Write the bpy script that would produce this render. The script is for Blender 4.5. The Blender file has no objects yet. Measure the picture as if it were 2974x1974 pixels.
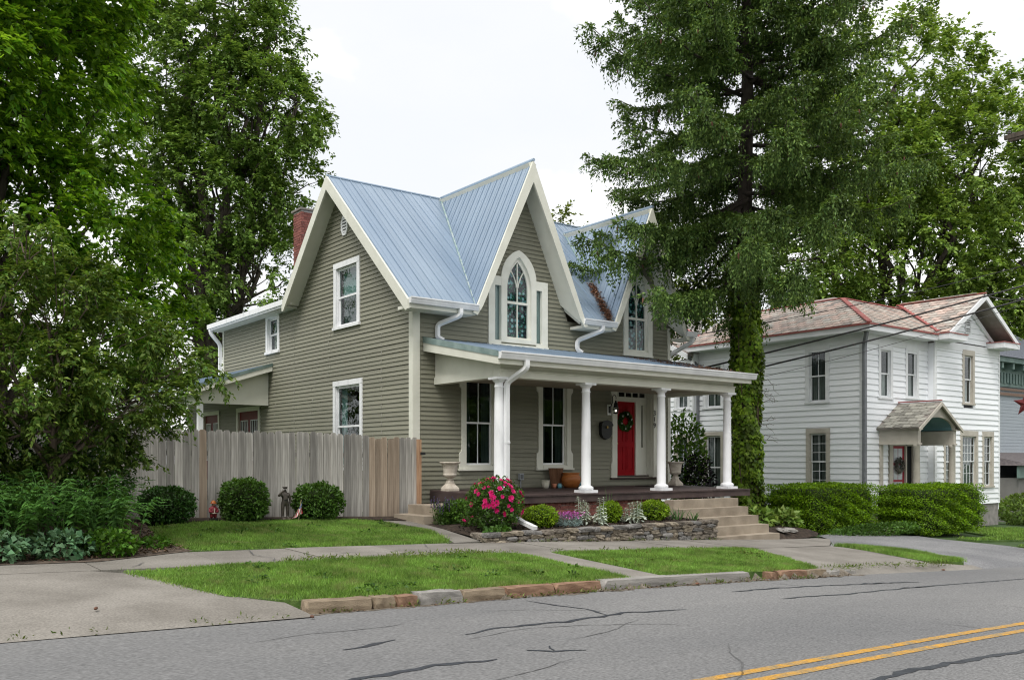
import bpy, math, random
import numpy as np
from mathutils import Vector, Matrix
random.seed(7); RNG = np.random.default_rng(11)
R = math.radians
SC = bpy.context.scene
COL = SC.collection

# ------------------------------------------------------------------ camera
EYE = 1.6
cam_d = bpy.data.cameras.new('camera'); cam = bpy.data.objects.new('camera', cam_d); COL.objects.link(cam)
cam.location = (0, 0, EYE); cam.rotation_euler = (R(90), 0, R(-37.47))
cam_d.sensor_width = 36; cam_d.lens = 36 * 2650 / 2974; cam_d.shift_y = (1336 - 987) / 2974
cam_d.clip_end = 2000
SC.camera = cam

# ------------------------------------------------------------------ world: bright overcast with thin grey-blue breaks
SUN_EL, SUN_AZ = R(56), R(238)          # azimuth measured clockwise from +Y
W = bpy.data.worlds.new('World'); SC.world = W; W.use_nodes = True
nt = W.node_tree; nt.nodes.clear()
def wn(t): return nt.nodes.new(t)
out = wn('ShaderNodeOutputWorld'); bg = wn('ShaderNodeBackground')
sky = wn('ShaderNodeTexSky'); sky.sky_type = 'NISHITA'; sky.sun_disc = False
sky.sun_elevation = SUN_EL; sky.sun_rotation = SUN_AZ
sky_s = wn('ShaderNodeVectorMath'); sky_s.operation = 'SCALE'; sky_s.inputs['Scale'].default_value = 0.12
nt.links.new(sky.outputs[0], sky_s.inputs[0])
tc = wn('ShaderNodeTexCoord'); mp = wn('ShaderNodeMapping'); mp.inputs['Scale'].default_value = (1.1, 1.1, 2.3)
mp.inputs['Location'].default_value = (0.35, 0.1, 0.2)
nz = wn('ShaderNodeTexNoise'); nz.inputs['Scale'].default_value = 1.7; nz.inputs['Detail'].default_value = 7; nz.inputs['Roughness'].default_value = .55
nt.links.new(tc.outputs['Generated'], mp.inputs[0]); nt.links.new(mp.outputs[0], nz.inputs[0])
rp = wn('ShaderNodeValToRGB'); e = rp.color_ramp.elements
e[0].position = .40; e[0].color = (.53, .54, .56, 1); e[1].position = .60; e[1].color = (.81, .805, .795, 1)
e2 = rp.color_ramp.elements.new(.48); e2.color = (.72, .72, .718, 1)
nt.links.new(nz.outputs['Fac'], rp.inputs[0])
mk = wn('ShaderNodeMapRange'); mk.inputs['From Min'].default_value = .30; mk.inputs['From Max'].default_value = .44
mk.inputs['To Min'].default_value = .94; mk.inputs['To Max'].default_value = 1.0
nt.links.new(nz.outputs['Fac'], mk.inputs[0])
mx = wn('ShaderNodeMix'); mx.data_type = 'RGBA'
nt.links.new(mk.outputs[0], mx.inputs['Factor']); nt.links.new(sky_s.outputs[0], mx.inputs['A']); nt.links.new(rp.outputs[0], mx.inputs['B'])
nt.links.new(mx.outputs['Result'], bg.inputs[0]); bg.inputs[1].default_value = 1.0
nt.links.new(bg.outputs[0], out.inputs[0])

sun_d = bpy.data.lights.new('sun', 'SUN'); sun = bpy.data.objects.new('sun', sun_d); COL.objects.link(sun)
sun_d.energy = 1.5; sun_d.angle = R(22); sun_d.color = (1, .96, .9)
sv = Vector((math.sin(SUN_AZ) * math.cos(SUN_EL), math.cos(SUN_AZ) * math.cos(SUN_EL), math.sin(SUN_EL)))
sun.rotation_euler = sv.to_track_quat('Z', 'Y').to_euler(); sun.location = (0, 0, 40)

SC.view_settings.view_transform = 'Standard'; SC.view_settings.look = 'None'
SC.view_settings.exposure = 0.88; SC.view_settings.gamma = 1.0
SC.cycles.use_denoising = True; SC.cycles.filter_width = 1.15
SC.cycles.max_bounces = 8; SC.cycles.diffuse_bounces = 4; SC.cycles.transparent_max_bounces = 10

# ------------------------------------------------------------------ materials
MATS = {}
def mat(name, c, c2=None, scale=6., rough=.75, bump=0., bscale=None, metal=0., stretch=(1, 1, 1), rnd=0., isl=0., spec=.3,
        detail=6., lo=.35, hi=.65, rot=(0, 0, 0), coord='Object', c3=None, trans=0., grain=0., gscale=200.):
    if name in MATS: return MATS[name]
    m = bpy.data.materials.new(name); m.use_nodes = True; t = m.node_tree; N = t.nodes; L = t.links
    b = N['Principled BSDF']; b.inputs['Roughness'].default_value = rough; b.inputs['Metallic'].default_value = metal
    b.inputs['Specular IOR Level'].default_value = spec
    t_c = N.new('ShaderNodeTexCoord'); mp = N.new('ShaderNodeMapping'); mp.inputs['Scale'].default_value = stretch; mp.inputs['Rotation'].default_value = rot
    L.new(t_c.outputs[coord], mp.inputs[0])
    c4 = lambda q: (q[0], q[1], q[2], 1)
    src = None
    if c2 is not None:
        nz = N.new('ShaderNodeTexNoise'); nz.inputs['Scale'].default_value = scale; nz.inputs['Detail'].default_value = detail
        L.new(mp.outputs[0], nz.inputs[0])
        rp = N.new('ShaderNodeValToRGB'); e = rp.color_ramp.elements
        e[0].position = lo; e[0].color = c4(c); e[1].position = hi; e[1].color = c4(c2)
        if c3 is not None:
            k = e.new((lo + hi) / 2); k.color = c4(c3)
        L.new(nz.outputs['Fac'], rp.inputs[0]); src = rp.outputs[0]
    else:
        rgb = N.new('ShaderNodeRGB'); rgb.outputs[0].default_value = c4(c); src = rgb.outputs[0]
    def vary(fac_socket, amt, src):
        mr = N.new('ShaderNodeMapRange'); mr.inputs['To Min'].default_value = 1 - amt; mr.inputs['To Max'].default_value = 1 + amt
        L.new(fac_socket, mr.inputs[0])
        vm = N.new('ShaderNodeVectorMath'); vm.operation = 'SCALE'; L.new(src, vm.inputs[0]); L.new(mr.outputs[0], vm.inputs['Scale'])
        return vm.outputs[0]
    if rnd: src = vary(N.new('ShaderNodeObjectInfo').outputs['Random'], rnd, src)
    if isl: src = vary(N.new('ShaderNodeNewGeometry').outputs['Random Per Island'], isl, src)
    if grain:
        g = N.new('ShaderNodeTexNoise'); g.inputs['Scale'].default_value = gscale; g.inputs['Detail'].default_value = 2
        L.new(mp.outputs[0], g.inputs[0]); gm = N.new('ShaderNodeMapRange'); gm.inputs['From Min'].default_value = .3; gm.inputs['From Max'].default_value = .7; L.new(g.outputs['Fac'], gm.inputs[0]); src = vary(gm.outputs[0], grain, src)
    L.new(src, b.inputs['Base Color'])
    if bump:
        nb = N.new('ShaderNodeTexNoise'); nb.inputs['Scale'].default_value = bscale or scale * 4; nb.inputs['Detail'].default_value = 4
        L.new(mp.outputs[0], nb.inputs[0])
        bp = N.new('ShaderNodeBump'); bp.inputs['Strength'].default_value = bump; bp.inputs['Distance'].default_value = .02
        L.new(nb.outputs['Fac'], bp.inputs['Height']); L.new(bp.outputs[0], b.inputs['Normal'])
    if trans:
        tr = N.new('ShaderNodeBsdfTranslucent'); L.new(src, tr.inputs[0])
        ms = N.new('ShaderNodeMixShader'); ms.inputs[0].default_value = trans
        L.new(b.outputs[0], ms.inputs[1]); L.new(tr.outputs[0], ms.inputs[2]); L.new(ms.outputs[0], N['Material Output'].inputs[0])
    MATS[name] = m
    return m

def leafmat(name, a, b, rough=.5, amt=.35, trans=.3, spec=.25, clump=1.1, cl=.32, warm=None):
    """two greens blended leaf by leaf, plus brightness spread"""
    if name in MATS: return MATS[name]
    m = bpy.data.materials.new(name); m.use_nodes = True; t = m.node_tree; N = t.nodes; L = t.links
    p = N['Principled BSDF']; p.inputs['Roughness'].default_value = rough; p.inputs['Specular IOR Level'].default_value = spec
    g = N.new('ShaderNodeNewGeometry'); mx = N.new('ShaderNodeMix'); mx.data_type = 'RGBA'
    mx.inputs['A'].default_value = (*a, 1); mx.inputs['B'].default_value = (*b, 1); L.new(g.outputs['Random Per Island'], mx.inputs['Factor'])
    wn_ = N.new('ShaderNodeTexWhiteNoise'); wn_.noise_dimensions = '1D'; L.new(g.outputs['Random Per Island'], wn_.inputs['W'])
    mr = N.new('ShaderNodeMapRange'); mr.inputs['To Min'].default_value = 1 - amt; mr.inputs['To Max'].default_value = 1 + amt; L.new(wn_.outputs['Value'], mr.inputs[0])
    vm = N.new('ShaderNodeVectorMath'); vm.operation = 'SCALE'; L.new(mx.outputs['Result'], vm.inputs[0]); L.new(mr.outputs[0], vm.inputs['Scale'])
    tcn = N.new('ShaderNodeTexCoord'); cn = N.new('ShaderNodeTexNoise'); cn.inputs['Scale'].default_value = clump; cn.inputs['Detail'].default_value = 3; L.new(tcn.outputs['Object'], cn.inputs[0])
    cm_ = N.new('ShaderNodeMapRange'); cm_.inputs['From Min'].default_value = .34; cm_.inputs['From Max'].default_value = .66; cm_.inputs['To Min'].default_value = 1 - cl; cm_.inputs['To Max'].default_value = 1 + cl; L.new(cn.outputs['Fac'], cm_.inputs[0])
    v2 = N.new('ShaderNodeVectorMath'); v2.operation = 'SCALE'; L.new(vm.outputs[0], v2.inputs[0]); L.new(cm_.outputs[0], v2.inputs['Scale']); vm = v2
    if warm:
        wz = N.new('ShaderNodeTexNoise'); wz.inputs['Scale'].default_value = clump * 2.3; wz.inputs['Detail'].default_value = 5; L.new(tcn.outputs['Object'], wz.inputs[0])
        wr = N.new('ShaderNodeMapRange'); wr.inputs['From Min'].default_value = .52; wr.inputs['From Max'].default_value = .72; wr.inputs['To Max'].default_value = .75; L.new(wz.outputs['Fac'], wr.inputs[0])
        wm = N.new('ShaderNodeMix'); wm.data_type = 'RGBA'; L.new(wr.outputs[0], wm.inputs['Factor']); L.new(vm.outputs[0], wm.inputs['A']); wm.inputs['B'].default_value = (*warm, 1); vo = wm.outputs['Result']
    else: vo = vm.outputs[0]
    L.new(vo, p.inputs['Base Color'])
    ty = N.new('ShaderNodeVectorMath'); ty.operation = 'MULTIPLY'; ty.inputs[1].default_value = (1.35, 1.25, .7); L.new(vo, ty.inputs[0])
    tr = N.new('ShaderNodeBsdfTranslucent'); L.new(ty.outputs[0], tr.inputs[0])
    ms = N.new('ShaderNodeMixShader'); ms.inputs[0].default_value = trans
    L.new(p.outputs[0], ms.inputs[1]); L.new(tr.outputs[0], ms.inputs[2]); L.new(ms.outputs[0], N['Material Output'].inputs[0])
    MATS[name] = m
    return m

def glassmat():
    m = bpy.data.materials.new('window_glass'); m.use_nodes = True; t = m.node_tree; N = t.nodes; L = t.links; N.remove(N['Principled BSDF'])
    tr = N.new('ShaderNodeBsdfTransparent'); tr.inputs[0].default_value = (.80, .84, .83, 1)
    gl = N.new('ShaderNodeBsdfGlossy'); gl.inputs['Roughness'].default_value = .02; gl.inputs[0].default_value = (.95, .97, 1, 1)
    lw = N.new('ShaderNodeLayerWeight'); lw.inputs[0].default_value = .5; pw_ = N.new('ShaderNodeMath'); pw_.operation = 'POWER'; pw_.inputs[1].default_value = 5; L.new(lw.outputs['Facing'], pw_.inputs[0]); fr = N.new('ShaderNodeMapRange'); fr.inputs['To Min'].default_value = .028; L.new(pw_.outputs[0], fr.inputs[0])
    tcn = N.new('ShaderNodeTexCoord'); nz = N.new('ShaderNodeTexNoise'); nz.inputs['Scale'].default_value = 3; L.new(tcn.outputs['Object'], nz.inputs[0])
    bp = N.new('ShaderNodeBump'); bp.inputs['Strength'].default_value = .05; bp.inputs['Distance'].default_value = .05; L.new(nz.outputs['Fac'], bp.inputs['Height']); L.new(bp.outputs[0], gl.inputs['Normal'])
    ms = N.new('ShaderNodeMixShader'); L.new(fr.outputs[0], ms.inputs[0]); L.new(tr.outputs[0], ms.inputs[1]); L.new(gl.outputs[0], ms.inputs[2])
    L.new(ms.outputs[0], N['Material Output'].inputs[0])
    return m
GLASS = glassmat()

def emit(name, c, s):
    m = bpy.data.materials.new(name); m.use_nodes = True; b = m.node_tree.nodes['Principled BSDF']
    b.inputs['Base Color'].default_value = (*c, 1); b.inputs['Emission Color'].default_value = (*c, 1); b.inputs['Emission Strength'].default_value = s
    return m

SIDING = mat('olive_siding', (.196, .194, .148), (.242, .238, .185), scale=1.5, rough=.6, bump=.15, bscale=60, rnd=.085, detail=8, lo=.3, hi=.7, stretch=(1, 1, 6))
CREAM = mat('cream_trim', (.62, .62, .545), (.70, .70, .625), scale=2.5, rough=.55, bump=.05, bscale=40, lo=.3, hi=.7)
WHITE = mat('white_trim', (.60, .61, .63), (.80, .81, .83), scale=2.2, rough=.5, lo=.25, hi=.5, detail=9, stretch=(2, 2, .6), bump=.08, bscale=25)
GUTTER = mat('white_gutter', (.66, .67, .69), (.80, .81, .82), scale=2, rough=.4, lo=.3, hi=.6, stretch=(1, 1, .3))
METAL = mat('roof_metal', (.25, .33, .43), (.34, .42, .51), scale=.9, rough=.38, metal=.45, spec=.5, rnd=.05, lo=.3, hi=.7, stretch=(1, .25, .25), bump=.04, bscale=5)
FLASH = mat('green_flashing', (.16, .23, .22), (.26, .34, .33), scale=4, rough=.35, metal=.5, spec=.5)
BROWN = mat('brown_deck', (.045, .030, .030), (.075, .052, .048), scale=3, rough=.6, bump=.1, bscale=30, rnd=.15)
DARK = mat('dark_interior', (.02, .02, .02), rough=.9)
BRICK = mat('red_brick', (.15, .05, .042), (.27, .105, .085), scale=7, rough=.85, bump=.3, bscale=50, rnd=.3)
MORTAR = mat('pale_mortar', (.48, .45, .42), (.6, .57, .54), scale=20, rough=.95, bump=.3, bscale=80)
CONC = mat('concrete', (.145, .133, .117), (.25, .233, .21), scale=1.3, rough=.9, bump=.25, bscale=40, detail=10, lo=.25, hi=.75, grain=.2, gscale=45, rnd=.12)
STEPC = mat('step_concrete', (.20, .165, .125), (.37, .315, .25), scale=2.2, rough=.92, bump=.4, bscale=60, detail=10, lo=.25, hi=.7, grain=.15, gscale=120)
ASPH = mat('worn_asphalt', (.135, .136, .14), (.205, .203, .201), scale=.3, rough=.88, bump=.5, bscale=70, detail=9, lo=.3, hi=.7, grain=.33, gscale=60, stretch=(.45, 1, 1))
ASPH2 = mat('drive_asphalt', (.16, .162, .17), (.235, .235, .24), scale=.6, rough=.9, bump=.5, bscale=60, detail=9, grain=.7, gscale=50)
TAR = mat('crack_tar', (.022, .025, .034), (.04, .045, .055), scale=10, rough=.45)
SOIL = mat('mulch_soil', (.018, .013, .010), (.06, .043, .032), scale=9, rough=1., bump=1., bscale=45, detail=10)
LITTER = mat('leaf_litter', (.06, .045, .035), (.15, .115, .09), scale=7, rough=1., bump=1., bscale=40, detail=10)
TURF = mat('turf', (.030, .060, .016), (.06, .10, .03), scale=3, rough=.95, bump=.5, bscale=40)
IRON = mat('black_iron', (.012, .012, .013), rough=.45, spec=.4)

# ------------------------------------------------------------------ geometry helpers
class MB:
    def __init__(s): s.v = []; s.f = []
    def poly(s, pts):
        n = len(s.v); s.v += [tuple(p) for p in pts]; s.f.append(tuple(range(n, n + len(pts)))); return s
    def hexa(s, p):
        """8 corners: bottom ring 0-3, top ring 4-7"""
        p = [Vector(q) for q in p]
        vol = (p[1] - p[0]).cross(p[3] - p[0]).dot(p[4] - p[0]); n = len(s.v); s.v += [tuple(q) for q in p]
        fs = [(0, 3, 2, 1), (4, 5, 6, 7), (0, 1, 5, 4), (1, 2, 6, 5), (2, 3, 7, 6), (3, 0, 4, 7)]
        for f in fs: s.f.append(tuple(n + i for i in (f if vol > 0 else f[::-1])))
        return s
    def box(s, x0, x1, y0, y1, z0, z1):
        return s.hexa([(x0, y0, z0), (x1, y0, z0), (x1, y1, z0), (x0, y1, z0), (x0, y0, z1), (x1, y0, z1), (x1, y1, z1), (x0, y1, z1)])
    def fbox(s, fr, a0, a1, b0, b1, d0, d1):
        return s.hexa([fr(a0, b0, d0), fr(a1, b0, d0), fr(a1, b0, d1), fr(a0, b0, d1), fr(a0, b1, d0), fr(a1, b1, d0), fr(a1, b1, d1), fr(a0, b1, d1)])
    def prism(s, top, off):
        """polygon extruded by the vector off"""
        off = Vector(off); top = [Vector(p) for p in top]; k = len(top); n = len(s.v)
        nr = Vector((0, 0, 0))
        for i in range(k): nr += top[i].cross(top[(i + 1) % k])
        flip = nr.dot(off) > 0
        s.v += [tuple(p) for p in top] + [tuple(p + off) for p in top]
        a = tuple(range(n, n + k)); b = tuple(range(n + 2 * k - 1, n + k - 1, -1))
        fs = [a, b] + [(n + i, n + k + i, n + k + (i + 1) % k, n + (i + 1) % k) for i in range(k)]
        for f in fs: s.f.append(f[::-1] if flip else f)
        return s
    def fprism(s, fr, pts, d0, d1):
        a = [Vector(fr(p[0], p[1], d1)) for p in pts]; b = Vector(fr(pts[0][0], pts[0][1], d0)) - a[0]
        return s.prism(a, b)
    def strip(s, fr, outer, inner, d0, d1):
        """ring piece between two polylines of equal length (arches)"""
        for i in range(len(outer) - 1):
            q = [outer[i], outer[i + 1], inner[i + 1], inner[i]]
            s.fprism(fr, q, d0, d1)
        return s
    def tube(s, pts, rad, n=8, cap=True, sq=None, up=None):
        pts = [Vector(p) for p in pts]; k = len(pts)
        if not hasattr(rad, '__len__'): rad = [rad] * k
        base = len(s.v); prev = None
        for i, p in enumerate(pts):
            t = (pts[min(i + 1, k - 1)] - pts[max(i - 1, 0)]).normalized()
            if prev is None:
                a = t.cross(up if up is not None else Vector((0, 0, 1)))
                if a.length < 1e-3: a = t.cross(Vector((1, 0, 0)))
                a.normalize()
            else:
                a = (prev - t * prev.dot(t)); a = a.normalized() if a.length > 1e-4 else t.orthogonal().normalized()
            prev = a; b = t.cross(a)
            if sq:
                for ca, cb in ((-1, -1), (1, -1), (1, 1), (-1, 1)): s.v.append(tuple(p + a * ca * sq[0] + b * cb * sq[1]))
            else:
                for j in range(n):
                    an = 2 * math.pi * j / n; s.v.append(tuple(p + (a * math.cos(an) + b * math.sin(an)) * rad[i]))
        m = 4 if sq else n
        for i in range(k - 1):
            for j in range(m):
                s.f.append((base + i * m + j, base + i * m + (j + 1) % m, base + (i + 1) * m + (j + 1) % m, base + (i + 1) * m + j))
        if cap: s.f.append(tuple(base + j for j in reversed(range(m)))); s.f.append(tuple(base + (k - 1) * m + j for j in range(m)))
        return s
    def lathe(s, c, prof, n=20):
        base = len(s.v); c = Vector(c)
        for r, z in prof:
            for j in range(n):
                an = 2 * math.pi * j / n; s.v.append((c.x + r * math.cos(an), c.y + r * math.sin(an), c.z + z))
        for i in range(len(prof) - 1):
            for j in range(n): s.f.append((base + i * n + j, base + i * n + (j + 1) % n, base + (i + 1) * n + (j + 1) % n, base + (i + 1) * n + j))
        s.f.append(tuple(base + j for j in reversed(range(n)))); s.f.append(tuple(base + (len(prof) - 1) * n + j for j in range(n)))
        return s

WL = {}
def wloc(o): return WL.get(o.name, Vector((0, 0, 0)))
def finish(o, label=None, cat=None, group=None, kind=None):
    if label: o['label'] = label
    if cat: o['category'] = cat
    if group: o['group'] = group
    if kind: o['kind'] = kind
    return o
def thing(name, label, cat, loc, group=None):
    o = bpy.data.objects.new(name, None); COL.objects.link(o); o.location = loc; o.empty_display_size = .2
    WL[o.name] = Vector(loc); return finish(o, label, cat, group)
def mesh_of(name, mb, mt, origin=(0, 0, 0), smooth=False):
    me = bpy.data.meshes.new(name); ox, oy, oz = origin
    me.from_pydata([(x - ox, y - oy, z - oz) for x, y, z in mb.v], [], mb.f); me.materials.append(mt)
    if smooth: me.polygons.foreach_set('use_smooth', [True] * len(me.polygons))
    me.update(); return me
def obj(name, mb, mt, parent=None, origin=None, smooth=False, **kw):
    org = wloc(parent) if parent is not None else Vector(origin or (0, 0, 0))
    o = bpy.data.objects.new(name, mesh_of(name, mb, mt, org, smooth)); COL.objects.link(o)
    if parent is not None: o.parent = parent
    else: o.location = org
    WL[o.name] = org
    return finish(o, **kw)
def inst(name, me, parent, loc, rot=(0, 0, 0), scale=(1, 1, 1), **kw):
    """a piece that shares its mesh; loc in world space"""
    o = bpy.data.objects.new(name, me); COL.objects.link(o)
    o.location = Vector(loc) - (wloc(parent) if parent is not None else Vector((0, 0, 0)))
    o.rotation_euler = rot; o.scale = scale
    if parent is not None: o.parent = parent
    WL[o.name] = Vector(loc)
    return finish(o, **kw)
def fast(name, V, F, mt, parent=None, origin=(0, 0, 0), smooth=False, **kw):
    """numpy mesh with faces of one size"""
    V = np.asarray(V, dtype=np.float32); F = np.asarray(F, dtype=np.int32)
    org = wloc(parent) if parent is not None else Vector(origin)
    V = V - np.array(org, dtype=np.float32)
    me = bpy.data.meshes.new(name); k = F.shape[1]
    me.vertices.add(len(V)); me.vertices.foreach_set('co', V.ravel())
    me.loops.add(F.size); me.loops.foreach_set('vertex_index', F.ravel())
    me.polygons.add(len(F)); me.polygons.foreach_set('loop_start', np.arange(0, F.size, k, dtype=np.int32))
    me.update(calc_edges=True); me.materials.append(mt)
    if smooth: me.polygons.foreach_set('use_smooth', np.ones(len(F), dtype=bool))
    o = bpy.data.objects.new(name, me); COL.objects.link(o)
    if parent is not None: o.parent = parent
    else: o.location = org
    WL[o.name] = org
    return finish(o, **kw)

def front(Y): return lambda a, b, d: (a, Y - d, b)       # wall that faces the street (-Y)
def side(X): return lambda a, b, d: (X - d, a, b)        # wall that faces -X

# ------------------------------------------------------------------ the lie of the land
HY = np.array([-60, 8.95, 8.97, 11.6, 13.35, 17.2, 25, 60, 400]); HH = np.array([0, 0, .11, .25, .29, .57, .65, .8, .8])
def rz(X):
    X = np.clip(np.asarray(X, dtype=float), -14, 46)
    return np.where(X < 8, -.03 * (X - 4), np.where(X > 13, -.285 - .05 * (X - 12.4), -.03 * (X - 4) - .0022 * (X - 8) ** 2))
def g(X, Y): return rz(X) + np.interp(Y, HY, HH)
def gz(x, y): return float(g(x, y))

def sheet(name, xs, ys, zf, mt, **kw):
    X, Y = np.meshgrid(xs, ys, indexing='ij'); Z = zf(X, Y); V = np.stack([X, Y, Z], -1).reshape(-1, 3)
    n, m = len(xs), len(ys); i, j = np.meshgrid(np.arange(n - 1), np.arange(m - 1), indexing='ij'); a = (i * m + j).ravel()
    return fast(name, V, np.stack([a, a + m, a + m + 1, a + 1], -1), mt, smooth=True, **kw)

def inpoly(P, poly):
    x, y = P[:, 0], P[:, 1]; ins = np.zeros(len(P), bool); k = len(poly)
    for i in range(k):
        x1, y1 = poly[i]; x2, y2 = poly[(i + 1) % k]
        c = ((y1 > y) != (y2 > y)) & (x < (x2 - x1) * (y - y1) / (y2 - y1 + 1e-12) + x1); ins ^= c
    return ins
def patch(name, poly, lift, mt, step=.35, thick=0., parent=None, **kw):
    """sheet that follows the ground inside an outline"""
    import bmesh
    bm = bmesh.new(); vs = [bm.verts.new((x, y, 0)) for x, y in poly]; bm.faces.new(vs)
    xs = [p[0] for p in poly]; ys = [p[1] for p in poly]
    for ax, lo, hi in ((0, min(xs), max(xs)), (1, min(ys), max(ys))):
        c = lo + step
        while c < hi:
            no = (1, 0, 0) if ax == 0 else (0, 1, 0); co = (c, 0, 0) if ax == 0 else (0, c, 0)
            bmesh.ops.bisect_plane(bm, geom=bm.verts[:] + bm.edges[:] + bm.faces[:], plane_co=co, plane_no=no); c += step
    for v in bm.verts: v.co.z = gz(v.co.x, v.co.y) + lift
    if thick:
        r = bmesh.ops.extrude_face_region(bm, geom=bm.faces[:])
        for q in r['geom']:
            if isinstance(q, bmesh.types.BMVert): q.co.z -= thick
    bmesh.ops.recalc_face_normals(bm, faces=bm.faces)
    me = bpy.data.meshes.new(name); bm.to_mesh(me); bm.free(); me.materials.append(mt)
    o = bpy.data.objects.new(name, me); COL.objects.link(o); WL[o.name] = Vector((0, 0, 0))
    if parent is not None: o.parent = parent
    return finish(o, **kw)

def ribbon(name, pts, w, lift, mt, wob=0., **kw):
    """thin flat strip laid on the road; w may be a list"""
    V = []; F = []; P = []
    for i in range(len(pts) - 1):
        a, b = Vector((*pts[i], 0)), Vector((*pts[i + 1], 0)); k = max(2, int((b - a).length / .12))
        for j in range(k): P.append(a.lerp(b, j / k))
    P.append(Vector((*pts[-1], 0)))
    for i, p in enumerate(P):
        t = (P[min(i + 1, len(P) - 1)] - P[max(i - 1, 0)]).normalized(); nrm = Vector((-t.y, t.x, 0))
        ww = w * (1 + wob * random.uniform(-1, 1)) * (1 if wob == 0 else min(1, .25 + i / 3, .25 + (len(P) - 1 - i) / 3)); o = nrm * wob * w * random.uniform(-1.2, 1.2)
        for sgn in (-1, 1):
            q = p + o + nrm * sgn * ww / 2; V.append((q.x, q.y, gz(q.x, q.y) + lift))
    for i in range(len(P) - 1): F.append((2 * i, 2 * i + 2, 2 * i + 3, 2 * i + 1))
    return fast(name, V, F, mt, **kw)

# ------------------------------------------------------------------ foliage helpers
def unit(v): return v / (np.linalg.norm(v, axis=-1, keepdims=True) + 1e-9)
def leaf_quads(P, D, Nn, L, Wd, fold=.25):
    """diamond leaves: base P, direction D, normal Nn, length L, width Wd"""
    n = len(P); D = unit(D); S_ = unit(np.cross(D, Nn)); U = unit(np.cross(S_, D)); L = np.broadcast_to(L, (n,))[:, None]; Wd = np.broadcast_to(Wd, (n,))[:, None]
    mid = P + D * L * .45
    V = np.stack([P, mid + S_ * Wd / 2 + U * Wd * fold, P + D * L - U * L * .12, mid - S_ * Wd / 2 + U * Wd * fold], 1).reshape(-1, 3)
    F = np.arange(4 * n).reshape(-1, 4)
    return V, F
def cloud(C, per, spread, L, Wd, rng, out=None, droop=.3, flat=.6, up=.9, jit=.35):
    """leaves scattered about cluster centres C"""
    k = len(C); I = np.repeat(np.arange(k), per); n = len(I)
    o = rng.normal(size=(n, 3)) * np.array([1, 1, flat]) * spread
    P = C[I] + o
    D = unit(o + 1e-6) + rng.normal(size=(n, 3)) * .6 + np.array([0, 0, -droop])
    if out is not None: D = D + out[I] * .7
    Nn = np.array([0, 0, up]) + rng.normal(size=(n, 3)) * .55
    s = 1 + rng.uniform(-jit, jit, n)
    return leaf_quads(P, D, Nn, L * s, Wd * s)
def sprays(C, out, per, length, L, Wd, rng, twigs=5, droop=.25, jit=.35):
    """leafy shoots: each cluster is a handful of twigs with leaves set along both sides"""
    k = len(C); n = k * per; I = np.repeat(np.arange(k), per); tw = rng.integers(0, twigs, n)
    TD = unit(out[:, None, :] * .75 + rng.normal(size=(k, twigs, 3)) * .62 + np.array([0, 0, .22])); TL = length * rng.uniform(.55, 1.25, (k, twigs))
    td = TD[I, tw]; tl = TL[I, tw]; f = rng.uniform(.08, 1.0, n)
    P = C[I] + td * (tl * f)[:, None] + np.column_stack([np.zeros((n, 2)), -droop * tl * f * f]) + rng.normal(size=(n, 3)) * length * .045
    sd = unit(np.cross(td, np.array([0, 0, 1.]))) * rng.choice((-1., 1.), n)[:, None]
    D = td * .75 + sd * .8 + rng.normal(size=(n, 3)) * .28 + np.array([0, 0, -.35]); Nn = np.array([0, 0, 1.]) + td * .25 + rng.normal(size=(n, 3)) * .3
    s = (1 + rng.uniform(-jit, jit, n)) * (1.12 - .35 * f)
    return leaf_quads(P, D, Nn, L * s, Wd * s, .18)
def in_lobes(lobes, n, rng, shell=.55):
    """points in ellipsoids (cx,cy,cz,rx,ry,rz), biased to the outside"""
    w = np.array([l[3] * l[4] * l[5] for l in lobes]) ** .8; idx = rng.choice(len(lobes), n, p=w / w.sum())
    d = unit(rng.normal(size=(n, 3))); r = rng.uniform(0, 1, n) ** (1 / 3.) * (1 - shell) + shell * rng.uniform(.72, 1.03, n)
    A = np.array(lobes)[idx]
    return A[:, :3] + d * r[:, None] * A[:, 3:], d
def limb(mb, a, b, r0, r1, sag=.0, wig=.12, k=6):
    a, b = Vector(a), Vector(b); L = (b - a).length; pts = []; rr = []
    for i in range(k + 1):
        t = i / k; p = a.lerp(b, t); wv = Vector((random.uniform(-1, 1), random.uniform(-1, 1), random.uniform(-.6, .6))) * wig * L * .25 * math.sin(math.pi * t)
        p += wv + Vector((0, 0, sag * L * math.sin(math.pi * t))); pts.append(p); rr.append(r0 + (r1 - r0) * t)
    mb.tube(pts, rr, n=7); return pts
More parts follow.
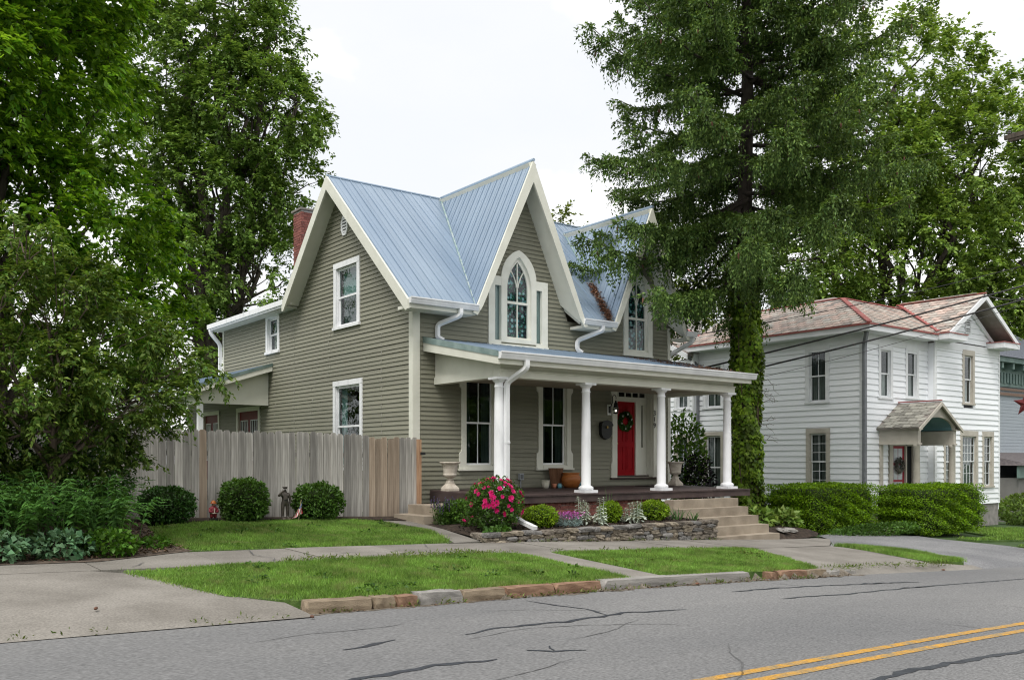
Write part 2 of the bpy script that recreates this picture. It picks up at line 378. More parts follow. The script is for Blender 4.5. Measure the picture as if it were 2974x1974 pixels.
def broad_tree(name, label, base, forks, lobes, nclu, per, spread, L, Wd, lm, bark, r0=.25, cat='tree', seed=1, twigs=60, droop=.3, flat=.55, shell=.55, stuffless=True, group=None, trunk_top=None, tw_=5):
    """trunk and limbs to the lobes, leaves in clusters"""
    rng = np.random.default_rng(seed); random.seed(seed)
    t = thing(name, label, cat, base, group)
    C, out = in_lobes(lobes, nclu, rng, shell)
    mb = MB(); top = Vector(trunk_top) if trunk_top else Vector((base[0] + .1, base[1], base[2] + forks))
    tp = limb(mb, base, top, r0, r0 * .75, wig=.05, k=8)
    for l in lobes:
        c = Vector(l[:3]); st = tp[random.randint(5, 8)]
        lp = limb(mb, st, c, r0 * .5, r0 * .16, sag=.03, wig=.25, k=7)
        near = [i for i in range(nclu) if (Vector(C[i]) - c).length < max(l[3:]) * 1.1][:max(4, twigs // len(lobes))]
        for i in near: limb(mb, lp[random.randint(3, 7)], C[i], r0 * .13, .008, sag=.04, wig=.3, k=4)
    obj('trunk', mb, bark, t, smooth=True)
    V, F = sprays(C, out, per, spread, L, Wd, rng, twigs=tw_, droop=droop)
    fast('crown', V, F, lm, t)
    return t
BARK = mat('grey_bark', (.035, .028, .022), (.10, .085, .07), scale=6, rough=.95, bump=.8, bscale=25, stretch=(1, 1, .25))
BARK2 = mat('smooth_bark', (.10, .075, .06), (.18, .14, .115), scale=5, rough=.9, bump=.4, bscale=25, stretch=(1, 1, .3))
# ================================================================== SETTING
TY = np.array([-60, 8.9, 8.97, 9.6, 11.6, 13.35, 17.2, 25, 60, 400]); TH = np.array([-.3, -.2, -.07, .04, .18, .23, .52, .62, .75, .75])
def terr(X, Y): return rz(X) + np.interp(Y, TY, TH)
xs = np.concatenate([np.linspace(-400, -20, 12), np.arange(-16, 50, 1.), np.linspace(54, 600, 14)])
ys = np.concatenate([[8.7, 8.97, 9.3], np.arange(9.6, 26, .8), np.linspace(28, 60, 9), [100, 200, 400, 700]])
sheet('ground', xs, ys, terr, TURF, kind='structure', label='grassy ground under the yards and houses')
sheet('road', xs, np.array([-6., -3, 0, 2, 4, 6, 8, 8.96]), lambda X, Y: rz(X) + .0 * Y, ASPH, kind='structure', label='worn grey asphalt street with sealed cracks')
sheet('far_verge', xs, np.array([-300., -60, -20, -6.05]), lambda X, Y: rz(X) + .08, TURF, kind='structure', label='grass on the near side of the street behind the viewer')

YEL = mat('worn_yellow_paint', (.46, .245, .04), (.22, .185, .12), scale=7, rough=.7, detail=12, lo=.42, hi=.66, grain=.3, gscale=60)
ribbon('centre_line', [(-8, 4.53), (5.3, 4.53), (12, 4.62), (40, 5.0)], .10, .004, YEL, kind='structure', label='yellow centre line of the street, the one nearer the houses')
ribbon('centre_line', [(-8, 4.31), (5.6, 4.31), (12, 4.37), (40, 4.75)], .10, .004, YEL, kind='structure', label='yellow centre line of the street, the one nearer the viewer')
CR = [([(4.82, 7.03), (5.25, 7.14), (5.64, 7.18), (6.17, 7.13), (6.87, 7.24), (7.15, 7.30), (7.56, 7.2), (8.0, 7.12)], .05), ([(6.87, 7.24), (6.99, 7.72), (6.86, 8.1), (6.8, 8.58)], .028),
      ([(3.52, 6.93), (3.75, 6.95), (4.14, 7.09)], .055), ([(2.6, 5.75), (3.09, 5.87), (3.48, 5.93), (3.83, 6.0), (4.4, 5.92)], .055), ([(4.85, 6.12), (5.02, 5.98), (5.3, 5.86)], .06), ([(5.15, 6.18), (5.06, 6.0)], .035),
      ([(9.9, 8.02), (10.9, 8.05), (11.9, 8.0), (13.04, 7.92), (14.3, 7.75)], .045), ([(9.9, 7.24), (11.27, 7.17), (13, 7.3), (17.2, 7.4), (21, 7.6)], .04), ([(6.2, 3.84), (7.21, 3.87), (8.83, 3.79), (10.5, 3.86)], .055), ([(11.6, 8.05), (11.45, 8.5)], .025)]
for p, w in CR: ribbon('crack_seal', p, w * 1.3, .004, TAR, wob=.35, kind='structure')

HAIR = mat('hairline_crack', (.085, .085, .087), (.13, .13, .13), scale=10, rough=.9)
random.seed(21)
for _ in range(9):
    x_, y_ = random.uniform(2.5, 16), random.uniform(2.8, 8.6); a_ = random.choice((random.uniform(-.3, .3), random.uniform(1.2, 1.9))); P_ = [(x_, y_)]
    for k in range(random.randint(5, 14)):
        a_ += random.uniform(-.5, .5) * .6; x_ += .22 * math.cos(a_); y_ = min(8.8, y_ + .22 * math.sin(a_)); P_.append((x_, y_))
    ribbon('road_crack', P_, .012, .004, HAIR, wob=.5, kind='structure')
for P_ in ([(4.9, 11.65), (5.1, 12.1), (5.0, 12.6), (5.2, 13.3)], [(6.0, 12.3), (6.5, 12.45), (7.1, 12.35), (7.4, 12.55)], [(7.9, 11.7), (8.1, 12.2), (8.0, 12.7), (8.3, 13.3)], [(10.6, 12.4), (11.3, 12.55), (12.0, 12.45)], [(12.9, 11.7), (13.1, 12.3), (13.0, 13.3)], [(3.1, 11.7), (3.4, 12.2)]):
    ribbon('pavement_crack', P_, .016, .014, HAIR, wob=.6, kind='structure')
def zpatch(name, poly, ys_, zs_, mt, step=.3, **kw):
    o = patch(name, poly, 0, mt, step, **kw)
    for v in o.data.vertices: v.co.z = float(rz(v.co.x)) + float(np.interp(v.co.y, ys_, zs_))
    return o
# pavement: one slab after another
side_w = MB().box(-9, 16.0, 11.7, 13.3, -2, -1.9)
pv = bpy.data.objects.new('pavement', mesh_of('pavement', MB().poly([(-9, 11.7, gz(-9, 12)), (16, 11.7, gz(16, 12)), (16, 13.3, gz(16, 12) - .02), (-9, 13.3, gz(-9, 12))]), SOIL)); COL.objects.link(pv); pv.location = (0, 0, -.25)
WL[pv.name] = Vector((0, 0, 0)); finish(pv, 'concrete pavement running past the front of the house', None, None, 'structure')
random.seed(3)
x = -6.0
while x < 15.9:
    w = min(random.uniform(1.35, 1.6), 16 - x); 
    if x + w > 15.3: w = 16 - x
    tl = random.uniform(-.006, .006); yb_ = lambda q: float(np.interp(q, [2.9, 4.4], [12.45, 13.34]))
    s = patch('slab', [(x + .008, 11.62), (x + w - .008, 11.62), (x + w - .008, yb_(x + w)), (x + .008, yb_(x))], .004 + tl, CONC, .8, .12); s.parent = pv; s.location = (0, 0, .25)
    x += w
zpatch('driveway_apron', [(-7, 8.5), (4.06, 8.6), (3.98, 9.2), (3.62, 9.5), (3.28, 10.4), (2.98, 11.3), (2.6, 11.61), (-7, 11.61)], [8.5, 8.6, 8.85, 9.5, 11.6], [-.012, .012, .05, .13, .25], CONC, kind='structure', label='pale concrete driveway apron sloping down to the street')
zpatch('right_apron', [(13.3, 8.95), (13.3, 8.86), (18.95, 8.86), (18.9, 9.12), (18.55, 9.2), (17.75, 9.5), (17.9, 10.2), (18.1, 11.0), (18.1, 11.9), (15.5, 11.61), (14.5, 11.6), (14.0, 10.7)], [8.86, 9.0, 9.5, 11.6], [-.012, .04, .12, .25], CONC, kind='structure', label='concrete apron right of the grass strip before the porch steps')
zpatch('landing', [(16.015, 11.63), (18.1, 11.91), (19.2, 12.6), (20.6, 13.55), (20.3, 13.75), (16.015, 13.42)], [11.6, 13.4, 14], [.255, .29, .31], CONC, kind='structure', label='concrete landing in front of the porch steps')
zpatch('asphalt_drive', [(18.13, 11.92), (18.5, 11.8), (19.3, 11.2), (19.45, 10.5), (18.8, 9.5), (18.9, 8.86), (26.4, 8.86), (25.8, 10.8), (25.9, 14.1), (22.4, 14.65), (21.0, 14.15), (20.5, 13.5), (19.2, 12.57)], [8.86, 9.6, 11.6, 13.4, 15], [-.012, .09, .235, .285, .38], ASPH2, kind='structure', label='grey asphalt drive between the two houses')
patch('front_walk', [(9.06, 9.1), (9.70, 9.1), (9.70, 11.61), (9.06, 11.61)], .004, CONC, .5, .12, kind='structure', label='narrow concrete walk crossing the grass strip to the street')
patch('side_walk', [(8.96, 13.36), (9.62, 13.50), (9.86, 15.0), (10.0, 16.3), (9.3, 16.5), (9.58, 15.1)], .01, CONC, .4, .1, kind='structure', label='short concrete path up to the side steps by the fence')
patch('mulch_bed', [(-5, 12.42), (2.88, 12.42), (4.38, 13.33), (4.2, 14.3), (4.5, 16.0), (4.7, 17.1), (-5, 17.1)], .012, LITTER, .5, kind='structure', label='brown leaf litter under the trees on the left')
patch('fence_bed', [(4.35, 16.35), (5.4, 16.6), (6.8, 16.8), (8.6, 16.86), (9.3, 16.55), (10.5, 16.4), (10.7, 17.6), (4.35, 17.6)], .015, SOIL, .5, kind='structure', label='dark mulch strip along the foot of the wooden fence')
mb_ = patch('drive_bed', [(18.43, 13.45), (19.2, 13.55), (20.3, 13.72), (21.0, 14.1), (21.3, 14.6), (21.4, 16.0), (18.43, 16.0)], 0, SOIL, .2, kind='structure', label='dark mulch bed between the steps and the drive')
for v in mb_.data.vertices:
    dd = min(v.co.y - (13.45 + .09 * max(0, v.co.x - 18.43)), (21.2 - v.co.x) * .6); v.co.z += -.02 + .19 * float(np.clip(dd / .45, 0, 1)) + .012 * random.uniform(-1, 1)
ribbon('gutter_grit', [(3.9, 8.80), (6, 8.83), (9, 8.86), (12, 8.86), (14.6, 8.86)], .13, .003, mat('gutter_grit', (.09, .075, .055), (.19, .165, .135), scale=9, rough=1., bump=1., bscale=50, grain=.4, gscale=60), wob=.45, kind='structure')
# kerb: individual stones
kerb = obj('kerb', MB().box(4.1, 14.5, 8.93, 9.05, -.8, -.6), SOIL, kind='structure', label='kerb of mixed sandstone blocks and concrete')
def rockmesh(name, mt, seed, jit=.06, cuts=1, soft=.12):
    import bmesh
    rg = random.Random(seed); bm = bmesh.new(); bmesh.ops.create_cube(bm, size=1)
    bmesh.ops.subdivide_edges(bm, edges=bm.edges[:], cuts=cuts, use_grid_fill=True)
    for v in bm.verts:
        n = sum(abs(c) > .49 for c in v.co); k = 1 - soft * (n == 3) - soft * .45 * (n == 2)
        v.co = v.co * k + Vector((rg.uniform(-jit, jit), rg.uniform(-jit, jit), rg.uniform(-jit, jit)))
    me = bpy.data.meshes.new(name); bm.to_mesh(me); bm.free(); me.materials.append(mt); return me
TAN = mat('tan_sandstone', (.17, .13, .09), (.30, .24, .17), scale=3, rough=.95, bump=.5, bscale=30, detail=10, grain=.15, gscale=60)
RUST = mat('red_sandstone', (.165, .095, .062), (.285, .18, .12), scale=4, rough=.95, bump=.5, bscale=30, detail=10, grain=.15, gscale=60)
GREYS = mat('grey_kerbstone', (.20, .19, .18), (.33, .315, .295), scale=4, rough=.95, bump=.5, bscale=40, detail=10, grain=.2, gscale=80)
KS = [(4.09, 4.86, TAN, 0), (4.88, 5.14, TAN, 0), (5.16, 5.43, RUST, -.01), (5.45, 6.05, GREYS, .01), (6.075, 6.69, TAN, 0), (6.705, 7.49, RUST, 0), (7.505, 8.30, RUST, 0), (8.33, 11.48, GREYS, 0), (11.98, 12.13, RUST, -.02), (12.24, 12.97, RUST, -.01), (12.99, 13.51, TAN, -.02), (13.6, 14.45, GREYS, -.06)]
for i, (a, b, m, dz) in enumerate(KS):
    me = rockmesh('kerb_stone', m, 40 + i, jit=.035 if b - a < 2 else .010, cuts=2, soft=.07)
    c = (a + b) / 2; sl = (gz(b, 8) - gz(a, 8)) / (b - a)
    inst('kerb_stone', me, kerb, (c, 9.0 + .012 * (c - 9) * 1.2, gz(c, 8) + .02 + dz), (0, -math.atan(-sl) * -1 if False else math.atan(-sl), 0), (b - a, .24, .22))

# grass
LAWN1 = [(2.95, 11.4), (3.2, 10.5), (3.5, 9.6), (3.95, 9.2), (4.2, 9.02), (9.03, 9.04), (9.05, 11.6), (8.2, 11.64), (7.2, 11.72), (6.3, 11.65), (5.2, 11.7), (4.3, 11.6)]
LAWN2 = [(9.72, 9.05), (11.6, 9.08), (12.2, 9.1), (13.5, 9.12), (14.1, 10.1), (14.8, 11.4), (14.7, 11.58), (12, 11.6), (9.74, 11.6)]
LAWN3 = [(4.2, 14.3), (4.38, 13.45), (5.2, 13.38), (7.5, 13.38), (8.85, 13.42), (9.2, 14.1), (9.5, 15.1), (9.25, 16.2), (8.6, 16.75), (6.8, 16.7), (5.4, 16.5), (4.55, 16.0)]
LAWN4 = [(18.15, 11.85), (18.1, 11.0), (17.85, 10.1), (17.7, 9.45), (18.6, 9.15), (19.0, 9.4), (19.7, 10.5), (19.6, 11.3), (18.7, 11.85)]
LAWN5 = [(26.2, 10.4), (26.6, 9.15), (45, 9.15), (45, 11.4), (26.1, 11.4)]
LAWN6 = [(27, 12.9), (45, 12.9), (45, 16), (31, 16), (30.2, 13.6), (27, 13.5)]
TURF2 = mat('lawn_turf', (.05, .10, .02), (.10, .16, .04), scale=5, rough=.95, bump=.5, bscale=60)
GRASS = leafmat('grass_blades', (.105, .215, .035), (.225, .36, .085), rough=.6, amt=.45, trans=.4, spec=.15, clump=1.6, cl=.3, warm=(.26, .28, .12))
def blades(poly, dens, h, seed, w=.010):
    rg = np.random.default_rng(seed); P_ = np.array(poly); lo = P_.min(0) - .03; hi = P_.max(0) + .03; n = int(dens * (hi - lo).prod())
    Q = rg.uniform(lo, hi, (n, 2)); Q = Q[inpoly(Q + rg.normal(size=Q.shape) * .05, poly)]; n = len(Q)
    z = g(Q[:, 0], Q[:, 1]) + .0; base = np.column_stack([Q, z])
    # patchy height
    ph = .8 + .35 * np.sin(Q[:, 0] * 2.1 + 1.3 * np.sin(Q[:, 1] * 1.7)) * np.sin(Q[:, 1] * 2.9 + Q[:, 0])
    H = h * ph * rg.uniform(.55, 1.25, n); a = rg.uniform(0, 2 * np.pi, n); d = np.column_stack([np.cos(a), np.sin(a), np.zeros(n)])
    lean = np.column_stack([rg.normal(size=(n, 2)) * .45, np.ones(n)]) * H[:, None]; s = d * (w * rg.uniform(.6, 1.3, n))[:, None] / 2
    V = np.stack([base - s, base + s, base + lean], 1).reshape(-1, 3); return V, np.arange(3 * n).reshape(-1, 3)
for i, (pl, dn, h, nm, lb) in enumerate([(LAWN1, 5600, .06, 'left', 'mown grass strip between kerb and pavement, left of the narrow walk'), (LAWN2, 5600, .06, 'mid', 'mown grass strip between kerb and pavement, right of the narrow walk'),
        (LAWN3, 4600, .055, 'yard', 'small front lawn before the wooden fence'), (LAWN4, 3600, .08, 'island', 'tongue of grass between the apron and the asphalt drive'), (LAWN5, 500, .08, 'far', 'grass strip by the street in front of the white house'), (LAWN6, 500, .09, 'far yard', 'front lawn of the white house beyond the hedge')]):
    patch('lawn_soil', pl, -.005, TURF2, .4, .2 if i < 4 else .1, kind='structure', label=lb.replace('grass', 'turf').replace('lawn', 'turf lawn'))
    V, F = blades(pl, dn, h, 20 + i, w=.011 if i < 4 else .03)
    fast('grass', V, F, GRASS, kind='stuff', label='blades of the ' + lb)
# ================================================================== THE OLIVE HOUSE
XC, Y0 = 10.756, 17.7
FR = front(Y0); SD = side(XC)
house = thing('clapboard_house', 'olive grey clapboard house with steep twin gables and blue metal roof', 'house', (XC, Y0, .4))

def clap_unit(e, mt, name='clapboard', low=.024, top=.002):
    """1 m long, faces -Y, origin at its lower left back"""
    mb = MB().hexa([(0, -low, 0), (1, -low, 0), (1, .035, 0), (0, .035, 0), (0, -top, e), (1, -top, e), (1, .035, e), (0, .035, e)])
    return mesh_of(name, mb, mt)
def clad(parent, jobs, unit_me, e, cap=300, joint=3.6, mt=None):
    """jobs: (kind, plane, z0, z1, lo(z), hi(z), openings[(fn interval at z)]). Every board is a part."""
    rows = []; rg = random.Random(5)
    for kind, plane, z0, z1, lo, hi, ops in jobs:
        k = 0; z = z0
        while z < z1 - .01:
            zm = z + e / 2; a, b = lo(zm), hi(zm)
            if b - a > .03:
                segs = [(a, b)]
                for op in ops:
                    iv = op(zm)
                    if iv is None: continue
                    ns = []
                    for s0, s1 in segs:
                        if iv[1] <= s0 or iv[0] >= s1: ns.append((s0, s1)); continue
                        if iv[0] > s0 + .01: ns.append((s0, iv[0]))
                        if iv[1] < s1 - .01: ns.append((iv[1], s1))
                    segs = ns
                for s0, s1 in segs: rows.append((s1 - s0, kind, plane, z, s0, s1))
            z += e; k += 1
    rows.sort(key=lambda r: -r[0]); rest = MB()
    for i, (L, kind, plane, z, s0, s1) in enumerate(rows):
        if i < cap:
            if kind == 'F': inst('clapboard', unit_me, parent, (s0, plane, z), (rg.uniform(-.02, .02), rg.uniform(-.0009, .0009), 0), (L - .002, 1, 1))
            else: inst('clapboard', unit_me, parent, (plane, s1, z), (rg.uniform(-.02, .02), rg.uniform(-.0009, .0009), R(-90)), (L - .002, 1, 1))
        else:
            fr = front(plane) if kind == 'F' else side(plane)
            rest.hexa([fr(s0, z, .024), fr(s1, z, .024), fr(s1, z, -.035), fr(s0, z, -.035), fr(s0, z + e, .004), fr(s1, z + e, .004), fr(s1, z + e, -.035), fr(s0, z + e, -.035)])
    if rest.v: obj('short_clapboards', rest, mt, parent, kind='stuff')
rect = lambda a0, a1, b0, b1: (lambda z: (a0, a1) if b0 < z < b1 else None)
def arch_pts(c, hw, spring, apex, n=9):
    H = apex - spring; Rr = (hw * hw + H * H) / (2 * hw); cx = c - hw + Rr; th = math.atan2(H, -(Rr - hw)); L = []
    for i in range(n):
        a = math.pi + (th - math.pi) * i / (n - 1); L.append((cx + Rr * math.cos(a), spring + Rr * math.sin(a)))
    L[-1] = (c, apex)
    return L + [(2 * c - x, z) for x, z in L[-2::-1]]
def arch_iv(c, hw, b0, spring, apex):
    def f(z):
        if b0 < z <= spring: return (c - hw, c + hw)
        if spring < z < apex:
            H = apex - spring; Rr = (hw * hw + H * H) / (2 * hw); dx = math.sqrt(max(0, Rr * Rr - (z - spring) ** 2)) - (Rr - hw)
            return (c - dx, c + dx) if dx > .02 else None
    return f
G1C, G1H, G2C, G2H, GS = 13.78, 8.62, 17.87, 8.17, 2.2
E_ = .105
CLAP = clap_unit(E_, SIDING)
def g_lo(c, top): return lambda z: c - (top - z) / GS
def g_hi(c, top): return lambda z: c + (top - z) / GS
K = lambda v: (lambda z: v)
jobs = [
 ('F', Y0, .63, 5.12, K(10.92), K(19.06), [rect(12.14, 13.04, 1.42, 3.56), rect(14.44, 15.36, 1.42, 3.56), rect(16.96, 18.53, 1.16, 3.56), rect(12.93, 14.57, 4.50, 5.9), arch_iv(G2C, .46, 4.55, 6.0, 6.7)]),
 ('F', Y0, 5.145, 8.5, g_lo(G1C, G1H), g_hi(G1C, G1H), [rect(12.93, 14.57, 4.5, 5.95), arch_iv(13.745, .47, 5.9, 5.92, 6.62)]),
 ('F', Y0, 5.145, 8.1, g_lo(G2C, G2H), g_hi(G2C, G2H), [arch_iv(G2C, .46, 4.55, 6.0, 6.7)]),
 ('S', XC, .63, 8.6, lambda z: 17.72 if z < 5.33 else 17.72 + (z - 5.33) / .915, lambda z: 33.2 if z < 3.95 else (29.6 if z < 5.86 else 21.2 + (8.62 - z) / 1.03),
    [rect(20.27, 21.5, 5.0, 6.55), rect(20.2, 21.5, 1.45, 3.52), rect(25.15, 25.95, 4.75, 5.9), rect(26.6, 28.3, .9, 3.2), rect(30.1, 31.5, .9, 3.2), lambda z: None]),
]
clad(house, jobs, CLAP, E_, 300, mt=SIDING)
# unseen back, right side and floor keep the rooms dark
mb = MB().box(19.02, 19.1, Y0 + .05, 24.6, .5, 5.2).box(XC + .1, 19.1, 24.5, 24.6, .5, 6).box(XC + .05, 19.05, Y0 + .05, 24.5, .55, .62)
mb.prism([(19.06, Y0 + .1, 5.2), (19.06, 24.5, 5.2), (19.06, 23.7, 5.9), (19.06, 21.2, 8.5)], (.05, 0, 0)).box(XC + .1, 19.0, 24.6, 33.2, .5, .6).box(15.9, 16, 24.6, 29.6, .5, 5.9).box(XC + .05, 16, 29.5, 29.6, 3.5, 5.9).box(XC + .05, 16, 33.15, 33.2, .5, 4)
obj('wall_core', mb, SIDING, house)
mb = MB().box(XC + .06, XC + .1, 24.6, 24.64, .5, 5.9)
# corner boards
obj('corner_board', MB().box(XC - .022, XC + .16, Y0 - .03, Y0 + .03, .63, 5.2).box(XC - .03, XC + .02, Y0 - .022, Y0 + .14, .63, 5.3), CREAM, house)
obj('corner_board', MB().box(19.06, 19.16, Y0 - .03, Y0 + .1, .93, 5.3), CREAM, house)
obj('corner_board', MB().box(XC - .03, XC + .05, 29.57, 29.68, 3.9, 5.88), CREAM, house)

JT = mesh_of('joint_cover', MB().box(-.028, 0, -.009, .009, .004, E_ - .012), mat('pale_joint', (.34, .335, .29), rough=.6))
for yj, zs, ze, st in ((19.05, 2.0, 5.0, 2), (21.85, 3.8, 5.0, 2), (22.9, 1.9, 3.6, 3), (24.0, 2.3, 5.1, 2), (25.4, 1.9, 4.0, 3)):
    k = int((zs - .63) / E_)
    while .63 + k * E_ < ze: inst('joint_cover', JT, house, (XC, yj + (.06 if k % 4 else -.03), .63 + k * E_)); k += st
# ---- foundation bricks
fd = obj('foundation', MB().box(XC + .05, 11.3, Y0 + .02, Y0 + .3, -.1, .63).box(XC + .03, XC + .3, Y0 + .04, 25, -.1, .63).box(11.32, 16.0, 15.05, 15.3, -.3, .715).box(11.32, 11.5, 15.3, 17.7, -.2, .715), MORTAR, house)
bru = MB().box(0, 1, -.5, .5, 0, 1); brm = mesh_of('brick', bru, BRICK)
def lay(parent, fr, a0, a1, b0, rows, L=.205, h=.066, gap=.011, soldier=False, seed=1, rot=0, sd=False, cap=400, dep=.03):
    rg = random.Random(seed); n = 0
    for r in range(rows):
        z = b0 + r * (h + gap); head = soldier and r == rows - 1; l = .1 if head else L; a = a0 - (0 if head else (r % 2) * (L + gap) / 2)
        while a < a1 - .02:
            s0, s1 = max(a, a0), min(a + l, a1)
            if s1 - s0 > .03 and n < cap:
                c = fr((s1 if sd else s0), z + rg.uniform(-.003, .003), rg.uniform(.004, .014)); inst('brick', brm, parent, c, (0, 0, R(-90) if sd else 0), (s1 - s0, dep, h * rg.uniform(.93, 1.04))); n += 1
            a += l + gap
lay(fd, front(15.05), 11.33, 15.97, .22, 6, seed=2, soldier=True, h=.070)
lay(fd, front(Y0 + .02), XC + .06, 11.28, .16, 6, seed=3)

# ---- windows
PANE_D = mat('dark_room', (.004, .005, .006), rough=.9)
CURT_T = mat('teal_curtain', (.16, .32, .32), (.30, .46, .45), scale=3, rough=.9, stretch=(6, 6, .4))
CURT_W = mat('white_curtain', (.40, .42, .41), (.62, .63, .62), scale=3, rough=.9, stretch=(6, 6, .4))
CURT_D = mat('dark_curtain', (.05, .07, .075), (.10, .13, .14), scale=3, rough=.9, stretch=(6, 6, .4))
BLIND = mat('pale_blind', (.42, .52, .53), (.52, .60, .60), scale=2, rough=.8)
def curtain(fr, a0, a1, b0, b1, d, folds=9, amp=.025):
    mb = MB(); k = folds * 4
    for i in range(k):
        x0 = a0 + (a1 - a0) * i / k; x1 = a0 + (a1 - a0) * (i + 1) / k
        d0 = d + amp * math.sin(i / k * folds * 2 * math.pi); d1 = d + amp * math.sin((i + 1) / k * folds * 2 * math.pi)
        mb.poly([fr(x0, b0, d0), fr(x1, b0, d1), fr(x1, b1, d1), fr(x0, b1, d0)])
    return mb
def sash_window(parent, fr, a0, a1, b0, b1, casing, cw=.12, trim=CREAM, sash=WHITE, cols=1, rows=1, lrows=None, sill=.05, curt=None, head=None, sw=.04, screen=False, crt=(0, 1), flip=False, fd=.055, sub=.02, back=.55):
    """casing ring outside the opening, two sashes, panes, muntins, dark room behind"""
    mb = MB(); hd = head or cw
    if casing:
        mb.fbox(fr, a0 - cw, a0, b0, b1, -.02, .045).fbox(fr, a1, a1 + cw, b0, b1, -.02, .045).fbox(fr, a0 - cw, a1 + cw, b1, b1 + hd, -.02, .05)
        mb.fbox(fr, a0 - cw - .02, a1 + cw + .02, b0 - sill - .02, b0, -.02, .075)
    mb.fbox(fr, a0 - .001, a0 + .02, b0, b1, -.09, .0).fbox(fr, a1 - .02, a1 + .001, b0, b1, -.09, .0).fbox(fr, a0, a1, b1 - .02, b1 + .001, -.09, 0).fbox(fr, a0, a1, b0 - .001, b0 + .02, -.09, 0)
    w = obj('window', mb, trim, parent)
    mid = (b0 + b1) / 2
    for k, (z0, z1, dd) in enumerate(((mid - .02, b1 - .02, -.035), (b0 + .02, mid + .02, -.062))):
        s = MB(); x0, x1 = a0 + .02, a1 - .02
        s.fbox(fr, x0, x0 + sw, z0, z1, dd - .026, dd).fbox(fr, x1 - sw, x1, z0, z1, dd - .026, dd).fbox(fr, x0 + sw, x1 - sw, z1 - sw, z1, dd - .026, dd).fbox(fr, x0 + sw, x1 - sw, z0, z0 + sw * 1.2, dd - .026, dd)
        obj('sash', s, sash, w)
        rr = rows if k == 0 else (lrows or rows)
        for i in range(1, cols):
            xm = x0 + sw + (x1 - x0 - 2 * sw) * i / cols; obj('muntin', MB().fbox(fr, xm - .009, xm + .009, z0 + sw, z1 - sw, dd - .02, dd - .002), sash, w)
        for i in range(1, rr):
            zm = z0 + sw + (z1 - z0 - 2 * sw) * i / rr; obj('muntin', MB().fbox(fr, x0 + sw, x1 - sw, zm - .009, zm + .009, dd - .019, dd - .003), sash, w)
        obj('pane', MB().fbox(fr, x0 + sw - .004, x1 - sw + .004, z0 + sw - .004, z1 - sw + .004, dd - .016, dd - .011), GLASS, w)
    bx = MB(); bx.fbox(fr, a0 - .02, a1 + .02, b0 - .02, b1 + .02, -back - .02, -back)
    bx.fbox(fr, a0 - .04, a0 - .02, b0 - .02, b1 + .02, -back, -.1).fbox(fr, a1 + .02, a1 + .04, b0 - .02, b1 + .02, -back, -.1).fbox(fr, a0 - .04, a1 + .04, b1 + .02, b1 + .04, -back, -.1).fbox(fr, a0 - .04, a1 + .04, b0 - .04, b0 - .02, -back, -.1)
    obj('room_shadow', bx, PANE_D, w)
    for cm, (c0, c1), (h0, h1) in (curt or []):
        obj('curtain', curtain(fr, a0 + (a1 - a0) * c0, a0 + (a1 - a0) * c1, b0 + (b1 - b0) * h0, b0 + (b1 - b0) * h1, -.18), cm, w, smooth=True)
    return w
# porch windows with shaped Gothic casings
def shaped_casing(c, hw, b0, top):
    """flat board with little scrolled steps at head and foot"""
    L = [(c - hw - .015, b0 - .1), (c - hw - .03, b0 - .1), (c - hw - .03, b0 + .26)]
    def half(s):
        o = c + s * hw
        return [(c + s * .40, b0 - .11), (o + s * .065, b0 - .11), (o + s * .065, b0 + .27), (o + s * .05, b0 + .31), (o + s * .02, b0 + .33), (o, b0 + .39), (o, top - .42), (o + s * .02, top - .36), (o + s * .05, top - .34), (o + s * .065, top - .28), (o + s * .065, top), (c + s * .40, top)]
    return half(-1), half(1)
def porch_window(c):
    w = sash_window(house, FR, c - .40, c + .40, 1.47, 3.5, False, trim=CREAM, sash=WHITE, cols=2, rows=1, sw=.035, curt=[(CURT_D, (.0, .3), (0, 1)), (CURT_D, (.72, 1), (0, 1))])
    l, r = shaped_casing(c, .53, 1.47, 3.66)
    mb = MB().fprism(FR, l, -.02, .05).fprism(FR, r, -.02, .05).fbox(FR, c - .40, c + .40, 3.5, 3.64, -.02, .045).fbox(FR, c - .398, c + .398, 1.40, 1.47, -.02, .06).fbox(FR, c - .615, c + .615, 1.355, 1.40, -.02, .085)
    obj('casing', mb, CREAM, w)
porch_window(12.585); porch_window(14.91)
# side windows
sash_window(house, SD, 20.32, 21.45, 5.02, 6.52, True, cw=.14, trim=WHITE, sash=WHITE, curt=[(CURT_T, (.12, 1), (.5, 1.0)), (CURT_D, (.1, .95), (0, .5))], head=.14)
sash_window(house, SD, 20.17, 21.5, 1.42, 3.5, True, cw=.12, trim=WHITE, sash=WHITE, curt=[(CURT_T, (.8, 1), (0, 1))], head=.13)
sash_window(house, SD, 25.2, 25.92, 4.8, 5.78, True, cw=.13, trim=WHITE, sash=WHITE, curt=[(CURT_T, (0, 1), (.5, 1)), (CURT_W, (0, 1), (0, .5))], head=.1)
# round-cornered gable vent
vc = (20.98, 7.56); pts = [(vc[0] + .2 * math.cos(a) * (1.05 if abs(math.cos(a)) < .6 else .95), vc[1] + .27 * math.sin(a)) for a in [R(22.5 + 45 * i) for i in range(8)]]
inn = [(vc[0] + (p[0] - vc[0]) * .72, vc[1] + (p[1] - vc[1]) * .78) for p in pts]
vent = obj('gable_vent', MB().strip(SD, pts + pts[:1], inn + inn[:1], 0, .05), WHITE, house)
for i in range(5): 
    z = vc[1] - .17 + i * .078; hw = .135 if 0 < i < 4 else .09
    obj('slat', MB().fbox(SD, vc[0] - hw, vc[0] + hw, z, z + .04, .01, .04), WHITE, vent)
obj('vent_back', MB().fprism(SD, inn, -.01, .022), IRON, vent)

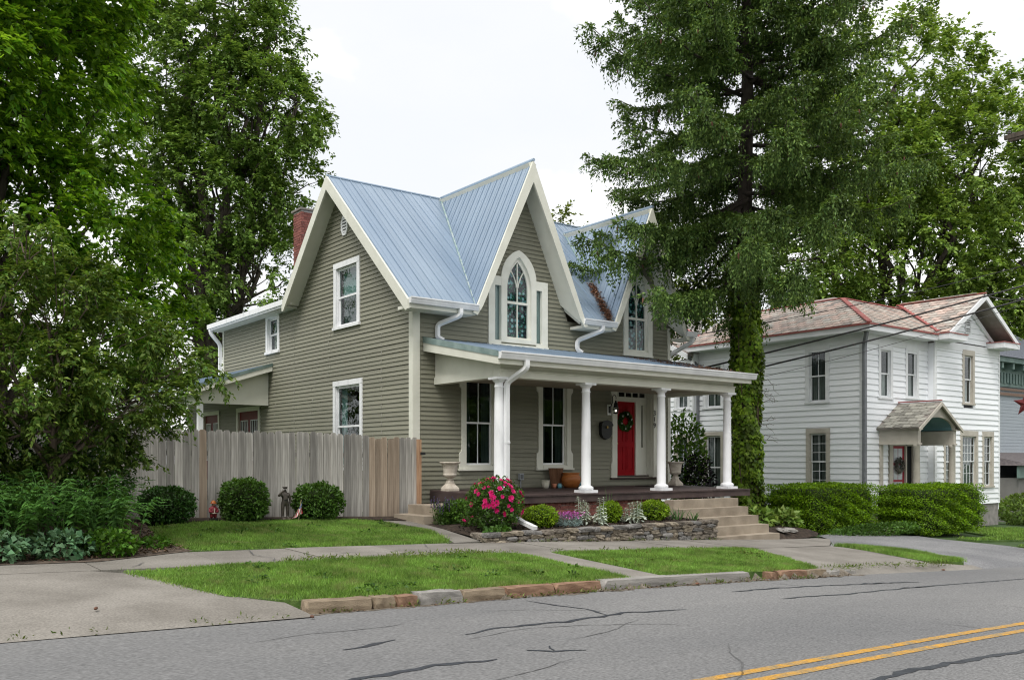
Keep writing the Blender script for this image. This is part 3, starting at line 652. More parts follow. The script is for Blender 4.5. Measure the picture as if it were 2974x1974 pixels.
# ---- Gothic windows
def floral():
    m = bpy.data.materials.new('floral_curtain'); m.use_nodes = True; t = m.node_tree; N = t.nodes; L = t.links; b = N['Principled BSDF']; b.inputs['Roughness'].default_value = .6
    tcn = N.new('ShaderNodeTexCoord')
    def vor(s, th0, th1):
        v = N.new('ShaderNodeTexVoronoi'); v.inputs['Scale'].default_value = s; v.inputs['Randomness'].default_value = .75; L.new(tcn.outputs['Object'], v.inputs['Vector'])
        mr = N.new('ShaderNodeMapRange'); mr.inputs['From Min'].default_value = th0; mr.inputs['From Max'].default_value = th1; mr.inputs['To Min'].default_value = 1; mr.inputs['To Max'].default_value = 0; L.new(v.outputs['Distance'], mr.inputs[0]); return v, mr.outputs[0]
    v1, f1 = vor(8.5, .34, .44); v2, f2 = vor(15, .28, .36)
    rp = N.new('ShaderNodeValToRGB'); e = rp.color_ramp.elements; e[0].color = (.16, .46, .52, 1); e[1].color = (.55, .80, .88, 1); sx = N.new('ShaderNodeSeparateColor'); L.new(v1.outputs['Color'], sx.inputs[0]); L.new(sx.outputs[0], rp.inputs[0])
    m1 = N.new('ShaderNodeMix'); m1.data_type = 'RGBA'; m1.inputs['A'].default_value = (.006, .016, .035, 1); m1.inputs['B'].default_value = (.04, .30, .18, 1); L.new(f2, m1.inputs['Factor'])
    m2 = N.new('ShaderNodeMix'); m2.data_type = 'RGBA'; L.new(f1, m2.inputs['Factor']); L.new(m1.outputs['Result'], m2.inputs['A']); L.new(rp.outputs[0], m2.inputs['B'])
    L.new(m2.outputs['Result'], b.inputs['Base Color']); return m
FLORAL = floral()
WARMW = mat('warm_white_trim', (.70, .70, .63), (.78, .78, .71), scale=3, rough=.5)
def gothic(c, lights):
    zb, sp, ap = 4.56, 5.78, 6.52; hw = .345
    inner = arch_pts(c, hw, sp, ap); mid_ = arch_pts(c, hw + .06, sp, ap + .09)
    mb = MB()
    ohw = .545; outer = arch_pts(c, ohw, 6.0, 6.74)
    # side posts and arch
    o2 = [(c - ohw, zb - .1)] + [(c - ohw, z) for z in (5.0, 5.5)] + outer + [(c + ohw, z) for z in (5.5, 5.0)] + [(c + ohw, zb - .1)]
    im = arch_pts(c, hw + .04, sp, ap + .06)
    i2 = [(c - hw - .04, zb - .1)] + [(c - hw - .04, z) for z in (5.0, 5.5)] + im + [(c + hw + .04, z) for z in (5.5, 5.0)] + [(c + hw + .04, zb - .1)]
    mb.strip(FR, o2, i2, -.03, .06)
    mb.fbox(FR, c - hw - .04, c + hw + .04, zb - .1, zb, -.03, .058)
    if lights:
        for s in (-1, 1):
            q = lambda u: c + s * u
            A = sorted((q(ohw), q(.73))); B = sorted((q(.73), q(.915)))
            mb.fbox(FR, B[0], B[1], 4.42, 6.04, -.03, .056).fbox(FR, A[0], A[1], 5.82, 6.04, -.03, .054).fbox(FR, A[0], A[1], 4.42, 4.50, -.03, .054)
        mb.fbox(FR, c - .93, c + .93, 4.36, 4.42, -.03, .08)
    else: mb.fbox(FR, c - .56, c + .56, 4.42, 4.47, -.03, .08)
    w = obj('gothic_window', mb, WARMW, house)
    s_ = MB().strip(FR, [(c - hw - .04, zb)] + im + [(c + hw + .04, zb)], [(c - hw + .03, zb)] + arch_pts(c, hw - .03, sp, ap - .06) + [(c + hw - .03, zb)], -.06, -.01)
    s_.fbox(FR, c - hw + .03, c + hw - .03, zb, zb + .05, -.06, -.01).fbox(FR, c - hw + .03, c + hw - .03, 5.42, 5.48, -.06, .0)
    obj('sash', s_, WARMW, w)
    obj('muntin', MB().fbox(FR, c - .014, c + .014, zb + .05, 5.42, -.05, -.015), WARMW, w)
    obj('muntin', MB().fbox(FR, c - .014, c + .014, 5.48, ap - .1, -.05, -.015), WARMW, w)
    for s in (-1, 1):   # curved tracery bars
        P = [(c + s * (.02 + .19 * t ** 1.6), 5.83 + .42 * t) for t in np.linspace(0, 1, 7)]
        obj('muntin', MB().strip(FR, [(p[0] - .013, p[1]) for p in P], [(p[0] + .013, p[1]) for p in P], -.05, -.015), WARMW, w)
    pane = [(c - hw + .025, zb + .04)] + arch_pts(c, hw - .025, sp, ap - .05) + [(c + hw - .025, zb + .04)]
    obj('pane', MB().fprism(FR, pane, -.046, -.04), GLASS, w)
    cu = [(c - hw, zb)] + arch_pts(c, hw, sp, ap) + [(c + hw, zb)]
    obj('curtain', MB().fprism(FR, cu, -.12, -.10), FLORAL, w)
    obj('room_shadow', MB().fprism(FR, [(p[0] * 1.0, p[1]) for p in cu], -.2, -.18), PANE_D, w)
    if lights:
        for s in (-1, 1):
            A = sorted((c + s * .545, c + s * .73))
            obj('pane', MB().fbox(FR, A[0], A[1], 4.5, 5.82, -.03, -.025), GLASS, w); obj('blind', MB().fbox(FR, A[0] - .03, A[1] + .03, 4.47, 5.85, -.07, -.06), BLIND, w)
gothic(13.745, True); gothic(G2C, False)

# ---- front door in its panelled recess
RED = mat('red_door', (.27, .003, .008), (.33, .005, .011), scale=3, rough=.6, spec=.15)
dr = MB()
YB = -.22     # recess depth
dr.fbox(FR, 16.90, 17.08, 1.13, 3.62, -.03, .05).fbox(FR, 18.47, 18.61, 1.13, 3.62, -.03, .05).fbox(FR, 17.08, 18.47, 3.50, 3.62, -.03, .045)
dr.fprism(FR, [(16.90, 1.13), (16.865, 1.13), (16.865, 1.48), (16.885, 1.52), (16.90, 1.56)], -.02, .048).fprism(FR, [(16.90, 3.62), (16.865, 3.62), (16.865, 3.36), (16.885, 3.32), (16.90, 3.28)], -.02, .048)
dr.fbox(FR, 17.06, 17.08, 1.13, 3.5, YB - .05, -.03).fbox(FR, 18.47, 18.49, 1.13, 3.5, YB - .05, -.03).fbox(FR, 17.08, 18.47, 3.5, 3.52, YB, -.03)
entry = obj('entry_surround', dr, CREAM, house)
# right jamb panels (they face -X)
JR = side(18.47)
mb = MB()
for z0, z1 in ((1.35, 1.95), (2.1, 3.3)):
    y0, y1 = Y0 + .04, Y0 + .19
    mb.fbox(JR, y0, y1, z0, z0 + .025, 0, .018).fbox(JR, y0, y1, z1 - .025, z1, 0, .018).fbox(JR, y0, y0 + .025, z0 + .025, z1 - .025, 0, .018).fbox(JR, y1 - .025, y1, z0 + .025, z1 - .025, 0, .018)
obj('jamb_moulding', mb, CREAM, entry)
fb = MB().fbox(FR, 17.08, 17.24, 1.17, 3.2, YB - .06, YB).fbox(FR, 18.02, 18.16, 1.17, 3.2, YB - .06, YB + .02).fbox(FR, 17.08, 18.47, 3.2, 3.33, YB - .06, YB + .01).fbox(FR, 17.08, 18.47, 3.45, 3.5, YB - .06, YB + .01).fbox(FR, 18.16, 18.26, 1.17, 3.2, YB - .06, YB).fbox(FR, 18.33, 18.47, 1.17, 3.2, YB - .06, YB).fbox(FR, 18.26, 18.33, 1.17, 1.95, YB - .06, YB - .002).fbox(FR, 18.26, 18.33, 3.12, 3.2, YB - .06, YB - .002)
obj('door_frame', fb, CREAM, entry)
tr = MB()
for i in range(6): tr.fbox(FR, 17.10 + i * .264, 17.125 + i * .264, 3.33, 3.45, YB - .04, YB)
obj('transom_bars', tr, CREAM, entry)
obj('transom_pane', MB().fbox(FR, 17.08, 18.47, 3.33, 3.45, YB - .05, YB - .045), GLASS, entry)
obj('sidelight_pane', MB().fbox(FR, 18.26, 18.33, 1.95, 3.12, YB - .05, YB - .045), GLASS, entry)
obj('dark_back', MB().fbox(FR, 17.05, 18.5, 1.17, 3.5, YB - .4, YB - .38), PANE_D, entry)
door = obj('front_door', MB().fbox(FR, 17.24, 18.02, 1.19, 3.2, YB - .06, YB - .02), RED, house)
for a0, a1 in ((17.31, 17.58), (17.68, 17.95)):
    for b0, b1 in ((1.32, 1.98), (2.1, 2.75), (2.85, 3.1)):
        p = MB().fbox(FR, a0, a1, b0, b0 + .02, YB - .02, YB - .008).fbox(FR, a0, a1, b1 - .02, b1, YB - .02, YB - .008).fbox(FR, a0, a0 + .02, b0 + .02, b1 - .02, YB - .02, YB - .008).fbox(FR, a1 - .02, a1, b0 + .02, b1 - .02, YB - .02, YB - .008).fbox(FR, a0 + .045, a1 - .045, b0 + .045, b1 - .045, YB - .02, YB - .01)
        obj('door_panel', p, RED, door)
obj('door_knob', MB().lathe((17.30, Y0 - YB - .02, 2.03), [(.03, 0), (.035, .02), (.03, .04), (.01, .05)], 10), mat('brass', (.35, .24, .08), rough=.3, metal=1), door)
obj('threshold', MB().fbox(FR, 16.84, 18.62, 1.10, 1.135, YB, .09).fbox(FR, 17.08, 18.47, 1.135, 1.19, YB - .1, YB + .08), BROWN, entry)
# house number: carved digits, one below the other
def text_obj(name, s, size, loc, rotz, mt, parent, ext=.006):
    cu = bpy.data.curves.new(name, 'FONT'); cu.body = s; cu.size = size; cu.extrude = ext; cu.align_x = 'CENTER'; cu.align_y = 'CENTER'
    tmp = bpy.data.objects.new('tmp_text', cu); COL.objects.link(tmp); bpy.context.view_layer.update()
    me = bpy.data.meshes.new_from_object(tmp.evaluated_get(bpy.context.evaluated_depsgraph_get())); bpy.data.objects.remove(tmp)
    me.materials.clear(); me.materials.append(mt); me.name = name
    return inst(name, me, parent, loc, (R(90), 0, rotz))
for s, z in (('3', 2.90), ('1', 2.725), ('9', 2.555)): text_obj('house_number', s, .20, (18.50, Y0 - .058, z), 0, IRON, entry)

# ---- roofs
def roof_slope(parent, pts, udir, name='roof', pw=.30, th=.13, mt=METAL, soffit=CREAM, rib=True, panel_up=.012):
    """pts: convex outline of the top face; udir: along the eave. Slab below, then one metal sheet after another"""
    P = [Vector(p) for p in pts]; u = Vector(udir).normalized(); n = Vector((0, 0, 0))
    for i in range(len(P)): n += P[i].cross(P[(i + 1) % len(P)])
    n.normalize()
    if n.z < 0: n = -n
    v = n.cross(u)
    if v.z < 0: v = -v
    roof = obj(name, MB().prism(P, -n * th), soffit, parent)
    o = P[0]; q = [((p - o).dot(u), (p - o).dot(v)) for p in P]
    def clip(poly, c, keep_gt):
        out = []
        for i in range(len(poly)):
            a, b = poly[i], poly[(i + 1) % len(poly)]; ia = (a[0] >= c) == keep_gt; ib = (b[0] >= c) == keep_gt
            if ia: out.append(a)
            if ia != ib:
                t = (c - a[0]) / (b[0] - a[0]); out.append((c, a[1] + t * (b[1] - a[1])))
        return out
    lo = min(p[0] for p in q); hi = max(p[0] for p in q); c = lo
    while c < hi - .02:
        s = clip(clip(q, c + .002, True), min(c + pw, hi) - .002, False)
        if len(s) >= 3:
            top = [o + u * a + v * b + n * panel_up for a, b in s]; mb = MB().prism(top, -n * (panel_up - .002))
            if rib:
                vs = sorted(b for a, b in s if a < c + .06) or [min(b for a, b in s), max(b for a, b in s)]
                for k, (cc, hh, ww) in enumerate(((c + .03, .016, .026), (c + pw * .5, .005, .02))):
                    r_ = clip(clip(q, cc - ww / 2, True), cc + ww / 2, False)
                    if len(r_) >= 3: mb.prism([o + u * a + v * b + n * (panel_up + hh) for a, b in r_], -n * (hh - .001))
            obj('roof_panel', mb, mt, roof)
        c += pw
    return roof
RX0, RX1, RY, RZ_, EY, EZ = 10.36, 19.5, 21.2, 8.78, 17.22, 5.14
X = (1, 0, 0)
roof_slope(house, [(RX0, EY, EZ), (12.15, EY, EZ), (13.78, RY, RZ_), (RX0, RY, RZ_)], X)
roof_slope(house, [(15.41, EY, EZ), (16.52, EY, EZ), (17.87, 20.73, 8.35), (17.87, RY, RZ_), (13.78, RY, RZ_)], X)
roof_slope(house, [(19.22, EY, EZ), (RX1, EY, EZ), (RX1, RY, RZ_), (17.87, RY, RZ_), (17.87, 20.73, 8.35)], X)
roof_slope(house, [(RX0, RY, RZ_), (RX1, RY, RZ_), (RX1, 23.9, 5.98), (RX0, 23.9, 5.98)], X, rib=False, pw=1.2)
GY = 17.17
Yd = (0, 1, 0)
roof_slope(house, [(12.12, GY, EZ - .02), (13.78, GY, 8.80), (13.78, RY, 8.80)], Yd, pw=.26)
roof_slope(house, [(15.44, GY, EZ - .02), (13.78, RY, 8.80), (13.78, GY, 8.80)], Yd, pw=.26)
roof_slope(house, [(16.50, GY, EZ - .02), (17.87, GY, 8.36), (17.87, 20.73, 8.36)], Yd, pw=.26)
roof_slope(house, [(19.24, GY, EZ - .02), (17.87, 20.73, 8.36), (17.87, GY, 8.36)], Yd, pw=.26)
# rake boards
def rake(frm, a, b, w=.22, th=.05, d=.0, name='rake_board'):
    """board hanging below the line a-b (2-D points on the gable plane)"""
    return obj(name, MB().fprism(frm, [a, b, (b[0], b[1] - w), (a[0], a[1] - w)], d, d + th), CREAM, house)
def rake2(frm, pts, w, th, d, name='rake_board'):
    return obj(name, MB().fprism(frm, pts, d, d + th), CREAM, house)
SR = side(RX0)
rake2(SR, [(EY - .02, EZ - .02), (RY, RZ_ + .02), (RY, RZ_ - .33), (EY + .08, EZ - .25), (EY - .02, EZ - .22)], 0, .05, 0)
rake2(SR, [(RY, RZ_ + .02), (23.95, 5.95), (23.95, 5.72), (23.85, 5.72), (RY, RZ_ - .33)], 0, .05, 0)
GF = front(GY)
for c, top, hwid, bz in ((G1C, 8.82, 1.67, 5.1), (G2C, 8.38, 1.38, 5.1)):
    for s in (-1, 1):
        rake2(GF, [(c, top), (c + s * hwid, bz + .03), (c + s * (hwid + .1), bz - .12), (c + s * (hwid - .02), bz - .16), (c + s * (hwid - .17), bz + .06), (c, top - .52)], 0, .055, 0)
# ridge caps and valleys
mb = MB().tube([(RX0 - .04, RY, RZ_ + .02), (RX1, RY, RZ_ + .02)], .035, 6); obj('ridge_cap', mb, METAL, house)
obj('ridge_cap', MB().tube([(13.78, GY - .06, 8.83), (13.78, RY, 8.83)], .04, 6), METAL, house)
obj('ridge_cap', MB().tube([(17.87, GY - .06, 8.39), (17.87, 20.7, 8.39)], .04, 6), METAL, house)
VAL = mat('mossy_valley', (.20, .30, .28), (.36, .42, .42), scale=6, rough=.5, metal=.3)
for a, b in (((12.15, EY, EZ + .03), (13.76, RY, RZ_ + .03)), ((15.41, EY, EZ + .03), (13.80, RY, RZ_ + .03)), ((16.52, EY, EZ + .03), (17.85, 20.73, 8.38))):
    obj('valley_flashing', MB().tube([a, b], .03, 5), VAL, house)
# eaves: soffit box, gutters
def gutter(x0, x1, y, ztop, name='gutter', par=None, size=.13):
    prof = [(0, 0), (.02, -.02), (.02, -.06), (.05, -size), (size, -size), (size, 0)]
    a = [(x0, y + p[0], ztop + p[1]) for p in prof]; mb = MB().prism(a, (x1 - x0, 0, 0)); mb.box(x0 - .004, x1 + .004, y - .008, y + .02, ztop - .022, ztop + .006)
    return obj(name, mb, GUTTER, par or house)
for x0, x1 in ((RX0 - .02, 12.12), (15.42, 16.52), (19.2, 19.6)):
    obj('eave_soffit', MB().box(x0, x1, EY + .02, Y0 - .03, EZ - .20, EZ - .13).box(x0, x1, EY - .03, EY + .02, EZ - .2, EZ + .0), CREAM, house)
    gutter(x0 - .01, x1 + .02, EY - .17, EZ + .02)
def spout(pts, name='downspout', par=None, sq=(.045, .032), band=None, mt=GUTTER, up=None):
    P = [Vector(p) for p in pts]; Q = [P[0]]
    for i in range(1, len(P) - 1):
        a, b = P[i - 1], P[i + 1]; la, lb = (a - P[i]).length, (b - P[i]).length; r = min(.1, la * .45, lb * .45)
        s, e_ = P[i] + (a - P[i]).normalized() * r, P[i] + (b - P[i]).normalized() * r
        for t in (0, .33, .67, 1): Q.append(s.lerp(P[i], t).lerp(P[i].lerp(e_, t), t))
    Q.append(P[-1]); return obj(name, MB().tube(Q, .05, sq=sq, up=up or Vector((0, 1, 0.01))), mt, par or house)
spout([(11.66, EY - .1, 5.03), (11.66, EY - .1, 4.88), (11.36, Y0 - .08, 4.70), (11.36, Y0 - .08, 4.52), (11.36, Y0 - .08, 4.42), (11.47, Y0 - .16, 4.34)], sq=(.042, .042))
spout([(16.05, EY - .1, 5.03), (16.05, EY - .1, 4.92), (15.62, Y0 - .08, 4.68), (15.62, Y0 - .08, 4.45), (15.73, Y0 - .16, 4.36)], sq=(.042, .042))
spout([(19.5, EY - .08, 5.03), (19.5, EY - .05, 4.9), (19.22, Y0 + .1, 4.55), (19.22, Y0 + .1, 1.0)], sq=(.045, .045))
# ---- rear ell roof, gutter
roof_slope(house, [(10.42, 23.75, 6.02), (10.42, 29.95, 6.02), (13.4, 29.95, 6.9), (13.4, 23.75, 6.9)], Yd, pw=1.0, rib=False, mt=mat('dark_shingle', (.05, .045, .045), (.09, .08, .08), scale=12, rough=.9))
mb = MB(); mb.fbox(side(10.42), 23.9, 29.95, 5.90, 6.04, 0, .12).fbox(side(10.42), 23.9, 29.95, 5.84, 5.9, .03, .08)
obj('gutter', mb, WHITE, house)
obj('eave_soffit', MB().box(10.42, XC + .05, 23.9, 29.95, 5.84, 5.89), CREAM, house)
spout([(10.36, 29.75, 5.88), (10.36, 29.75, 5.75), (10.66, 29.72, 5.4), (10.66, 29.72, 4.3), (10.5, 29.72, 4.05)], sq=(.05, .045), mt=WHITE)
# ---- chimney
ch = obj('chimney', MB().box(11.63, 12.19, 25.53, 26.07, 5.9, 9.12), MORTAR, house)
lay(ch, front(25.53), 11.60, 12.2, 7.2, 24, seed=8)
lay(ch, side(11.63), 25.52, 26.08, 7.2, 24, seed=9, sd=True)
obj('chimney_cap', MB().box(11.56, 12.26, 25.46, 26.14, 9.10, 9.16), CONC, ch)

# ---- side porch at the back
SP = 25.9
roof_slope(house, [(8.25, SP - .3, 3.62), (8.25, 33.4, 3.62), (XC - .02, 33.4, 4.42), (XC - .02, SP - .3, 4.42)], Yd, pw=.35, th=.08)
fs = front(SP - .3)
obj('rake_board', MB().fprism(fs, [(8.3, 3.60), (XC - .03, 4.40), (XC - .03, 4.22), (8.3, 3.42)], 0, .04), CREAM, house)
obj('rake_flashing', MB().fprism(fs, [(8.3, 3.655), (XC - .03, 4.455), (XC - .03, 4.36), (8.3, 3.56)], .04, .055), FLASH, house)
obj('porch_end_panel', MB().fprism(front(SP), [(8.62, 3.22), (XC - .03, 3.22), (XC - .03, 4.2), (8.62, 3.52)], -.03, .03), CREAM, house)
obj('porch_beam', MB().box(8.62, 8.78, SP + .03, 33.3, 3.2, 3.45).box(8.3, 8.62, SP - .26, 33.4, 3.40, 3.46), CREAM, house)
obj('gutter', MB().box(8.12, 8.25, SP - .32, 33.4, 3.50, 3.62), GUTTER, house)
for y in (SP, 29.3, 32.8): obj('porch_post', MB().box(8.64, 8.78, y - .07, y + .07, .3, 3.2), WHITE, house)
obj('porch_floor', MB().box(8.4, XC, SP - .3, 33.3, .3, .75), BROWN, house)
DRED = mat('dark_red_door', (.11, .012, .014), (.15, .018, .02), scale=3, rough=.5)
for y0, y1 in ((26.65, 28.3), (30.1, 31.5)):
    d = obj('double_door', MB().fbox(SD, y0, y1, .8, 3.12, -.08, -.03), DRED, house)
    obj('door_casing', MB().fbox(SD, y0 - .13, y0, .8, 3.2, -.03, .045).fbox(SD, y1, y1 + .13, .8, 3.2, -.03, .045).fbox(SD, y0 - .13, y1 + .13, 3.12, 3.25, -.03, .046), CREAM, d)
    for k in range(2):
        a = y0 + .14 + k * (y1 - y0) / 2; b = a + (y1 - y0) / 2 - .26
        gg = MB()
        for i in range(5): aa = a + (b - a) * i / 4; gg.fbox(SD, aa - .012, aa + .012, 1.6, 2.85, -.03, -.012)
        for zz in (1.6, 2.2, 2.84): gg.fbox(SD, a - .012, b + .012, zz - .012, zz + .012, -.03, -.013)
        obj('door_grille', gg, WHITE, d); obj('pane', MB().fbox(SD, a, b, 1.6, 2.85, -.035, -.03), PANE_D, d)

# ---- front porch
DX0, DX1, DY0 = 11.2, 19.18, 14.95
zdk = lambda y: .866 + (y - DY0) / (Y0 - DY0) * .054
x = DX0; deck = obj('porch_deck', MB().hexa([(DX0 + .03, DY0 + .03, .71), (DX1 - .03, DY0 + .03, .71), (DX1 - .03, Y0, .73), (DX0 + .03, Y0, .73), (DX0 + .03, DY0 + .03, .83), (DX1 - .03, DY0 + .03, .83), (DX1 - .03, Y0, .885), (DX0 + .03, Y0, .885)]), BROWN, house)
plk = mesh_of('plank', MB().hexa([(0, 0, -.03), (.128, 0, -.03), (.128, Y0 - DY0 + .03, .024), (0, Y0 - DY0 + .03, .024), (0, 0, 0), (.128, 0, 0), (.128, Y0 - DY0 + .03, .054), (0, Y0 - DY0 + .03, .054)]), BROWN)
while x < DX1 - .05: inst('plank', plk, deck, (x, DY0 - .03, .866)); x += .133
obj('rim_board', MB().box(DX0 - .005, DX1 + .01, DY0 - .005, DY0 + .03, .695, .833), BROWN, deck)
obj('rim_board', MB().hexa([(DX0 - .02, DY0, .66), (DX0 + .028, DY0, .66), (DX0 + .028, Y0 - .03, .68), (DX0 - .02, Y0 - .03, .68), (DX0 - .02, DY0, .833), (DX0 + .028, DY0, .833), (DX0 + .028, Y0 - .03, .886), (DX0 - .02, Y0 - .03, .886)]), BROWN, deck)
obj('rim_board', MB().box(DX1 - .028, DX1 + .02, DY0 + .031, Y0 - .03, .69, .84), BROWN, deck)
YC = 15.28; CZ = zdk(YC); BZ = 3.33
for cx in (11.37, 13.81, 16.25, 18.69):
    Hc = BZ - CZ
    prof = [(.15, .06), (.165, .075), (.17, .10), (.165, .125), (.145, .14), (.115, .155), (.108, .17), (.108, .8), (.105, 1.3), (.097, 1.9), (.09, Hc - .22), (.102, Hc - .205), (.102, Hc - .185), (.09, Hc - .175), (.09, Hc - .11), (.115, Hc - .095), (.14, Hc - .065), (.145, Hc - .05)]
    col = obj('porch_column', MB().lathe((cx, YC, CZ), prof, 24), WHITE, house, smooth=False)
    for p in col.data.polygons: p.use_smooth = len(p.vertices) == 4
    obj('column_plinth', MB().box(cx - .19, cx + .19, YC - .19, YC + .19, CZ, CZ + .06), WHITE, col)
    obj('column_cap', MB().box(cx - .165, cx + .165, YC - .165, YC + .165, BZ - .05, BZ - .001), WHITE, col)
# beam in layers
bm_ = MB().box(11.30, 18.84, YC - .13, YC + .13, BZ, BZ + .16).box(11.33, 18.81, YC - .11, YC + .11, BZ + .16, 3.62).box(11.28, 18.86, YC - .15, YC - .128, BZ + .135, BZ + .165)
obj('porch_beam', bm_, CREAM, house)
obj('porch_side_beam', MB().box(11.30, 11.52, YC + .135, Y0 - .022, BZ, BZ + .16).prism([(11.33, YC + .115, BZ + .16), (11.33, Y0 - .022, BZ + .16), (11.33, Y0 - .022, 4.14), (11.33, YC + .115, 3.66)], (.1, 0, 0)), CREAM, house)
obj('porch_side_beam', MB().box(18.62, 18.84, YC + .135, Y0 - .022, BZ, BZ + .16).prism([(18.71, YC + .115, BZ + .16), (18.71, Y0 - .022, BZ + .16), (18.71, Y0 - .022, 4.14), (18.71, YC + .115, 3.66)], (.1, 0, 0)), CREAM, house)
CEIL = mat('porch_ceiling', (.30, .26, .20), (.36, .31, .24), scale=2, rough=.7)
obj('porch_ceiling', MB().box(11.52, 18.62, YC + .13, Y0 - .03, BZ + .10, BZ + .13), CEIL, house)
PR0, PR1, PY = 11.04, 19.12, 14.86
roof_slope(house, [(PR0, PY, 3.79), (PR1, PY, 3.79), (PR1, Y0 - .02, 4.37), (PR0, Y0 - .02, 4.37)], X, pw=.23, th=.07)
obj('porch_fascia', MB().box(PR0 + .02, PR1 - .02, PY - .03, PY + .02, 3.56, 3.72).box(PR0 + .05, PR1 - .05, PY + .02, YC - .11, 3.58, 3.61), CREAM, house)
SPL = side(PR0)
obj('rake_board', MB().fprism(SPL, [(PY - .03, 3.72), (Y0 - .02, 4.30), (Y0 - .02, 4.08), (PY - .03, 3.55)], -.02, .03), CREAM, house)
obj('rake_flashing', MB().fprism(SPL, [(PY - .05, 3.82), (Y0 - .02, 4.41), (Y0 - .02, 4.27), (PY - .05, 3.70)], .03, .045), FLASH, house)
obj('porch_soffit', MB().prism([(PR0, PY, 3.63), (11.3, PY, 3.63), (11.3, Y0 - .03, 4.2), (PR0, Y0 - .03, 4.2)], (0, 0, -.02)), CREAM, house)
gutter(PR0 - .03, PR1 + .06, PY - .17, 3.80, size=.14)
spout([(11.70, PY - .1, 3.66), (11.70, PY - .1, 3.50), (11.49, YC - .11, 3.22), (11.49, YC - .11, .55)], sq=(.05, .04))
obj('spout_band', MB().box(11.435, 11.545, YC - .16, YC - .06, 1.95, 1.99), GUTTER, house)

# ---- concrete steps to the street and little side steps
st = thing('porch_steps', 'five broad concrete steps up to the porch beside the stone wall', 'steps', (17.2, 14.2, -.3))
for i in range(5):
    z1 = .66 - .2 * i; y = 14.66 - .3 * i; y1 = 14.94 if i == 0 else 14.66 - .3 * (i - 1)
    obj('step', MB().box(16.0 + .004 * i, 18.36 + .01 * i, y, y1 - (0 if i == 0 else .001), -.9, z1), STEPC, st)
ss = thing('side_steps', 'two small concrete steps at the left end of the porch', 'steps', (10.7, 16.4, .2))
obj('step', MB().box(10.2, 11.17, 15.8, 17.0, .1, .65), STEPC, ss)
obj('step', MB().box(9.85, 10.199, 15.8, 17.0, .05, .46), STEPC, ss)
# ================================================================== THE WHITE HOUSE NEXT DOOR
XN, YF, YBAY = 27.7, 16.96, 16.688
NSID = mat('white_siding', (.81, .84, .88), (.86, .885, .915), scale=1.2, rough=.5, rnd=.03, lo=.3, hi=.7, stretch=(1, 1, 4))
NWHT = mat('white_paint', (.68, .70, .72), (.76, .78, .80), scale=2, rough=.5)
TAUPE = mat('taupe_trim', (.42, .39, .34), (.50, .47, .41), scale=3, rough=.6)
SLATE = mat('pink_grey_slate', (.40, .335, .295), (.53, .47, .42), scale=2.5, rough=.8, rnd=.22, bump=.2, bscale=20)
SLATE_J = mat('pink_grey_slate_bed', (.30, .25, .22), (.48, .42, .37), scale=3, rough=.85, isl=.2)
SLATE2 = mat('green_grey_slate', (.24, .23, .20), (.36, .35, .31), scale=2.5, rough=.8, rnd=.3, bump=.2, bscale=20)
def hue_slate(name, a, b, isl):
    m = mat(name, a, b, scale=2.5, rough=.8, bump=.2, bscale=20); t = m.node_tree; N = t.nodes; L = t.links; b_ = N['Principled BSDF']; s = b_.inputs['Base Color'].links[0].from_socket
    r = (N.new('ShaderNodeNewGeometry').outputs['Random Per Island'] if isl else N.new('ShaderNodeObjectInfo').outputs['Random']); rp = N.new('ShaderNodeValToRGB'); e = rp.color_ramp.elements
    e[0].color = (1.05, .86, .80, 1); e[1].color = (.92, .98, .98, 1); k = e.new(.3); k.color = (1.16, 1.02, .95, 1); k = e.new(.55); k.color = (.60, .59, .58, 1); k = e.new(.8); k.color = (1.1, 1.08, 1.02, 1)
    L.new(r, rp.inputs[0]); v = N.new('ShaderNodeVectorMath'); v.operation = 'MULTIPLY'; L.new(s, v.inputs[0]); L.new(rp.outputs[0], v.inputs[1]); L.new(v.outputs[0], b_.inputs['Base Color']); return m
SLATE = hue_slate('mottled_slate', (.36, .325, .30), (.50, .465, .435), False); SLATE_J = hue_slate('mottled_slate_bed', (.34, .305, .285), (.48, .445, .415), True)
RIDGE = mat('red_ridge_metal', (.26, .075, .065), (.34, .11, .10), scale=3, rough=.6)
nb = thing('white_house', 'white clapboard two-storey house with slate roof and red ridges', 'house', (XN, YF, -.2))
EN = .2; NCL = clap_unit(EN, NSID, low=.034, top=.002)
NF = front(YF); NB = front(YBAY); NS = side(XN)
XR = 36.72; XBAY = 31.81
njobs = [('F', YF, -.05, 5.55, K(27.72), K(31.82), [rect(28.68, 29.38, 3.7, 5.4), rect(30.39, 31.09, 3.75, 5.45), rect(29.2, 31.0, -.1, 2.25)]),
 ('F', YBAY, -.05, 5.7, K(31.83), K(XR), [rect(33.87, 34.6, 3.65, 5.55), rect(33.72, 34.86, .6, 2.55), rect(35.4, 36.12, .6, 2.55), rect(32.5, 33.15, .6, 2.5)]),
 ('F', YBAY, 5.95, 7.5, lambda z: 34.25 - (7.30 - z) / .62 , lambda z: 34.25 + (7.30 - z) / .62, []),
 ('S', XN, -.05, 5.55, K(16.98), K(24.0), [rect(18.32, 19.08, 3.58, 5.45), rect(18.3, 19.05, .5, 2.56), rect(22.88, 23.7, 3.6, 5.3), rect(22.88, 23.7, -.05, 2.6)]),
 ('S', XN - .35, -.05, 7.3, K(24.05), lambda z: 30 if z < 5.6 else 27.6 + (7.4 - z) / .75, [rect(24.25, 24.9, 3.6, 5.2), rect(24.25, 24.9, 0, 2.5), lambda z: (20, 27.6 - (7.4 - z) / .75) if z > 5.6 else None])]
clad(nb, njobs, NCL, EN, 260, mt=NSID)
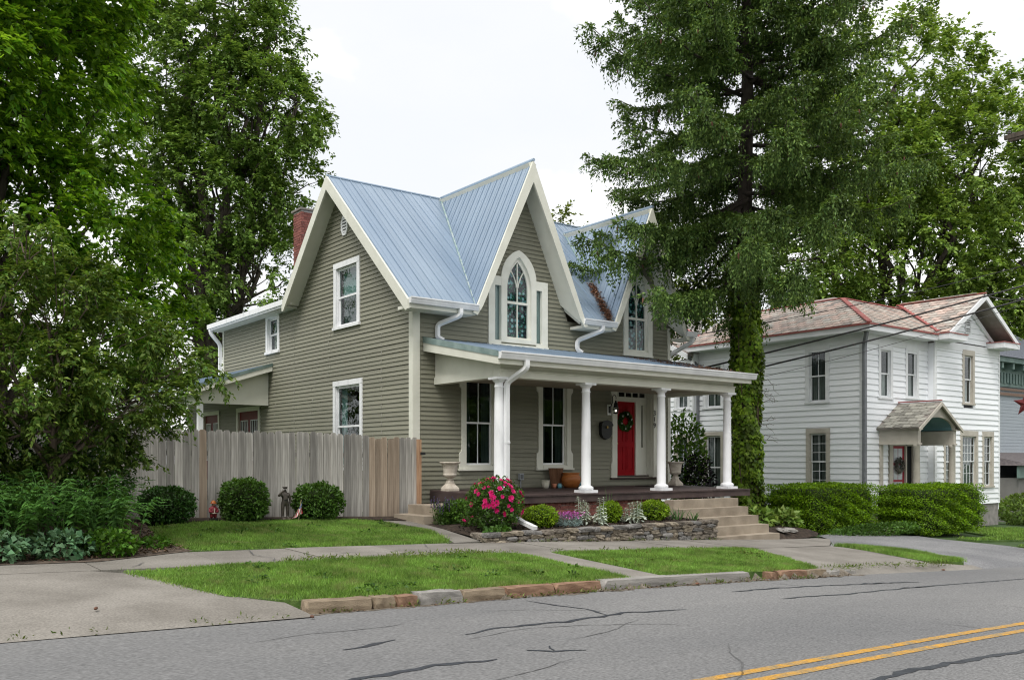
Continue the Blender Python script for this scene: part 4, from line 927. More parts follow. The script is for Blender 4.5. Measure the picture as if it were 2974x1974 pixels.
obj('wall_core', MB().box(XN + .04, XR, 24.0, 24.1, -.3, 5.6).box(XR - .04, XR - .01, YBAY, 24, -.3, 5.8).box(XN + .04, XR - .05, YF + .04, 24, -.2, -.05).box(XBAY - .0, XBAY + .03, YBAY, YF, -.05, 5.8).box(XN - .3, XN + .1, 24.04, 24.1, -.3, 6), NSID, nb)
obj('foundation', MB().box(XN + .02, XR - .02, YF + .02, 24, -.9, -.05).box(XBAY, XR - .02, YBAY + .02, YF + .02, -.9, -.05).box(XN - .33, XN + .1, 24, 30, -.9, -.05), mat('stone_base', (.2, .19, .18), (.3, .28, .27), scale=5), nb)
obj('corner_board', MB().box(XN - .03, XN + .12, YF - .035, YF + .03, -.05, 5.6).box(XN - .035, XN + .02, YF - .03, YF + .12, -.05, 5.6), NWHT, nb)
for b_ in ((XBAY - .03, XBAY + .12, YBAY - .03, YBAY + .03, -.05, 5.8), (XR - .1, XR + .02, YBAY - .03, YBAY + .03, -.05, 5.8), (XN - .37, XN - .3, 24.0, 24.1, -.05, 5.6)): obj('corner_board', MB().box(*b_), NWHT, nb)
# frieze and boxed eaves
obj('frieze', MB().box(XN - .04, XN + .02, YF - .04, 24, 5.5, 5.86).box(XN + .02, XBAY, YF - .04, YF + .02, 5.5, 5.86).box(XBAY, XR, YBAY - .04, YBAY + .02, 5.62, 5.9), NWHT, nb)
eo = .58
obj('boxed_eave', MB().box(XN - eo, XN + .1, YF - eo, 24.35, 5.82, 6.0).box(XN + .1, 31.45, YF - eo, YF + .1, 5.821, 6.001), NWHT, nb)
obj('eave_edge', MB().box(XN - eo - .05, XN - eo + .06, YF - eo - .05, 24.4, 6.0, 6.05).box(XN - eo + .06, 31.45, YF - eo - .05, YF - eo + .06, 6.0, 6.05), RIDGE, nb)
# windows
CW = [(CURT_W, (0, .38), (0, .52)), (CURT_W, (.62, 1), (0, .52))]
CD2 = [(CURT_D, (0, 1), (0, 1))]; CG = mat('grey_curtain', (.22, .24, .24), (.40, .42, .42), scale=3, rough=.9, stretch=(6, 6, .4))
CGf = [(CG, (0.02, .48), (0, 1)), (CG, (.52, .98), (0, 1))]
def nwin(fr, a0, a1, b0, b1, tr, **kw): return sash_window(nb, fr, a0, a1, b0, b1, True, trim=tr, sash=NWHT, sill=.04, **kw)
nwin(NS, 18.36, 19.02, 3.62, 5.42, NWHT, cw=.15, curt=[(CG, (.05, .95), (0, .5)), (CURT_D, (.0, 1), (.5, 1))], cols=2, head=.16)
nwin(NS, 18.34, 18.99, .56, 2.54, TAUPE, cw=.15, cols=2, rows=3, lrows=3, curt=CGf, head=.17)
nwin(NS, 22.93, 23.66, 3.64, 5.26, NWHT, cw=.15, cols=2, curt=CGf, head=.17); nwin(NS, 22.93, 23.66, .1, 2.55, TAUPE, cw=.15, cols=2, curt=CGf)
nwin(NF, 28.72, 29.34, 3.74, 5.36, NWHT, cw=.13, curt=CW, head=.17); nwin(NF, 30.43, 31.05, 3.80, 5.42, NWHT, cw=.12, curt=CW, head=.17)
nwin(NB, 33.91, 34.56, 3.72, 5.5, TAUPE, cw=.13, curt=[(CURT_W, (.05, .95), (0, .45))], head=.2)
nwin(NB, 33.76, 34.82, .62, 2.5, TAUPE, cw=.14, cols=4, rows=3, lrows=2, curt=CGf, head=.2, sw=.03); nwin(NB, 35.44, 36.08, .62, 2.5, TAUPE, cw=.13, cols=2, rows=3, lrows=2, curt=CGf, head=.2, sw=.03)
nwin(NB, 32.54, 33.11, .62, 2.46, TAUPE, cw=.12, cols=2, rows=3, curt=CGf, head=.15)
NS2 = side(XN - .35)
nwin(NS2, 24.29, 24.86, 3.64, 5.16, NWHT, cw=.13, cols=2, curt=CGf); nwin(NS2, 24.29, 24.86, .1, 2.46, TAUPE, cw=.14, cols=2, curt=CGf)
# slate roofs
SL_POOL = []
def slates(parent, pts, udir, w=.34, e=.235, mt=SLATE, th=.10, seed=1, name='roof_slope'):
    P = [Vector(p) for p in pts]; u = Vector(udir).normalized(); n = Vector((0, 0, 0))
    for i in range(len(P)): n += P[i].cross(P[(i + 1) % len(P)])
    n.normalize(); n = -n if n.z < 0 else n
    v = n.cross(u); v = -v if v.z < 0 else v
    rf = obj(name, MB().prism(P, -n * th), SLATE_J, parent); o = P[0]
    q = [((p - o).dot(u), (p - o).dot(v)) for p in P]; lo = min(p[0] for p in q); hi = max(p[0] for p in q); top = max(p[1] for p in q); rg = random.Random(seed)
    r = 0; b = min(p[1] for p in q)
    while b < top - .05:
        a = lo - (r % 2) * w / 2
        while a < hi:
            c = np.array([[a + w / 2, b + e * .5], [a + .04, b + e * .6], [a + w - .04, b + e * .6]])
            if inpoly(c, q).all(): SL_POOL.append((rf, o + u * (a + w / 2) + v * b + n * .004, u, v, n, w, e, mt, rg.random()))
            a += w
        b += e; r += 1
    return rf
Z1, INS = 7.48, 2.72
x0, y0 = XN - eo, YF - eo
slates(nb, [(x0, y0, 6.05), (x0 + INS, y0 + INS, Z1), (x0 + INS, 24.35, Z1), (x0, 24.35, 6.05)], (0, 1, 0), seed=1)
slates(nb, [(x0, y0, 6.05), (31.6, y0, 6.05), (33.9, y0 + INS, Z1), (x0 + INS, y0 + INS, Z1)], (1, 0, 0), seed=2)
obj('roof_deck', MB().hexa([(x0 + INS, y0 + INS, Z1 - .05), (36, y0 + INS, Z1 - .05), (36, 24.3, Z1 - .05), (x0 + INS, 24.3, Z1 - .05), (x0 + INS + .1, y0 + INS + .1, Z1 + .04), (36, y0 + INS + .1, Z1 + .04), (34, 22, Z1 + .35), (x0 + INS + 3, 22, Z1 + .35)]), RIDGE, nb)
obj('roof_back', MB().prism([(XR + .3, y0 + 1, 6.05), (XR + .3, 24.3, 6.05), (36, 24.3, Z1), (36, y0 + INS, Z1)], (-.1, 0, -.1)), SLATE_J, nb)
def strap(a, b, w=.09, name='ridge_strip', up=.03):
    a, b = Vector(a), Vector(b); obj(name, MB().tube([a + Vector((0, 0, up)), b + Vector((0, 0, up))], w, sq=(w, .02)), RIDGE, nb)
strap((x0, y0, 6.05), (x0 + INS, y0 + INS, Z1), .08); strap((x0 + INS, y0 + INS, Z1), (x0 + INS, 24.35, Z1), .07); strap((x0 + INS, y0 + INS, Z1), (33.9, y0 + INS, Z1), .07)
# front gable over the bay
GA, GYF = (34.25, 7.72), YBAY - .62
gl = 2.66; ge = 6.10
slates(nb, [(GA[0] - gl, GYF, ge), (GA[0] - gl, y0 + .2, ge), (GA[0], y0 + INS + .3, GA[1]), (GA[0], GYF, GA[1])], (0, 1, 0), seed=3)
slates(nb, [(GA[0] + gl, GYF, ge), (GA[0], GYF, GA[1]), (GA[0], 19.6, GA[1]), (GA[0] + gl, 17.5, ge)], (0, 1, 0), seed=4, w=.5, e=.4)
strap((GA[0], GYF - .04, GA[1]), (GA[0], y0 + INS + .4, GA[1]), .07); strap((GA[0] - gl + .1, y0 + .1, ge + .05), (GA[0], y0 + INS + .3, GA[1]), .07)
gf = front(GYF)
for s in (-1, 1):
    obj('rake_board', MB().fprism(gf, [(GA[0], GA[1] - .02), (GA[0] + s * gl, ge - .02), (GA[0] + s * gl, ge - .2), (GA[0], GA[1] - .22)], 0, .06), NWHT, nb)
    obj('rake_frieze', MB().fprism(NB, [(GA[0], GA[1] - .42), (GA[0] + s * (gl - .5), ge - .12), (GA[0] + s * (gl - .75), ge - .12), (GA[0], GA[1] - .62)], .03, .09), NWHT, nb)
    a, b = sorted((GA[0] + s * (gl + .05), GA[0] + s * (gl - 1.25)))
    obj('eave_return', MB().box(a, b, GYF - .05, YBAY + .05, 5.86, 6.06), NWHT, nb)
    obj('return_flashing', MB().box(a - .03, b + .03, GYF - .08, YBAY, 6.06, 6.09), RIDGE, nb)
vt = obj('gable_vent', MB().fbox(NB, 33.98, 34.02, 6.3, 6.85, 0, .05).fbox(NB, 34.34, 34.38, 6.3, 6.85, 0, .05).fbox(NB, 34.02, 34.34, 6.3, 6.33, 0, .05).fbox(NB, 34.02, 34.34, 6.82, 6.85, 0, .05), NWHT, nb)
for i in range(6): obj('slat', MB().fbox(NB, 34.02, 34.34, 6.34 + i * .08, 6.38 + i * .08, .01, .05), NWHT, vt)
obj('vent_back', MB().fbox(NB, 34.02, 34.34, 6.33, 6.82, .0, .027), IRON, vt)
# rear wing gable that faces the olive house
slates(nb, [(XN - .7, 24.0, 5.75 + .0), (29.9, 24.4, 5.75), (29.9, 27.6, 7.62), (XN - .7, 27.6, 7.62)], (1, 0, 0), seed=6)
obj('rake_board', MB().fprism(side(XN - .7), [(27.6, 7.60), (24.0, 5.73), (24.0, 5.52), (27.6, 7.38)], 0, .06), NWHT, nb)
obj('rake_board', MB().fprism(side(XN - .7), [(27.6, 7.60), (31.0, 5.73), (31.0, 5.52), (27.6, 7.38)], 0, .06), NWHT, nb)
obj('roof_back', MB().prism([(XN - .7, 27.6, 7.62), (30, 27.6, 7.62), (30, 31, 5.75), (XN - .7, 31, 5.75)], (0, 0, -.1)), SLATE_J, nb)
strap((XN - .7, 27.6, 7.62), (29.9, 27.6, 7.62), .06); strap((29.0, 24.1, 6.2), (29.9, 27.5, 7.6), .09)
v2 = obj('gable_vent', MB().fbox(NS2, 26.9, 27.4, 5.95, 6.6, 0, .03), IRON, nb)
for i in range(7): obj('slat', MB().fbox(NS2, 26.9, 27.4, 5.97 + i * .09, 6.015 + i * .09, .03, .05), NWHT, v2)
spout([(XN - .5, 24.2, 5.82), (XN - .5, 24.2, 5.7), (XN - .1, 24.02, 5.3), (XN - .1, 24.02, -.3)], par=nb, sq=(.05, .05), mt=mat('grey_spout', (.16, .17, .19), (.22, .23, .25), scale=3, rough=.5))
spout([(XN - .3, YF - .3, 5.82), (XN - .3, YF - .3, 5.75), (XN - .07, YF - .09, 5.45), (XN - .07, YF - .09, -.3)], par=nb, sq=(.06, .05), mt=MATS['grey_spout'])
WB = mat('white_brick', (.48, .46, .44), (.62, .6, .58), scale=6, rough=.9, rnd=.15)
wbm = mesh_of('brick', bru, WB)
for cx, cy, zt in ((32.3, 21.2, 7.9), (31.2, 27.6, 8.2)):
    c = obj('chimney', MB().box(cx - .36, cx + .36, cy - .36, cy + .36, 7.2, zt), MORTAR, nb); obj('chimney_cap', MB().box(cx - .44, cx + .44, cy - .44, cy + .44, zt, zt + .1), WB, c)
    bk = brm; brm = wbm; lay(c, front(cy - .36), cx - .37, cx + .37, zt - .55, 7, seed=30); lay(c, side(cx - .36), cy - .37, cy + .37, zt - .55, 7, seed=31, sd=True); brm = bk
# ---- entrance porch
pc = (28.95 + 30.72) / 2; PYF = 15.56
PX0, PX1 = 28.62, 31.1; pc = (PX0 + PX1) / 2
pt = obj('portico', MB().box(PX0, PX0 + .16, PYF, YF - .02, 2.13, 2.68), TAUPE, nb); obj('portico_beam', MB().box(PX1 - .16, PX1, PYF, YF - .02, 2.13, 2.68), TAUPE, pt)
mb = MB().box(PX0 - .03, PX0 + .2, PYF - .03, YF - .025, 2.12, 2.17).box(PX1 - .2, PX1 + .03, PYF - .03, YF - .025, 2.12, 2.17).box(PX0 - .06, PX0 + .16, PYF - .08, YF - .025, 2.60, 2.66).box(PX1 - .16, PX1 + .06, PYF - .08, YF - .025, 2.6, 2.66)
obj('portico_moulding', mb, TAUPE, pt)
arc = [(pc + (PX1 - PX0 - .36) / 2 * math.cos(a), 2.62 + .42 * math.sin(a)) for a in np.linspace(math.pi, 0, 15)]
upp = [(pc + (p[0] - pc) * 1.15, min(3.5 - abs(p[0] - pc) * 1.15 * .62, 3.5)) for p in arc]
obj('portico_pediment', MB().strip(front(PYF), upp, arc, -.06, .02), TAUPE, pt)
TEALV = mat('teal_vault', (.10, .21, .24), (.14, .26, .29), scale=2, rough=.6)
obj('portico_vault', MB().strip(front(PYF), [(p[0] * 1.0, p[1] + .02) for p in arc], arc, -(YF - PYF) + .02, -.061), TEALV, pt)
for s in (-1, 1):
    slates(nb, [(pc + s * 1.42, PYF - .12, 2.66), (pc + s * 1.42, YF - .02, 2.66), (pc, YF - .02, 3.56), (pc, PYF - .12, 3.56)], (0, 1, 0), w=.30, e=.20, mt=SLATE2, seed=9, th=.06, name='portico_roof')
    obj('rake_board', MB().fprism(front(PYF - .12), [(pc, 3.54), (pc + s * 1.42, 2.64), (pc + s * 1.42, 2.54), (pc, 3.42)], 0, .05), TAUPE, pt)
strap((pc, PYF - .14, 3.57), (pc, YF - .02, 3.57), .05)
for cx in (PX0 + .09, PX1 - .09):
    obj('portico_column', MB().lathe((cx, PYF + .1, -.35), [(.14, 0), (.14, .12), (.11, .15), (.11, 1.2), (.092, 2.36), (.11, 2.38), (.11, 2.42), (.13, 2.47)], 18), TAUPE, pt, smooth=True)
    obj('pilaster', MB().box(cx - .08, cx + .08, YF - .08, YF - .025, -.3, 2.12), TAUPE, pt)
obj('portico_floor', MB().box(PX0 - .1, PX1 + .1, PYF - .15, YF, -.6, -.3), STEPC, pt)
de = obj('entrance_frame', MB().fbox(NF, 29.25, 29.45, -.1, 2.2, -.03, .06).fbox(NF, 30.27, 30.36, -.1, 2.2, -.03, .05).fbox(NF, 30.78, 30.95, -.1, 2.2, -.03, .05).fbox(NF, 29.45, 30.78, 2.1, 2.26, -.03, .05).fbox(NF, 30.36, 30.78, -.1, .5, -.03, .04), TAUPE, nb)
obj('sidelight', MB().fbox(NF, 30.36, 30.78, .5, 2.1, -.03, -.02), PANE_D, de)
d2 = obj('entrance_door', MB().fbox(NF, 29.45, 30.27, -.1, 2.1, -.06, -.01), mat('crimson_door', (.24, .012, .03), (.30, .018, .035), scale=3, rough=.5), nb)
for i in range(2):
    for j in range(3): obj('pane', MB().fbox(NF, 29.58 + i * .30, 29.84 + i * .30, .35 + j * .58, .85 + j * .58, -.02, -.004), mat('bright_pane', (.30, .33, .36), (.5, .53, .56), scale=2, rough=.2), d2)
# every slate that shows largest is its own piece, the rest one bed of slates
def slate_unit(mt):
    mb = MB(); o = [(-.5, .22), (-.28, 0), (.28, 0), (.5, .22), (.5, 1.12), (-.5, 1.12)]
    mb.prism([(x, y, 1) for x, y in o], (0, 0, -.8)); return mesh_of('slate', mb, mt)
SU = {id(m): slate_unit(m) for m in (SLATE, SLATE2)}
camv = Vector((0, 0, EYE))
SL_POOL.sort(key=lambda s: (s[7] is not SLATE2, (s[1] - camv).length)); rest = {}
for i, (rf, p, u, v, n, w, e_, mt, r_) in enumerate(SL_POOL):
    if i < 300:
        M_ = Matrix((u, v, n)).transposed()
        uu = u if u.cross(v).dot(n) > 0 else -u
        M_ = Matrix((uu, v, n)).transposed()
        inst('slate', SU[id(mt)], rf, p + n * r_ * .004, (M_ @ Matrix.Rotation((r_ - .5) * .05, 3, 'Z') @ Matrix.Rotation(-.075, 3, 'X')).to_euler(), (w * .96, e_ * 1.0, .024))
    else:
        mb = rest.setdefault(rf.name, (rf, MB()))[1]
        o = [(-.5, .22), (-.28, 0), (.28, 0), (.5, .22), (.5, 1.1), (-.5, 1.1)]
        mb.prism([p + u * x * w * .97 + v * y * e_ + n * (.024 - .017 * y + r_ * .004) for x, y in o], -n * .018)
for rf, mb in rest.values(): obj('slate_courses', mb, SLATE_J, rf, kind='stuff')

# ================================================================== THE GREY HOUSE AT THE RIGHT EDGE
GX, GYY = 46.0, 22.0
gh = thing('grey_house', 'grey brick house with blue shingle roof and green cornice at the right edge', 'house', (GX, GYY, -1.2))
GBR = mat('grey_painted_brick', (.30, .34, .38), (.38, .42, .46), scale=30, rough=.8, stretch=(.3, .3, 1))
GRN = mat('green_cornice', (.10, .16, .15), (.15, .22, .20), scale=3, rough=.6); SHG = mat('blue_shingle', (.075, .085, .105), (.13, .14, .165), scale=8, rough=.9, stretch=(1, 1, 3))
obj('wall', MB().box(GX, GX + 10, GYY, GYY + 9, -1.5, 6.5), GBR, gh)
mb = MB()
for i in range(19): mb.box(GX - .016, GX + 10, GYY - .016, GYY + .02, 2.0 + i * .17, 2.155 + i * .17)
obj('brick_courses', mb, GBR, gh, kind='stuff')
obj('cornice', MB().box(GX - .7, GX + 10, GYY - .7, GYY + 9, 6.55, 6.8).box(GX - .1, GX + 10, GYY - .1, GYY, 5.4, 6.55), GRN, gh)
for i in range(8): obj('bracket', MB().box(GX + .2 + i * 1.2, GX + .42 + i * 1.2, GYY - .6, GYY - .1, 6.25, 6.55), GRN, gh)
obj('band', MB().box(GX - .06, GX + 10, GYY - .13, GYY - .1, 5.2, 5.33).box(GX - .06, GX + 10, GYY - .12, GYY - .1, 4.95, 5.1), mat('brown_band', (.2, .13, .1), rough=.7), gh)
mb = MB()
for i in range(30): mb.box(GX + i * .33, GX + i * .33 + .2, GYY - .16, GYY - .1, 5.55 + (i % 2) * .05, 6.1)
obj('dentils', mb, GRN, gh, kind='stuff')
obj('roof', MB().hexa([(GX - .8, GYY - .8, 6.8), (GX + 10.5, GYY - .8, 6.8), (GX + 10.5, GYY + 9.5, 6.8), (GX - .8, GYY + 9.5, 7.6), (GX + 1.6, GYY + 3.0, 9.35), (GX + 9, GYY + 3.0, 9.35), (GX + 9, GYY + 5, 9.35), (GX + 1.6, GYY + 5, 9.35)]), SHG, gh)
obj('porch_roof', MB().hexa([(GX - .5, GYY - 2.4, 1.35), (GX + 10, GYY - 2.4, 1.35), (GX + 10, GYY, 1.35), (GX - .5, GYY, 1.35), (GX - .4, GYY - 2.3, 1.5), (GX + 10, GYY - 2.3, 1.5), (GX + 10, GYY, 2.0), (GX - .2, GYY, 2.0)]), mat('brown_shingle', (.08, .07, .075), (.13, .115, .115), scale=8, rough=.9), gh)
obj('porch_frieze', MB().box(GX - .4, GX + 10, GYY - 2.2, GYY - 2.1, .75, 1.35), GRN, gh); obj('porch_wall', MB().box(GX - .1, GX + 10, GYY - 2.05, GYY - .02, -1.5, .75), mat('taupe_siding', (.16, .155, .15), (.20, .195, .19), scale=2, rough=.8), gh)
# ================================================================== FENCE
WOOD = mat('grey_fence_wood', (.175, .166, .152), (.40, .384, .357), scale=5, rough=.95, bump=.5, bscale=20, detail=10, stretch=(5, 5, .35), rnd=.36, lo=.3, hi=.7)
WOODR = mat('warm_fence_wood', (.22, .17, .125), (.37, .30, .235), scale=5, rough=.95, bump=.5, bscale=20, detail=10, stretch=(5, 5, .35), rnd=.18, lo=.3, hi=.7)
fence = thing('board_fence', 'weathered grey dog-eared board fence left of the olive house', 'fence', (4.5, 17.2, .5))
def board_mesh(mt, s):
    rg = random.Random(s); w = .143; e_ = .03; j = lambda: rg.uniform(-.006, .006)
    o = [(0, 0), (w, 0), (w, 1 - .028 + j()), (w - e_, 1 + j() * .4), (e_ + j(), 1 + j() * .4), (0, 1 - .028 + j())]
    return mesh_of('board', MB().prism([(x, 0, z) for x, z in o], (0, .02, 0)), mt)
BG = [board_mesh(WOOD, i) for i in range(6)]; BW = [board_mesh(WOODR, i) for i in range(3)]
rg = random.Random(4); x = -2.0
while x < 10.52:
    top = 2.19 - .008 * (x - 4.5) if x < 9.35 else 2.085; top += rg.uniform(-.028, .022); b = gz(x, 17.2) - .02
    me = rg.choice(BW if (9.35 < x < 10.0 or rg.random() < .02) else BG)
    inst('board', me, fence, (x, 17.19 + rg.uniform(-.014, .014), b), (rg.uniform(-.006, .006), rg.uniform(-.008, .008), 0), (rg.uniform(.985, 1.015), 1, top - b)); x += .1495
for z in (.95, 1.75): obj('fence_rail', MB().hexa([(-2, 17.22, z), (10.5, 17.22, z - .1), (10.5, 17.26, z - .1), (-2, 17.26, z), (-2, 17.22, z + .09), (10.5, 17.22, z - .01), (10.5, 17.26, z - .01), (-2, 17.26, z + .09)]), WOOD, fence)
obj('gate_post', MB().box(10.53, 10.63, 17.14, 17.24, .25, 2.06), mat('raw_post', (.30, .17, .10), (.42, .27, .17), scale=6, stretch=(4, 4, .4), rough=.9), fence)
obj('gate_latch', MB().box(10.60, 10.72, 17.12, 17.2, 1.72, 1.78), IRON, fence)

# ================================================================== STONE WALL OF THE FLOWER BED
STN = [mat('wall_stone_a', (.10, .085, .07), (.24, .21, .175), scale=5, rough=.95, bump=.7, bscale=30, detail=10, rnd=.25), mat('wall_stone_b', (.17, .145, .11), (.32, .275, .215), scale=5, rough=.95, bump=.7, bscale=30, detail=10, rnd=.25), mat('wall_stone_c', (.13, .125, .12), (.27, .26, .25), scale=5, rough=.95, bump=.7, bscale=30, detail=10, rnd=.25)]
wl = thing('stone_wall', 'low dry stone retaining wall edging the flower bed', 'wall', (12.7, 13.4, 0))
WY = 13.38; WT = .285
obj('wall_core', MB().prism([(9.62, WY + .05, .05), (15.98, WY + .05, -.3), (15.98, WY + .05, WT - .06), (9.75, WY + .05, WT - .06)], (0, .18, 0)), mat('wall_earth', (.03, .026, .02), rough=1.), wl)
RK = [rockmesh('stone', STN[i % 3], 100 + i, jit=.075, cuts=1, soft=.22) for i in range(12)]
rg = random.Random(12)
z = WT - .045; row = 0
while z > -.36:
    h = rg.uniform(.075, .10) if row else .085; x = 9.62 + rg.uniform(-.05, .1)
    while x < 15.98:
        w = rg.uniform(.13, .34) * (1.25 if row == 0 else 1); w = min(w, 16.0 - x); zc = z + rg.uniform(-.01, .01)
        if zc > gz(x + w / 2, 13.3) - .05 and w > .06:
            inst('stone', rg.choice(RK), wl, (x + w / 2, WY + .05 + rg.uniform(-.02, .02) - (.02 if row == 0 else 0), zc), (rg.uniform(-.05, .05), rg.uniform(-.06, .06), rg.choice((0, math.pi)) + rg.uniform(-.06, .06)), (w * 1.06, .24, h * 1.1))
        x += w + .004
    z -= h * .93; row += 1
for y in (13.6, 13.85): inst('stone', rg.choice(RK), wl, (9.75 + (y - 13.6) * .3, y, .2), (0, 0, 1.4), (.3, .22, .12))
BED = [(9.8, 13.5), (15.99, 13.5), (15.99, 15.08), (11.2, 15.08), (11.2, 15.8), (9.9, 15.8)]
bed_z = lambda x, y: gz(x, y) + max(0, .235 + .03 * (y - 13.5) - gz(x, y)) * float(np.clip((x - 9.95) / .35, 0, 1))
bo = patch('flower_bed', BED, 0, SOIL, .3, kind='structure', label='dark mulch bed between stone wall and porch')
for v in bo.data.vertices: v.co.z = bed_z(v.co.x, v.co.y) + .012 + .02 * random.uniform(-1, 1) * (v.co.x > 10.1)


# ================================================================== SHRUBS AND FLOWERS
GRN_D = leafmat('dark_shrub_leaf', (.02, .065, .012), (.05, .12, .022), rough=.4, trans=.2)
GRN_M = leafmat('mid_green_leaf', (.035, .09, .012), (.09, .18, .03), rough=.45, trans=.28)
GRN_B = leafmat('bright_shrub_leaf', (.10, .20, .008), (.24, .36, .02), rough=.5, trans=.3)
GRN_S = leafmat('silver_leaf', (.34, .40, .34), (.55, .60, .53), rough=.85, trans=.15, amt=.2)
GRN_F = leafmat('fern_leaf', (.035, .105, .018), (.09, .20, .045), rough=.5, trans=.3)
GRN_H = leafmat('hedge_leaf', (.065, .16, .004), (.20, .34, .012), rough=.45, trans=.28)
TWIG = mat('brown_twig', (.07, .05, .035), (.12, .09, .065), scale=8, rough=.95)
def shrub(name, label, c, rx, ry, h, n, L, Wd, mt, seed, cat='shrub', group=None, square=0., stems=7, up=.9, inner=.35, core=0.):
    """mounded or clipped shrub: leaves in a shell, sparse inside, stems from the ground"""
    rg = np.random.default_rng(seed); t = thing(name, label, cat, c, group)
    d = unit(rg.normal(size=(n, 3)))
    if square:   # push the ball toward a box
        m = np.max(np.abs(d), axis=1, keepdims=True); d = d * (1 - square) + d / m * square * .92
    r = np.where(rg.uniform(size=n) < inner, rg.uniform(.45, .9, n), rg.uniform(.88, 1.04, n))
    bump = 1 + (.02 if square > .6 else .07) * np.sin(d[:, 0] * 7 + seed) * np.sin(d[:, 1] * 6 + d[:, 2] * 5) + .05 * np.sin(d[:, 2] * 13 + d[:, 0] * 11)
    P = d * (r * bump)[:, None] * np.array([rx, ry, h / 2]) + np.array([c[0], c[1], c[2] + h / 2])
    D = d + rg.normal(size=(n, 3)) * .7 + np.array([0, 0, .25]); Nn = d * .8 + np.array([0, 0, up]) + rg.normal(size=(n, 3)) * .5
    s = rg.uniform(.65, 1.3, n); V, F = leaf_quads(P, D, Nn, L * s, Wd * s); fast('foliage', V, F, mt, t)
    mb = MB(); random.seed(seed)
    for i in range(stems):
        a = random.uniform(0, 6.28); q = random.uniform(.2, .75); limb(mb, (c[0] + .06 * math.cos(a) * rx * 3, c[1] + .06 * math.sin(a), c[2] - .02), (c[0] + q * rx * math.cos(a), c[1] + q * ry * math.sin(a), c[2] + h * random.uniform(.5, .85)), .014, .004, wig=.3, k=4)
    obj('stems', mb, TWIG, t)
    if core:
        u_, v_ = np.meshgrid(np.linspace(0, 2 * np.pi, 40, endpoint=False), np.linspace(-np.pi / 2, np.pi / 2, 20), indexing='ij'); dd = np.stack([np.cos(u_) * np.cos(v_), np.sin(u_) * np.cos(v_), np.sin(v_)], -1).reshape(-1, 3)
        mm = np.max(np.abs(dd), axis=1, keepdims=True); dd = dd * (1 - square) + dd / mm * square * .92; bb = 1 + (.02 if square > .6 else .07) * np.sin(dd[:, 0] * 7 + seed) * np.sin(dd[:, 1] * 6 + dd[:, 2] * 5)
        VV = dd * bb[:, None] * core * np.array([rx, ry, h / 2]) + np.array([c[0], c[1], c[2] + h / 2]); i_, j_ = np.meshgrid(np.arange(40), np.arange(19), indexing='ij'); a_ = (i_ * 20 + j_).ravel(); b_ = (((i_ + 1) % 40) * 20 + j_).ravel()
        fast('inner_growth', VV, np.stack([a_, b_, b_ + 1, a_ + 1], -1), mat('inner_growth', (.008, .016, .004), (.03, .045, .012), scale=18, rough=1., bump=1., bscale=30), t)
    return t
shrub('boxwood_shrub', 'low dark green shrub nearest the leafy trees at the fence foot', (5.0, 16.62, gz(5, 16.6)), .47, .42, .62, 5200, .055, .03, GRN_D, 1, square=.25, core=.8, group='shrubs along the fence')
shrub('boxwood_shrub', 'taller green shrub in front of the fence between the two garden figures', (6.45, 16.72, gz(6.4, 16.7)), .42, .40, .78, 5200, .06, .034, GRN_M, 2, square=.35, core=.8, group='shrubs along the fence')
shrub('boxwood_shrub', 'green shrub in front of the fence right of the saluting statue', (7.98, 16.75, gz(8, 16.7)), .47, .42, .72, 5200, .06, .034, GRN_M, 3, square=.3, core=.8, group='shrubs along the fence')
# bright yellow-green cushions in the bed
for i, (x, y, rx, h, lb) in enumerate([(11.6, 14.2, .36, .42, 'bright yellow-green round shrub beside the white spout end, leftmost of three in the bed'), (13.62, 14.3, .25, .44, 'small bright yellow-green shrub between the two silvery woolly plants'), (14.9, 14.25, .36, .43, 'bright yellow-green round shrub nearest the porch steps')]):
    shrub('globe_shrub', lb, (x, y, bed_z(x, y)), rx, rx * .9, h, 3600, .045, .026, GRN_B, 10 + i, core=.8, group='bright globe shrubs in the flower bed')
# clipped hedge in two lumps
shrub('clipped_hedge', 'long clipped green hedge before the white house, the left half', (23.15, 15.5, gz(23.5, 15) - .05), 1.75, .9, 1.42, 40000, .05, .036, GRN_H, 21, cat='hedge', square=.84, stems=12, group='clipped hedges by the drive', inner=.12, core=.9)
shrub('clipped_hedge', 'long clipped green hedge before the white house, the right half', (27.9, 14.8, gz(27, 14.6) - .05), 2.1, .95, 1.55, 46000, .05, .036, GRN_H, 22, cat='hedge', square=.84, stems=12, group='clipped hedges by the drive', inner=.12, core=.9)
# rose bush
ROSE = leafmat('rose_petals', (.55, .006, .09), (.72, .03, .28), rough=.5, trans=.25, amt=.2)
rose = shrub('rose_bush', 'rose bush covered in bright pink-red blooms before the porch', (10.5, 14.25, bed_z(10.5, 14.2)), .55, .52, 1.0, 5200, .055, .036, GRN_M, 31, inner=.5, stems=12)
def bloom(mt, seed, r=.045):
    rg = random.Random(seed); mb = MB()
    for ring, (k, rr, tilt, zz) in enumerate(((6, 1, .5, 0), (5, .75, .9, .012), (4, .45, 1.2, .02))):
        for i in range(k):
            a = 2 * math.pi * (i + .5 * ring) / k + rg.uniform(-.2, .2); c, s = math.cos(a), math.sin(a); L = r * rr; w = L * .75
            p0 = Vector((c * .004, s * .004, zz)); p2 = Vector((c * L * math.cos(tilt * .6), s * L * math.cos(tilt * .6), zz + L * math.sin(tilt) * .7)); m = (p0 + p2) / 2; q = Vector((-s, c, 0)) * w / 2
            mb.poly([p0, m - q, p2, m + q])
    return mesh_of('blossom', mb, mt)
BL = [bloom(ROSE, i, .058) for i in range(4)]
rg = np.random.default_rng(5); random.seed(9)
